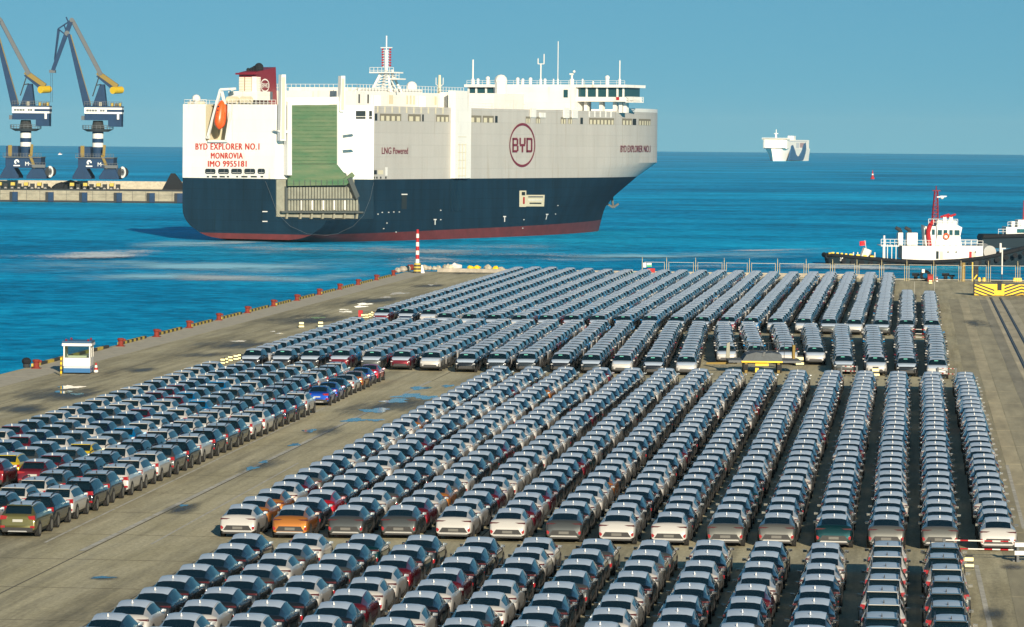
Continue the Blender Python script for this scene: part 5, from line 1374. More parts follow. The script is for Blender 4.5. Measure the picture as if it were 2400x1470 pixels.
# portal legs
for nm, xs in (('leg', ((176, 188, 207, 220), 420, 393)), ('leg', ((238, 252, 275, 285), 420, 393))):
    (xa, xb, xc, xd), yb, yt = xs
    for dy in (-5.5, 5.5):
        b_ = MB(); b_.prism([(CR(xa, 0).x, zt_(yb)), (CR(xd, 0).x, zt_(yb)), (CR(xd, 0).x, zt_(yb - 6)), (CR(xc, 0).x, zt_(yt)), (CR(xb, 0).x, zt_(yt)), (CR(xa, 0).x, zt_(yb - 6))], dy + .9, 'crane_blue', 'y', dy - .9)
        b_.build('leg', crane)
b_ = MB(); b_.box(CR(189, 0).x, CR(272, 0).x, -6.5, 6.5, zt_(395), zt_(371), 'crane_blue'); b_.build('portal_beam', crane)
b_ = MB(); b_.box(CR(184, 0).x, CR(273, 0).x, -7.3, 7.3, zt_(371), zt_(369), 'crane_grey'); b_.rail([(CR(184, 0).x, -7.2, zt_(369)), (CR(273, 0).x, -7.2, zt_(369))], 1.2, 'crane_grey', .07, 1.0); b_.build('portal_walkway', crane)
b_ = MB(); b_.box(CR(189, 0).x, CR(217, 0).x, -5, 2, zt_(369), zt_(344), 'crane_blue'); b_.box(CR(194, 0).x, CR(203, 0).x, -5.2, -4.9, zt_(368), zt_(342), 'crane_ochre'); b_.build('stair_house', crane)
b_ = MB()
for a, c in (((245, 340), (243, 367)), ((239, 364), (252, 395))): b_.beam(CR(*a, -7), CR(*c, -7), .5, .9, 'crane_ochre')
b_.build('stair', crane)
b_ = MB(); b_.box(CR(252, 0).x, CR(282, 0).x, -7.5, -5.5, zt_(394), zt_(387), 'crane_grey'); b_.rail([(CR(250, 0).x, -7.4, zt_(392)), (CR(283, 0).x, -7.4, zt_(392))], 1.4, 'crane_grey', .08, .9); b_.build('service_platform', crane)
c = CR(287, 404, -6.6); b_ = MB()
n = 20
for r0, r1, m in ((2.0, 1.2, 'white_paint'), (1.15, .5, 'crane_grey')):
    for k in range(n):
        a, d = 2 * math.pi * k / n, 2 * math.pi * (k + 1) / n
        f = lambda r_, an: (c.x + r_ * .62 * math.cos(an), c.y - r_ * .3 * math.cos(an), c.z + r_ * math.sin(an))
        b_.face([f(r0, a), f(r0, d), f(r1, d), f(r1, a)], m)
b_.tube((c.x + .3, c.y + 1.4, c.z), (c.x, c.y + .1, c.z), 1.8, 'dark_steel', 14); b_.build('cable_reel', crane)
b_ = MB()
for k in range(8):
    x = CR(174 + k * 15.5, 0).x; b_.box(x - .7, x + .7, -6.6, -4.6, .35, 2.2, 'dark_steel'); b_.tube((x, -6.7, .5), (x, -4.5, .5), .5, 'steel', 8)
    if k % 2 == 0: b_.box(x - .5, x + .9, -6.75, -4.6, 1.5, 2.6, 'kerb_yellow')
b_.build('bogie', crane)
# column with white bands
xc = CR(231, 0).x; rr = (CR(244, 0).x - CR(218, 0).x) / 2
bands = [(369, 345, 'crane_blue'), (345, 335, 'white_paint'), (335, 325, 'crane_blue'), (325, 313, 'white_paint'), (313, 309, 'crane_blue')]
for ya, yb, m in bands: MB().tube((xc, 0, zt_(ya)), (xc, 0, zt_(yb)), rr, m, 18).build('column_band', crane)
b_ = MB(); b_.tube((xc, 0, zt_(309)), (xc, 0, zt_(303)), rr * 1.9, 'crane_grey', 18, rr * 2.8); b_.rail([(xc + rr * 2.8 * math.cos(a * math.pi / 6), rr * 2.8 * math.sin(a * math.pi / 6), zt_(303)) for a in range(13)], 1.3, 'crane_grey', .08, 1.0); b_.build('slewing_platform', crane)
b_ = MB(); b_.tube((xc, 0, zt_(303)), (xc, 0, zt_(283)), rr * 1.2, 'dark_steel', 14, rr * .9); b_.build('slewing_ring', crane)
# machine house
b_ = MB(); b_.box(CR(202, 0).x, CR(288, 0).x, -3.5, 3.5, zt_(282), zt_(267), 'crane_blue'); b_.box(CR(257, 0).x, CR(288, 0).x, -3.4, 3.4, zt_(297), zt_(282), 'crane_blue'); b_.build('machine_house', crane)
b_ = MB(); b_.box(CR(201.5, 0).x, CR(289, 0).x, -3.7, 3.7, zt_(267), zt_(252), 'white_paint'); b_.box(CR(254, 0).x, CR(289.4, 0).x, -3.8, 3.8, zt_(262.5), zt_(257), 'crane_blue'); b_.box(CR(278, 0).x, CR(283, 0).x, -3.75, -3.5, zt_(280), zt_(267), 'white_paint'); b_.build('sign_band', crane)
b_ = MB(); b_.box(CR(194, 0).x, CR(202, 0).x, -3, 0, zt_(282), zt_(272), 'crane_grey'); b_.build('operator_cab', crane)
b_ = MB(); b_.box(CR(201, 0).x, CR(289, 0).x, -3.9, 3.9, zt_(252), zt_(249), 'crane_blue'); b_.rail([(CR(202, 0).x, -3.8, zt_(249)), (CR(289, 0).x, -3.8, zt_(249))], 1.5, 'crane_grey', .09, .9); b_.build('house_deck', crane)
b_ = MB()
for x, y0, y1, m in ((235, 249, 240, 'beige'), (262, 249, 241, 'crane_yellow'), (272, 249, 242, 'crane_ochre'), (280, 249, 241, 'crane_yellow')): b_.box(CR(x, 0).x, CR(x + 6, 0).x, -2.5, -.5, zt_(y0), zt_(y1), m)
b_.build('deck_gear', crane)
# A-frame, jib, counterweight arm, tie and nose boom
b_ = MB()
b_.prism([(CR(219, 0).x, zt_(249)), (CR(252, 0).x, zt_(249)), (CR(246, 0).x, zt_(198)), (CR(237, 0).x, zt_(198))], 2.2, 'crane_blue', 'y', -2.2); b_.build('tower_frame', crane)
b_ = MB(); b_.beam(CR(217, 226, -2.6), CR(232, 180, -2.6), .35, .35, 'dark_steel'); b_.beam(CR(226, 200, -2.6), CR(237, 198, -2.6), .35, .35, 'dark_steel'); b_.build('brace', crane)
for dy in (-1.6, 1.6):
    b_ = MB(); b_.beam(CR(205, 250, dy), CR(161, 80, dy), .9, 2.6, 'crane_blue', .7, 1.0); b_.beam(CR(210, 246, dy - .1), CR(165, 82, dy - .1), .5, 1.1, 'crane_ochre', .4, .6); b_.build('jib', crane)
for dy in (-1.0, 1.0):
    b_ = MB(); b_.beam(CR(237, 176, dy), CR(170, 47, dy), .8, 1.5, 'crane_grey', .7, 1.2); b_.beam(CR(234, 176, dy + .05), CR(167, 48, dy + .05), .75, .7, 'crane_blue'); b_.build('tie_arm', crane)
b_ = MB(); b_.beam(CR(229, 170, 0), CR(275, 203, 0), 2.4, 1.6, 'crane_ochre'); b_.beam(CR(230, 175, .0), CR(270, 209, 0), 2.0, 1.8, 'crane_blue'); b_.build('counterweight_arm', crane)
b_ = MB(); b_.tube(CR(264, 212, -2.8), CR(284, 211, 1.5), 1.25, 'crane_yellow', 16); b_.build('counterweight', crane)
for dy in (-1.2, 1.2):
    b_ = MB(); b_.beam(CR(166, 50, dy), CR(124, 165, dy), .7, 1.6, 'crane_blue', .6, 1.3); b_.build('nose_boom', crane)
b_ = MB()
for a, c in (((166, 48), (136, 68)), ((136, 68), (128, 140)), ((136, 68), (158, 85)), ((139, 70), (126, 160)), ((150, 58), (158, 82)), ((155, 40), (160, 52))): b_.beam(CR(*a, 0), CR(*c, 0), .45, .45, 'crane_blue')
b_.build('nose_tie', crane)
b_ = MB(); b_.box(CR(117, 0).x, CR(131, 0).x, -1.5, 1.5, zt_(172), zt_(165), 'crane_grey'); b_.tube(CR(157, 78, -1.9), CR(157, 78, 1.9), .9, 'crane_grey', 10); b_.tube(CR(168, 47, -1.8), CR(168, 47, 1.8), .8, 'crane_grey', 10); b_.build('sheave_block', crane)
b_ = MB()
for dx in (0, 4): b_.tube(CR(119 + dx, 172, 0), CR(119 + dx, 240, 0), .07, 'dark_steel', 4)
b_.build('hoist_rope', crane)
# lettering and badge on the portal and house
def crane_map(x0, y0, x1, y1, dy): 
    a = CR(x0, y1, dy); c = CR(x1, y0, dy); return lambda u, w_: Vector((a.x + (c.x - a.x) * u, dy, a.z + (c.z - a.z) * w_))
for ch, xa, xb, ya, yb in (('M', 229, 237, 381, 390), ('-', 238, 240, 385, 386.5), ('4', 241, 247, 381, 390)):
    link('lettering', text_mesh(ch, 'lettering', crane_map(xa, ya, xb, yb, -6.56), 'white_paint'), crane)
b_ = MB(); c = CR(209, 381, -6.56)
for k in range(14):
    a, d = math.pi * (k / 14 * 1.5 - .1), math.pi * ((k + 1) / 14 * 1.5 - .1); f = lambda r_, an: (c.x + r_ * math.cos(an), -6.56, c.z + r_ * math.sin(an))
    b_.face([f(.85, a), f(.85, d), f(.3, d), f(.3, a)], 'white_paint')
b_.box(c.x - 1.1, c.x + 1.1, -6.58, -6.5, c.z - 1.5, c.z - 1.1, 'white_paint'); b_.build('badge', crane)
b_ = MB()
for x0, x1 in ((206, 212), (213, 218), (219, 225), (226, 231), (238, 243), (244, 249)): b_.box(CR(x0, 0).x, CR(x1, 0).x, -3.74, -3.68, zt_(262), zt_(257), 'crane_grey')
b_.build('sign_lettering', crane)
tag(crane, 'blue portal crane with striped column standing nearer the ship', 'crane', 'portal cranes on the pier')
c2 = copy_tree(crane); c2.location = CO + Vector((dp(62, 440, CO.y).x - cx.x, 0, 0)); tag(c2, 'blue portal crane standing farther from the ship, its boom partly out of view', 'crane', 'portal cranes on the pier')

# ================================================================== FERRY, BUOY
FY = 4955.0
fo = dp(1814, 378, FY); fo.z = SEA_Z
ferry = tag(empty('passenger_ferry', fo, R(-15)), 'distant white passenger ferry with blue waves painted on its side', 'ferry')
ferry.scale = (.9, .9, .9)
# local: +x to the right of the bow, +y away (aft); bow points at the camera and a little to the left
fk = FY / F_PX
def sec(y, wl, wd, zd): return [(-wl, y, -1), (-(wl + wd) * .5, y, zd * .55), (-wd, y, zd), (wd, y, zd), ((wl + wd) * .5, y, zd * .55), (wl, y, -1)]
H1 = 17.0
secs = [sec(-5, .1, 3, H1), sec(0, .8, 7.5, H1), sec(8, 3.5, 12, H1), sec(20, 8, 16.0, H1), sec(38, 12.5, 17, H1), sec(150, 16, 17, H1), sec(170, 15, 17, H1)]
b_ = MB()
for a, c in zip(secs[:-1], secs[1:]):
    for k in range(5):
        b_.face([a[k], c[k], c[k + 1], a[k + 1]], 'ferry_white')
b_.face(list(reversed(secs[0])), 'ferry_white'); b_.face(secs[-1], 'ferry_white')
o = b_.build('hull', ferry); weld(o.data, 40)
b_ = MB(); b_.prism([(-16.5, 6), (-14, 4), (14, 4), (16.5, 6), (16.5, 165), (-16.5, 165)], 29, 'ferry_white', 'z', H1); b_.build('superstructure', ferry)
b_ = MB(); b_.prism([(-18, 5), (18, 5), (18, 20), (-18, 20)], 31.5, 'ferry_white', 'z', 29); b_.build('bridge', ferry)
b_ = MB(); b_.box(-17.6, 17.6, 4.8, 4.96, 29.4, 30.6, 'dark_opening'); b_.build('bridge_window', ferry)
b_ = MB()
for k in range(14): b_.box(-15 + k * 2.2, -13.9 + k * 2.2, 3.8, 3.96, 26.6, 27.6, 'ferry_grey')
for k in range(6): b_.box(-8 + k * 3, -7.2 + k * 3, 3.8, 3.96, 23.4, 24.2, 'ferry_grey')
b_.build('window', ferry)
b_ = MB(); b_.box(-15, 15, 3.0, 4.2, H1 + .02, H1 + .9, 'dark_steel'); b_.build('foredeck_gear', ferry)
b_ = MB(); b_.box(-.9, .9, 12, 14, 31.5, 38, 'ferry_white'); b_.box(-3, 3, 12.5, 13.5, 37, 37.8, 'ferry_white'); b_.tube((0, 13, 38), (0, 13, 43), .5, 'ferry_white', 6); b_.build('mast', ferry)
b_ = MB(); b_.box(7, 15, 60, 75, 29, 34.5, 'ferry_white'); b_.build('funnel', ferry)
def side_poly(pts, m, nm): b_ = MB(); b_.prism(pts, 17.15, m, 'x', 15.9); b_.build(nm, ferry)
side_poly([(16, 1), (26, 10), (34, 21), (46, 22), (58, 16), (70, 9), (84, 5.5), (98, 8), (112, 16), (126, 24), (138, 25.5), (142, 17), (136, 10), (126, 4), (120, 1)], 'ferry_blue', 'wave_stripe')
b_ = MB(); b_.box(16.4, 16.6, 98, 126, 18.5, 25, 'ferry_pink'); b_.box(16.4, 16.6, 70, 92, 18, 25, 'ferry_grey'); b_.box(16.4, 16.62, 20, 150, 26.5, 27.5, 'ferry_grey'); b_.build('side_opening', ferry)
bo = gp(2045, 420, SEA_Z); BK = bo.y / F_PX
buoy = tag(empty('channel_buoy', bo), 'small red channel buoy floating far out beyond the tug', 'buoy')
MB().tube((0, 0, -.5), (0, 0, 1.2), 1.25, 'red_paint', 12).build('float', buoy); MB().tube((0, 0, 1.2), (0, 0, 4.2), .8, 'red_paint', 8, .4).build('tower', buoy); MB().tube((0, 0, 4.2), (0, 0, 5.8), .35, 'red_paint', 8, .15).build('lamp', buoy)
b_ = MB(); b_.box(-.5, .5, -.85, -.5, 2.6, 3.4, 'white_paint'); b_.build('number_board', buoy)
for k, (x, y) in enumerate(((141, 359), (145, 358))):
    q = gp(x, y + 4, SEA_Z); sc = q.y / F_PX
    if k == 0:
        b_ = MB(); b_.prism([(-4 * sc, 0), (4 * sc, 0), (5 * sc, 2.2 * sc), (-4.4 * sc, 2.2 * sc)], 2.0, 'ferry_grey', 'y', -2.0); b_.box(-2 * sc, 1 * sc, -1.5, 1.5, 2.2 * sc, 4.5 * sc, 'ferry_pink')
        tag(b_.build('fishing_boat', loc=(q.x, q.y, SEA_Z)), 'tiny pale fishing boat far off behind the cranes', 'boat')

# ================================================================== TUGS
TY = 769.0
TO = dp(2160, 620, TY); TO.z = SEA_Z
tug = tag(empty('harbour_tug', TO), 'white and black harbour tug with red mast and flag at its stern', 'tug')
def TP(px, py, dy=0.0): p = dp(px, py, TO.y + dy); return Vector((p.x - TO.x, dy, p.z - TO.z))
TX = lambda px: TP(px, 600).x
TZ = lambda py, px=2200: TP(px, py).z
HB = 5.6
prof_x = [(1937, 597), (1945, 596), (1985, 600), (2050, 606), (2110, 611), (2180, 612), (2240, 609), (2300, 602), (2340, 594), (2380, 584), (2425, 574)]
hb = MB(); ss_ = []
for i, (x, y) in enumerate(prof_x):
    t = i / (len(prof_x) - 1); xx = TX(x); zz = TP(x, y, -HB).z + 0.0
    wd = HB * (1 - max(0, (xx - TX(2290)) / (TX(2440) - TX(2290))) ** 2) if xx > TX(2290) else HB * (.86 if i == 0 else (.95 if i == 1 else 1))
    xo = 0.5 if i == 0 else 0.0
    ss_.append([(xx + xo, -wd * .86, -1.2), (xx, -wd, .9), (xx, -wd, zz), (xx, wd, zz), (xx, wd, .9), (xx + xo, wd * .86, -1.2)])
for a, c in zip(ss_[:-1], ss_[1:]):
    for k in range(5): hb.face([a[k], c[k], c[k + 1], a[k + 1]], 'tug_hull')
hb.face(list(reversed(ss_[0])), 'tug_hull'); hb.face(ss_[-1], 'tug_hull')
o = hb.build('hull', tug); weld(o.data, 40)
b_ = MB()
for a, c in zip(ss_[:-1], ss_[1:]): b_.tube((a[2][0], a[2][1] - .1, a[2][2] - .15), (c[2][0], c[2][1] - .1, c[2][2] - .15), .34, 'black_rubber', 8)
for sy in (-1, 1): b_.tube((ss_[0][2][0] - .25, 0, ss_[0][2][2] - .3), (ss_[0][2][0] - .1, sy * HB * .86, ss_[0][2][2] - .3), .5, 'black_rubber', 8)
b_.build('rubbing_fender', tug)
for x in range(1972, 2400, 21):
    zz = np.interp(x, [p[0] for p in prof_x], [TP(p[0], p[1], -HB).z for p in prof_x]); b_ = MB(); b_.tube((TX(x), -HB - .35, zz - 1.0), (TX(x), -HB - .02, zz - 1.0), .48, 'black_rubber', 10); b_.build('tyre_fender', tug)
b_ = MB()
for a, c in zip(prof_x[:3], prof_x[1:4]):
    for k in range(4):
        x0 = TX(a[0] + (c[0] - a[0]) * k / 4); x1 = TX(a[0] + (c[0] - a[0]) * (k + .5) / 4); z0 = TP(a[0] + (c[0] - a[0]) * k / 4, a[1] + (c[1] - a[1]) * k / 4, -HB).z
        b_.box(x0, x1, -HB + .1, -HB + .4, z0 + .1, z0 + .4, 'safety_yellow')
b_.build('deck_edge_paint', tug)
dkz = TZ(607)
b_ = MB(); pts = [(TX(2109), TP(2109, 607, -4.6).z), (TX(2109), TP(2109, 577, -4.6).z), (TX(2297), TP(2297, 577, -4.6).z), (TX(2297), TP(2297, 604, -4.6).z), (TX(2200), TP(2200, 612, -4.6).z)]
b_.prism(pts, 4.6, 'white_paint', 'y', -4.6); b_.build('deckhouse', tug)
for x0, x1, m in ((2188, 2194, 'dark_opening'), (2197, 2204, 'beige'), (2265, 2271, 'red_paint'), (2273, 2280, 'beige')):
    b_ = MB(); b_.box(TX(x0), TX(x1), -4.68, -4.55, TP(2200, 607, -4.6).z, TP(2200, 589, -4.6).z, m); b_.build('door', tug)
for x in (2222, 2241, 2286): c = TP(x, 591, -4.62); b_ = MB(); b_.tube((c.x, -4.68, c.z), (c.x, -4.55, c.z), .16, 'dark_opening', 10); b_.build('porthole', tug)
dz = TP(2200, 577, -4.6).z
b_ = MB(); b_.rail([(TX(2101), -4.5, dz), (TX(2297), -4.5, dz)], 1.05, 'white_paint', .045, 1.1); b_.rail([(TX(2101), 4.5, dz), (TX(2297), 4.5, dz)], 1.05, 'white_paint', .045, 1.1); b_.build('deck_railing', tug)
# wheelhouse
wz0, wz1, wz2, wz3 = dz, TP(2200, 552, -3).z, TP(2200, 538, -3).z, TP(2200, 528, -3).z
b_ = MB(); b_.prism([(TX(2188), wz0), (TX(2250), wz0), (TX(2246), wz1), (TX(2192), wz1)], 2.9, 'white_paint', 'y', -2.9); b_.prism([(TX(2161), wz2 + .8), (TX(2165), wz0), (TX(2188), wz0), (TX(2192), wz3 - .2), (TX(2161), wz3 - .3)], 2.6, 'white_paint', 'y', -2.6)
b_.prism([(TX(2192), wz1), (TX(2246), wz1), (TX(2250), wz2 + .4), (TX(2240), wz3), (TX(2190), wz3)], 3.1, 'white_paint', 'y', -3.1); b_.build('wheelhouse', tug)
for x0, x1 in ((2193, 2203), (2206.5, 2215.5), (2220, 2228), (2232, 2244)):
    b_ = MB(); b_.box(TX(x0), TX(x1), -3.16, -3.0, TP(2200, 551, -3).z, TP(2200, 539, -3).z, 'ship_glass'); b_.build('wheelhouse_window', tug)
for x0, x1 in ((2163, 2168), (2180, 2187)):
    b_ = MB(); b_.box(TX(x0), TX(x1), -2.66, -2.5, TP(2200, 551, -3).z, TP(2200, 538, -3).z, 'ship_glass'); b_.build('wheelhouse_window', tug)
b_ = MB(); c = TP(2218, 554, -3.2); n = 12
for k in range(n):
    a, d = 2 * math.pi * k / n, 2 * math.pi * (k + 1) / n; b_.tube((c.x + .5 * math.cos(a), -3.3, c.z + .5 * math.sin(a)), (c.x + .5 * math.cos(d), -3.3, c.z + .5 * math.sin(d)), .13, 'orange_boat', 5)
b_.build('life_ring', tug)
b_ = MB(); b_.box(TX(2192), TX(2238), -2.2, 2.2, wz3, TP(2200, 517, -2).z, 'white_paint'); b_.rail([(TX(2172), -2.6, wz3), (TX(2240), -2.6, wz3)], 1.15, 'white_paint', .05, .9); b_.build('monkey_island', tug)
b_ = MB(); b_.tube(TP(2179, 576, -2.9), TP(2175, 545, -2.9), .42, 'red_paint', 8); b_.tube(TP(2175, 545, -2.9), TP(2180, 528, -2.9), .42, 'red_paint', 8); b_.tube(TP(2180, 528, -2.9), TP(2187, 518, -2), .38, 'red_paint', 8); b_.build('fire_pipe', tug)
b_ = MB(); fz = wz3
for sx, sy in ((-1, -1), (1, -1), (1, 1), (-1, 1)): b_.beam((TX(2190) + sx * .6, sy * .6, fz), (TX(2192) + sx * .28, sy * .28, TZ(447)), .16, .16, 'mast_red')
for k in range(9):
    z = fz + (TZ(447) - fz) * k / 9; w_ = .6 - .32 * k / 9; x = TX(2190 + 2 * k / 9); z2_ = fz + (TZ(447) - fz) * (k + 1) / 9
    for y in (-w_, w_): b_.beam((x - w_, y, z), (x + w_, y, z2_), .1, .1, 'mast_red'); b_.beam((x + w_, y, z), (x - w_, y, z), .1, .1, 'mast_red')
b_.tube((TX(2192), 0, TZ(447)), (TX(2192), 0, TZ(436)), .1, 'mast_red', 6); b_.beam((TX(2183), 0, TZ(447)), (TX(2202), 0, TZ(447)), .16, .16, 'mast_red'); b_.build('mast', tug)
b_ = MB(); b_.beam(TP(2196, 462, -.5), TP(2216, 461, -.5), .2, .2, 'white_paint'); b_.ball(TP(2208, 463, -.5), .35, 'white_paint', 8, 5); b_.box(TX(2200), TX(2216), -.7, -.4, TZ(461), TZ(459), 'white_paint'); b_.build('radar_scanner', tug)
b_ = MB()
for x in (2214, 2229):
    c = TP(x, 508, -1); b_.box(c.x - .3, c.x + .3, -1.3, -.7, TZ(517), c.z, 'white_paint'); b_.tube((c.x - .8, -1, c.z - .1), (c.x + .9, -1, c.z + .45), .2, 'red_paint', 6); b_.ball((c.x, -1, c.z), .4, 'red_paint', 6, 4)
b_.build('fire_monitor', tug)
for x0, x1 in ((2103, 2114), (2124, 2148)):
    b_ = MB(); b_.box(TX(x0), TX(x1), -1.6, 1.6, dz, TZ(546), 'white_paint'); b_.build('funnel_casing', tug)
for x in (2110, 2132):
    b_ = MB(); c = TP(x, 546, -.6); b_.tube(c, c + Vector((0, 0, .6)), .38, 'dark_steel', 8); b_.tube(c + Vector((0, 0, .5)), c + Vector((-.9, 0, 1.0)), .38, 'dark_steel', 8, .32); b_.build('exhaust_pipe', tug)
b_ = MB()
for x in (2065, 2075, 2085, 2095): b_.tube((TX(x), -4.2, dkz), (TX(x), -4.2, TZ(573)), .09, 'white_paint', 6)
b_.box(TX(2060), TX(2102), -4.4, 4.4, dz - .15, dz, 'white_paint'); b_.rail([(TX(2060), -4.3, dz), (TX(2102), -4.3, dz)], 1.2, 'white_paint', .05, .8); b_.build('after_platform', tug)
b_ = MB(); b_.tube((TX(2068), -4.2, dkz), (TX(2067), -4.2, TZ(552)), .18, 'white_paint', 8); b_.build('towing_post', tug)
b_ = MB(); b_.tube((TX(2024), -1, dkz), (TX(2032), -1, TZ(585)), .9, 'white_paint', 8); b_.tube((TX(2040), -2.2, dkz + .2), (TX(2040), 1, dkz + .2), .6, 'dark_steel', 8); b_.build('after_winch', tug)
for x in (1997, 2007, 2047): b_ = MB(); b_.tube((TX(x), -3, dkz - .2), (TX(x), -3, TZ(592)), .12, 'white_paint', 6); b_.build('deck_post', tug)
c = TP(2317, 588, -2); b_ = MB(); b_.tube((c.x - 1.0, -2, c.z), (c.x - .85, 2, c.z), 1.45, 'crane_grey', 16); b_.tube((c.x + .2, -2.4, c.z - .2), (c.x + .2, 2.4, c.z - .2), 1.2, 'steel', 16); b_.box(c.x - 1.2, c.x + 1.5, -2.2, 2.2, TZ(608), c.z - .8, 'crane_grey'); b_.build('towing_winch', tug)
b_ = MB(); b_.tube(TP(2345, 592, -2.5), TP(2345, 570, -2.5), .22, 'white_paint', 8); b_.build('staple_post', tug)
b_ = MB(); b_.tube(TP(2031, 590, 0), TP(2027, 563, 0), .05, 'white_paint', 5); b_.build('flag_staff', tug)
fl = MB(); a = TP(2029, 564, 0); n = 6; pts = []
for k in range(n + 1):
    u = k / n; pts.append((a.x - 1.15 * u, .12 * math.sin(u * 7), a.z - .05 - .12 * u))
for k in range(n): fl.face([pts[k], pts[k + 1], (pts[k + 1][0] + .02, pts[k + 1][1], pts[k + 1][2] - .85), (pts[k][0] + .02, pts[k][1], pts[k][2] - .85)], 'red_flag')
fl.build('flag', tug)
f = lambda x0, y0, x1, y1: (lambda u, w_: Vector((TX(x0) + (TX(x1) - TX(x0)) * u, -HB - .12 + 0.0 * u, TZ(y1) + (TZ(y0) - TZ(y1)) * w_)))
for ch, xa, xb in (('3', 1963, 1966.3), ('1', 1967.5, 1970)): link('lettering', text_mesh(ch, 'lettering', f(xa, 604, xb, 612), 'white_paint'), tug)
b_ = MB(); b_.rail([(TX(2100), -4.0, dz), (TX(2101), -4.0, dz)], 1, 'white_paint'); b_.build('rail_end', tug)
# second tug farther out on the right
T2 = dp(2400, 578, 903.0); T2.z = SEA_Z
tug2 = tag(empty('harbour_tug', T2), 'farther harbour tug partly hidden behind the first tug bow', 'tug')
def T2P(px, py, dy=0.0): p = dp(px, py, 903.0 + dy); return Vector((p.x - T2.x, dy, p.z - T2.z))
b_ = MB(); pts = [(T2P(2303, 0).x, T2P(2303, 556).z), (T2P(2307, 0).x, T2P(2303, 549).z), (T2P(2480, 0).x, T2P(2303, 548).z), (T2P(2480, 0).x, -1), (T2P(2312, 0).x, -1)]
b_.prism(pts, 5, 'tug_hull', 'y', -5); o = b_.build('hull', tug2)
b_ = MB(); b_.tube(T2P(2304, 555, -5.2), T2P(2480, 550, -5.2), .45, 'black_rubber', 8); b_.build('rubbing_fender', tug2)
b_ = MB(); b_.box(T2P(2361, 0).x, T2P(2480, 0).x, -4, 4, T2P(2400, 548).z, T2P(2400, 532).z, 'white_paint'); b_.build('deckhouse', tug2)
b_ = MB(); b_.box(T2P(2386, 0).x, T2P(2430, 0).x, -4.1, -3.9, T2P(2400, 545).z, T2P(2400, 536).z, 'ship_glass'); b_.build('deckhouse_window', tug2)
b_ = MB(); b_.rail([(T2P(2362, 532, -3.9)), (T2P(2440, 532, -3.9))], 1.1, 'white_paint', .05, 1.0); b_.rail([T2P(2340, 549, -4), T2P(2362, 549, -4)], 1.1, 'white_paint', .05, 1.0); b_.build('railing', tug2)
b_ = MB(); b_.box(T2P(2376, 0).x, T2P(2384, 0).x, -2, 2, T2P(2400, 532).z, T2P(2400, 519).z, 'white_paint'); b_.box(T2P(2390, 0).x, T2P(2450, 0).x, -3, 3, T2P(2400, 532).z, T2P(2400, 515).z, 'white_paint'); b_.build('wheelhouse', tug2)
b_ = MB(); b_.beam(T2P(2401, 520, 0), T2P(2403, 470, 0), .8, .8, 'red_paint'); b_.build('mast', tug2)

# ================================================================== THINGS ON THE QUAY
# corner pole
q = gp(978, 640); q.z = 0; pole = tag(empty('corner_marker_pole', q), 'tall red and white striped marker pole on the quay corner', 'pole')
k_ = q.y / F_PX; zb = (640 - 617) * k_; ztp = (640 - 538) * k_
b_ = MB(); nb = 6
for k in range(6): b_.tube((0, 0, zb * k / 6), (0, 0, zb * (k + 1) / 6), .62 - .02 * k, 'kerb_yellow' if k % 2 else 'kerb_black', 12, .60 - .02 * k)
b_.build('striped_base', pole)
for k in range(8): MB().tube((0, 0, zb + (ztp - zb) * k / 8), (0, 0, zb + (ztp - zb) * (k + 1) / 8), .30 - .012 * k, 'white_paint' if k % 2 == 0 else 'red_paint', 12, .29 - .012 * k).build('pole_band', pole)
b_ = MB(); b_.prism([(.55, 0), (1.1, 0), (.8, 1.2), (.6, 1.2)], .2, 'white_paint', 'y', -.2); b_.build('base_fin', pole)
# stones and lumps along the end of the quay
ruin = 0
for (x, y, s_, m, nm, lb_) in [(932, 638, .8, 'rubble', 'stone_block', 'grey'), (944, 636, 1.0, 'rubble', 'stone_block', 'grey'), (955, 634, .9, 'rubble', 'stone_block', 'grey'), (962, 632, 1.0, 'bollard_red', 'rusty_drum', 'rust red'), (968, 631, .7, 'rubble', 'stone_block', 'grey'), (995, 632, .9, 'concrete_light', 'stone_block', 'pale'),
                      (1006, 632, .8, 'rubble', 'stone_block', 'pale'), (1018, 632, .7, 'concrete_light', 'stone_block', 'pale'), (1028, 632, .8, 'concrete_light', 'stone_block', 'pale'), (1046, 632, 1.1, 'concrete_light', 'stone_block', 'pale'), (1056, 632, .9, 'beige', 'stone_block', 'cream'), (1070, 632, 1.3, 'white_paint', 'stone_block', 'white'),
                      (1103, 633, .9, 'safety_yellow', 'yellow_float', 'yellow'), (1118, 633, .9, 'safety_yellow', 'yellow_float', 'yellow'), (1144, 633, 1.0, 'concrete_light', 'stone_block', 'pale'), (1161, 634, .9, 'safety_yellow', 'yellow_float', 'yellow'), (1175, 635, .8, 'concrete_light', 'stone_block', 'pale')]:
    p = gp(x, y + 2); b_ = MB(); rr_ = random.Random(x)
    b_.ball((0, 0, s_ * .42), s_ * .62, m, 8, 5, .75)
    b_.v = [(a * rr_.uniform(.8, 1.25), c * rr_.uniform(.8, 1.2), max(0, d * rr_.uniform(.85, 1.2))) for a, c, d in b_.v]
    o = b_.build(nm, loc=(p.x, p.y, 0)); ruin += 1
    tag(o, ('%s %s, %s lump left of the striped pole on the quay end' % (lb_, nm.replace('_', ' ').replace('yellow ', ''), nth(6 - ruin)) if x < 978 else '%s %s, %s lump right of the striped pole on the quay end' % (lb_, nm.replace('_', ' ').replace('yellow ', ''), nth(ruin - 5))), 'float' if 'float' in nm else ('drum' if 'drum' in nm else 'stone'), 'lumps along the quay end')
b_ = MB(); a, c = to_uv(gp(990, 634)), to_uv(gp(2100, 654)); b_.box(0, c[0] - a[0] - 6, 0, .7, 0, .55, 'rubble')
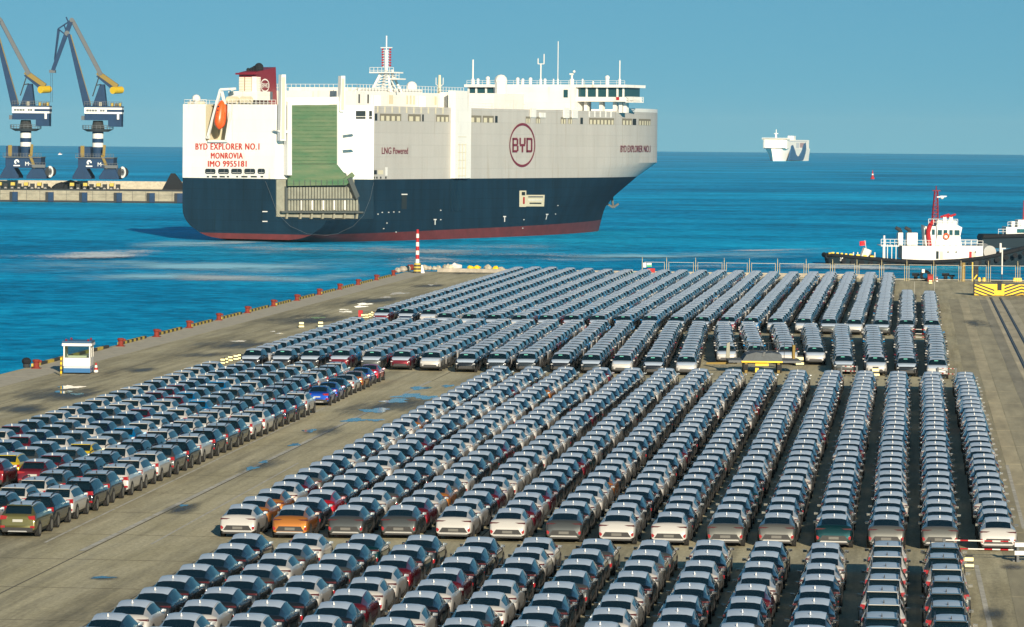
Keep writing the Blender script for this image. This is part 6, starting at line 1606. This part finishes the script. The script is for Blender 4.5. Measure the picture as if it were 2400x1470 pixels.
tag(b_.build('quay_end_wall', loc=uv(a[0] + 3, vfar(a[0] + 3) - 1.2), rz=COL_RZ + math.atan(slope)), 'low pale concrete wall along the far end of the quay', 'wall')
# booth
bp_ = gp(186, 877); booth = tag(empty('guard_booth', bp_, R(0)), 'small white and blue guard booth with wide windows on the quay', 'booth')
kb_ = bp_.y / F_PX; bw = 66 * kb_ / 2; bd = 2.6; H_ = 80 * kb_
def bz(y): return (877 - y) * kb_
x0, x1 = (148.5 - 186) * kb_, (211.5 - 186) * kb_
MB().box(x0, x1, 0, bd, .12, bz(863), 'booth_blue').build('skirt', booth)
MB().box(x0 + .02, x1 - .02, .02, bd - .02, bz(863), bz(858), 'white_paint').box(x0 - .005, x1 + .005, -.005, bd + .005, bz(861), bz(859.5), 'booth_blue').build('stripe', booth)
MB().box(x0 + .0, x1 - .0, .0, bd, bz(858), bz(839), 'white_paint').build('lower_wall', booth)
for px, y in ((x0 + .05, .05), (x1 - .05, .05), (x0 + .05, bd - .05), (x1 - .05, bd - .05), (x1 - .05, bd / 2)): MB().box(px - .05, px + .05, y - .05, y + .05, bz(839), bz(811), 'white_paint').build('corner_post', booth)
MB().face([(x0 + .1, .03, bz(838.9)), (x1 - .1, .03, bz(838.9)), (x1 - .1, .03, bz(811)), (x0 + .1, .03, bz(811))], 'pane_glass').build('window_pane', booth)
MB().face([(x0 + .1, bd - .03, bz(838.9)), (x1 - .1, bd - .03, bz(838.9)), (x1 - .1, bd - .03, bz(811)), (x0 + .1, bd - .03, bz(811))], 'pane_glass').build('window_pane', booth)
MB().face([(x1 - .03, .1, bz(838.9)), (x1 - .03, bd - .1, bz(838.9)), (x1 - .03, bd - .1, bz(811)), (x1 - .03, .1, bz(811))], 'pane_glass').build('window_pane', booth)
MB().box(x0 + .02, x0 + .06, .1, bd - .1, bz(839), bz(811), 'beige').build('side_curtain', booth)
MB().box(x0 + .3, x1 - .4, .9, 1.5, bz(839), bz(835), 'beige').build('desk', booth)
MB().box(x0 - .12, x1 + .12, -.12, bd + .12, bz(811), bz(805), 'white_paint').build('eave', booth)
MB().box(x0 - .10, x1 + .10, -.10, bd + .10, bz(805), bz(799.5), 'booth_blue_dark').build('roof', booth)
for px, y in ((x0 + .2, .2), (x1 - .2, .2), (x0 + .4, bd - .2), (x1 - .2, bd - .2)): MB().tube((px, y, bz(799.5)), (px, y, bz(799.5) + .16), .09, 'burgundy', 6).build('roof_knob', booth)
p = gp(143, 881); b_ = MB()
for k in range(8): b_.tube((0, 0, k * .19), (0, 0, k * .19 + .19), .085, 'safety_yellow' if k % 2 else 'crane_ochre', 8)
tag(b_.build('guard_post', loc=p), 'thin yellow guard post beside the white and blue booth', 'post')
def cone(px, py, lab, s_=1.0):
    p = gp(px, py); e = tag(empty('traffic_cone', p), lab, 'traffic cone')
    MB().box(-.22 * s_, .22 * s_, -.22 * s_, .22 * s_, 0, .05, 'black_rubber').build('base', e)
    b_ = MB()
    for k in range(4): b_.tube((0, 0, .05 + .2 * s_ * k), (0, 0, .05 + .2 * s_ * (k + 1)), (.2 - .04 * k) * s_, 'white_paint' if k % 2 == 0 else 'red_paint', 10, (.16 - .04 * k) * s_ + .02)
    b_.build('cone_body', e)
cone(225, 874, 'red and white traffic cone standing beside the guard booth'); cone(2196, 661, 'red and white traffic cone at the foot of the fence', .9)
p = gp(62, 862); b_ = MB(); b_.tube((0, 0, 0), (0, 0, .45), .3, 'dark_steel', 10); b_.ball((0, 0, .55), .42, 'black_rubber', 10, 6, .8); tag(b_.build('cable_drum', loc=p), 'small dark drum on the quay edge before the first bollard', 'drum')
# reflective blocks
rb_ = MB(); rb_.prism([(-.27, 0), (.27, 0), (.2, .72), (-.2, .72)], .22, 'kerb_black', 'y', -.22); rb_me = rb_.mesh('block')
rp_ = MB(); rp_.box(-.27, .27, -.255, -.20, .10, .26, 'reflector'); rp_me = rp_.mesh('reflector_plate')
rp2 = MB(); rp2.box(-.24, .24, -.24, -.19, .42, .62, 'reflector'); rp2_me = rp2.mesh('reflector_plate')
def block(px, py, lab, s_=1.0):
    e = tag(empty('reflective_block', gp(px, py), R(random.uniform(-8, 8))), lab, 'barrier block', 'reflective barrier blocks'); e.scale = (s_, s_, s_)
    link('block', rb_me, e); link('reflector_plate', rp_me, e); link('reflector_plate', rp2_me, e)
block(706, 769, 'black barrier block with two cream reflectors standing alone on the wet quay'); block(751, 768, 'black barrier block with cream reflectors next to the first far middle column')
for k, (x, y) in enumerate(((851, 747), (860, 746.5), (866, 744.5), (874, 741))): block(x, y, '%s reflective block from the small red box, beside the farthest block' % nth(k + 1), .8)
for k, (x, y) in enumerate(((523, 854), (530, 852), (540, 848), (553, 845), (560, 843))): block(x, y, '%s reflective block from the far middle block front row, in a short row' % nth(5 - k), .8)
block(1875, 858, 'reflective block on the right beside the yellow ramp trailer', 1.3); block(2052, 884, 'reflective block in front of a white SUV at the cross lane', 1.2); block(2271, 1332, 'tall cream reflective block beside the near SUV column and striped rods', .85); block(2181, 666, 'small cream reflective block at the foot of the fence', .9)
p = gp(845, 744); b_ = MB(); b_.box(-.25, .25, -.2, .2, 0, .8, 'red_paint'); tag(b_.build('red_box', loc=p), 'small red box beside the cluster of reflective blocks', 'box')
# striped rods
def rods(p0, p1, zs, lab):
    a, c = gp(*p0), gp(*p1); e = tag(empty('striped_rod_barrier', a), lab, 'barrier', 'striped rod barriers')
    d = c - a
    for z in zs:
        n = 9; b_ = MB()
        for k in range(n): b_.tube(d * (k / n) + Vector((0, 0, z)), d * ((k + 1) / n) + Vector((0, 0, z)), .034, 'red_paint' if k in (2, 5, 7) else 'white_paint', 6)
        b_.build('rod', e)
    for q_ in (Vector((0, 0, 0)), d): MB().box(q_.x - .07, q_.x + .07, q_.y - .07, q_.y + .07, 0, max(zs) + .06, 'crane_grey').box(q_.x - .2, q_.x + .2, q_.y - .2, q_.y + .2, 0, .08, 'crane_grey').build('stand', e)
rods((2212, 1312), (2382, 1316), (.55, .95), 'red and white rods closing the gap behind the last white crossover')
rods((2124, 793), (2190, 795), (.5, .95, .15), 'red and white rods between the last two far columns')
rods((2198, 889), (2240, 891), (.5, .95), 'red and white rods right of the white SUV at the cross lane')
rods((1972, 883), (2008, 884), (.5, .9), 'red and white rods left of the white SUV at the cross lane')
p = gp(2392, 1318); wb = tag(empty('white_barrier', p), 'white slatted road barrier at the end of the striped rods', 'barrier')
for z in (.35, .75): MB().box(-.3, 2.2, -.1, .1, z, z + .2, 'white_paint').build('slat', wb)
for x in (-.2, 1.8): MB().box(x, x + .12, -.06, .06, 0, 1.0, 'crane_grey').build('stand', wb)
# ramp trailer
p = gp(1800, 873); tk = p.y / F_PX; tra = tag(empty('ramp_trailer', p), 'yellow and grey ramp trailer with covered load parked in the cross lane', 'trailer')
def tx(px): return (px - 1800) * tk
def tz(py): return (873 - py) * tk
MB().box(tx(1706), tx(1876), -1.0, 3.5, tz(849), tz(844), 'crane_grey').build('bed', tra)
MB().box(tx(1736), tx(1832), -1.15, -.95, tz(848.5), tz(845), 'safety_yellow').build('rear_beam', tra)
MB().box(tx(1768), tx(1799), -1.3, -.9, tz(856), tz(850.5), 'safety_yellow').build('bumper', tra)
MB().box(tx(1768), tx(1776), -1.3, -1.0, tz(871), tz(861), 'safety_yellow').build('step', tra)
b_ = MB(); b_.prism([(tx(1739), tz(844)), (tx(1832), tz(844)), (tx(1830), tz(830)), (tx(1806), tz(826)), (tx(1790), tz(828)), (tx(1770), tz(825)), (tx(1748), tz(831))], 3.0, 'tarp', 'y', -.7); b_.build('covered_load', tra)
MB().prism([(tx(1784), tz(835)), (tx(1789), tz(835)), (tx(1793), tz(824)), (tx(1788), tz(824))], -.74, 'crane_grey', 'y', -.8).build('strap', tra)
MB().prism([(tx(1705), tz(845)), (tx(1714), tz(845)), (tx(1714), tz(806)), (tx(1707), tz(810))], 3.4, 'ramp_grey', 'y', 2.9).build('end_board', tra)
b_ = MB(); b_.rail([(tx(1714), 3.3, tz(844)), (tx(1862), 3.3, tz(844))], 1.35, 'dark_steel', .035, .65); b_.build('guard_rail', tra)
MB().box(tx(1862), tx(1868), 2.5, 3.3, tz(848), tz(812), 'crane_ochre').build('rear_post', tra)
for px in (1746, 1825):
    for yy in (-.6, .5): b_ = MB(); b_.tube((tx(px) - .2, yy, .48), (tx(px) + .2, yy, .48), .48, 'tyre', 14); b_.build('wheel', tra)
MB().box(tx(1744), tx(1750), -1.0, -.7, .0, tz(849), 'crane_ochre').box(tx(1820), tx(1826), -1.0, -.7, .0, tz(849), 'crane_ochre').build('landing_leg', tra)
MB().beam((tx(1655), 0, tz(853)), (tx(1706), 0, tz(852)), .18, .18, 'crane_ochre').build('tow_bar', tra)
# striped machine block on the rails
p = gp(2284, 693); sk = p.y / F_PX; sb = tag(empty('striped_counterweight', p, COL_RZ), 'yellow and black chevron striped machine block standing across the crane rails', 'counterweight')
W2, H2 = 8.2, 1.55
MB().box(0, W2, 0, 3.0, .05, H2, 'safety_yellow').build('block', sb)
MB().box(.02, W2 - .02, .02, 2.98, H2, H2 + .05, 'crane_grey').build('top_plate', sb)
def stripe(pts): b_ = MB(); b_.prism(pts, -.012, 'kerb_black', 'y', .0); b_.build('stripe', sb)
for k in range(5):
    x = -.9 + k * .62
    q4 = [(x + 1.7, .05 + 0.0), (x + 2.0, .05), (x + .3, H2), (x, H2)]
    lim = [(max(0, min(2.62, a)), z) for a, z in q4]
    x0_ = x
    def cl(a0, z0, a1, z1, lo, hi):
        out = []
        for a, z in ((a0, z0), (a1, z1)):
            if a < lo: z = z0 + (z1 - z0) * (lo - a0) / (a1 - a0); a = lo
            if a > hi: z = z0 + (z1 - z0) * (hi - a0) / (a1 - a0); a = hi
            out.append((a, z))
        return out
for k in range(5):
    z0 = 1.75 - k * .42
    pts = []
    za = lambda x, off: z0 - .36 * x + off
    xs = [0, 2.6]
    poly = [(x, min(H2, max(.05, za(x, 0)))) for x in np.linspace(0, 2.6, 14)] + [(x, min(H2, max(.05, za(x, -.2)))) for x in np.linspace(2.6, 0, 14)]
    if max(abs(poly[i][1] - poly[27 - i][1]) for i in range(14)) > .05: stripe(poly)
for k in range(7):
    z0 = -.2 + k * .42 - .84
    za = lambda x, off: z0 + .36 * (x - 3.9 if x < 6.2 else (6.2 - 3.9) - (x - 6.2)) + off
    poly = [(x, min(H2, max(.05, za(x, 0)))) for x in np.linspace(3.9, 8.2, 24)] + [(x, min(H2, max(.05, za(x, -.2)))) for x in np.linspace(8.2, 3.9, 24)]
    if max(abs(poly[i][1] - poly[47 - i][1]) for i in range(24)) > .05: stripe(poly)
MB().box(3.0, 3.55, -.14, .0, .75, H2 + .35, 'dark_steel').build('hook_plate', sb)
MB().box(2.72, 3.82, -.05, .0, .08, H2 + .02, 'safety_yellow').build('centre_plate', sb)
MB().box(-.12, 0, 0, 2.9, .05, H2 + .6, 'dark_steel').beam((-.1, .2, H2 + .6), (.3, .2, H2 + 1.2), .15, .15, 'safety_yellow').build('side_frame', sb)
# fence along the far end
fp_x = [1505, 1562, 1630, 1697, 1756, 1822, 1889, 1951, 2008, 2066, 2125, 2188, 2252, 2316, 2385, 2450]
FB = [gp(x, 652 + (x - 1505) * .011) for x in fp_x]
pm = MB(); pm.tube((0, 0, 0), (0, 0, 2.8), .042, 'fence_post', 6).tube((0.0, 0, 2.8), (0, .2, 3.05), .03, 'fence_post', 5); post_me = pm.mesh('post')
fence = tag(empty('wire_fence', FB[0]), 'tall wire mesh fence on tan posts along the end of the quay', 'fence')
for i, p in enumerate(FB):
    for dx in ((0,) if i == 0 else (-.32, 0, .32)):
        o = link('post', post_me, fence, p - FB[0] + Vector((dx, 0, 0))); 
        if dx: o.scale = (.8, .8, .8)
for a, c in zip(FB[:-1], FB[1:]):
    w_ = MB(); a0 = a - FB[0] + Vector((.34, 0, 0)); c0 = c - FB[0] - Vector((.34, 0, 0))
    for z in (.25, 2.35): w_.tube(a0 + Vector((0, 0, z)), c0 + Vector((0, 0, z)), .03, 'fence_wire', 4)
    for z in (.7, 1.2, 1.7): w_.tube(a0 + Vector((0, 0, z)), c0 + Vector((0, 0, z)), .006, 'fence_wire', 3)
    w_.build('mesh_panel', fence)
def flat_sign(px, py, w, h, Yd, m, lab, text=None, nm='fence_sign'):
    c = dp(px, py, Yd); k = Yd / F_PX; b_ = MB(); b_.box(-w * k / 2, w * k / 2, -.02, .02, -h * k / 2, h * k / 2, m)
    o = tag(b_.build(nm, loc=c), lab, 'sign'); return o
fy = FB[0].y - .2
flat_sign(1511, 621.5, 7, 11, fy, 'white_paint', 'plain white notice board on the fence beside the green topped sign')
o = flat_sign(1521.5, 621, 11, 9, fy, 'white_paint', 'white and green notice board on the fence above the red box'); MB().box(-.33, .33, -.03, .0, -.28, .0, 'sign_green').build('green_band', o)
flat_sign(2164, 635.5, 6.5, 8, FB[11].y - .2, 'white_paint', 'small white notice board on the fence in front of the tug')
p = dp(1526, 634, fy - 3); rbx = tag(empty('red_fire_box', (p.x, p.y, 0)), 'red fire box on legs standing behind the farthest cars', 'box')
MB().box(-.55, .55, -.3, .3, p.z - .3, p.z + .3, 'red_paint').build('box', rbx); b_ = MB(); b_.box(-.45, -.38, -.2, .2, 0, p.z - .3, 'dark_steel').box(.38, .45, -.2, .2, 0, p.z - .3, 'dark_steel'); b_.build('leg', rbx)
# things behind the fence on the right
p = gp(2171, 659); b_ = MB(); n = 16
for k in range(n):
    a, d = 2 * math.pi * k / n, 2 * math.pi * (k + 1) / n; b_.tube((.62 * math.cos(a), 0, .75 + .62 * math.sin(a)), (.62 * math.cos(d), 0, .75 + .62 * math.sin(d)), .24, 'black_rubber', 6)
tag(b_.build('tyre_fender', loc=(p.x, p.y + 1.5, 0)), 'big black tyre fender standing beyond the fence', 'tyre')
p = gp(2180, 660); b_ = MB(); b_.box(-.4, .4, -.3, .3, 0, 1.05, 'bollard_red'); b_.box(-.34, .34, -.33, -.28, .3, .75, 'red_paint'); tag(b_.build('red_cabinet', loc=p), 'small red cabinet at the foot of the fence beside the tyre', 'cabinet')
for (x, lab) in ((2146, 'black mooring bollard beyond the fence, left of the tyre'), (2216, 'black mooring bollard beyond the fence, right of the cone'), (2231, 'small black bollard beyond the fence, right of the larger one')):
    p = gp(x, 657); s_ = .8 if x == 2231 else 1.05; b_ = MB(); b_.tube((0, 0, 0), (0, 0, .75 * s_), .28 * s_, 'black_rubber', 10); b_.tube((-.5 * s_, 0, .8 * s_), (.5 * s_, 0, .8 * s_), .2 * s_, 'black_rubber', 8); tag(b_.build('dark_bollard', loc=p), lab, 'bollard')
for (x0, x1, yt, lab) in ((2293, 2299, 651, 'yellow block beyond the fence, left of the pair'), (2304, 2311, 651, 'yellow block beyond the fence beside the white lamp pole'), (2376, 2396, 652, 'wide yellow block beyond the fence right of the lamp pole')):
    p = gp((x0 + x1) / 2, 660); k = p.y / F_PX; b_ = MB(); hw = (x1 - x0) * k / 2; b_.prism([(-hw, 0), (hw, 0), (hw * .9, (660 - yt) * k), (-hw * .9, (660 - yt) * k)], .5, 'safety_yellow', 'y', -.5); tag(b_.build('yellow_block', loc=(p.x, p.y + 1.0, 0)), lab, 'block')
for (x0, x1, m, yt, lab) in ((2256, 2263, 'crane_ochre', 616, 'brownish yellow pile standing in the water beyond the fence'), (2279, 2282, 'kerb_yellow', 615, 'thin yellow pile standing beyond the fence'), (2284, 2294, 'dark_steel', 612, 'dark brown pile standing in the water beyond the fence')):
    p = gp((x0 + x1) / 2, 660); k = p.y / F_PX; b_ = MB(); hw = (x1 - x0) * k / 2; b_.box(-hw, hw, -hw, hw, -.0, (660 - yt) * k, m); b_.box(-hw * 1.05, hw * 1.05, -hw * 1.05, hw * 1.05, 0, .2, m); tag(b_.build('mooring_pile', loc=(p.x, p.y + .9, 0)), lab, 'pile')
p = gp(2348, 661); k = p.y / F_PX; lp = tag(empty('lamp_pole', p), 'white lamp pole with dark foot beyond the fence', 'pole')
MB().tube((0, 0, 0), (0, 0, 18 * k), .10, 'booth_blue_dark', 8).build('foot', lp); MB().tube((0, 0, 18 * k), (0, 0, 78 * k), .10, 'white_paint', 8).build('shaft', lp); MB().box(-.14, .5, -.1, .1, 78 * k, 80 * k, 'white_paint').build('lamp_head', lp)
for x, lab in ((2143, 'thin white pole at the far end of the second last far column'), (2190, 'thin white pole at the far end of the last far column')):
    p = gp(x, 700); b_ = MB(); b_.tube((0, 0, 0), (0, 0, 2.2), .025, 'fence_wire', 5); b_.tube((0, 0, 0), (0, 0, .05), .2, 'fence_wire', 8); tag(b_.build('thin_pole', loc=p), lab, 'pole')

# ================================================================== HAZE over the sea
hz_m = bpy.data.materials.new('haze_air'); hz_m.use_nodes = True; hn = hz_m.node_tree.nodes; hn.clear()
ho = hn.new('ShaderNodeOutputMaterial'); hv = hn.new('ShaderNodeVolumePrincipled')
hv.inputs['Color'].default_value = (0.60, 0.86, 0.97, 1); hv.inputs['Density'].default_value = 0.000028; hv.inputs['Anisotropy'].default_value = 0.0
hz_m.node_tree.links.new(hv.outputs[0], ho.inputs['Volume']); MATS['haze_air'] = hz_m
hz = MB(); hz.box(-9300, 9300, -9300, 9300, SEA_Z - 8.5, 75, 'haze_air')
tag(hz.build('haze'), kind='stuff')
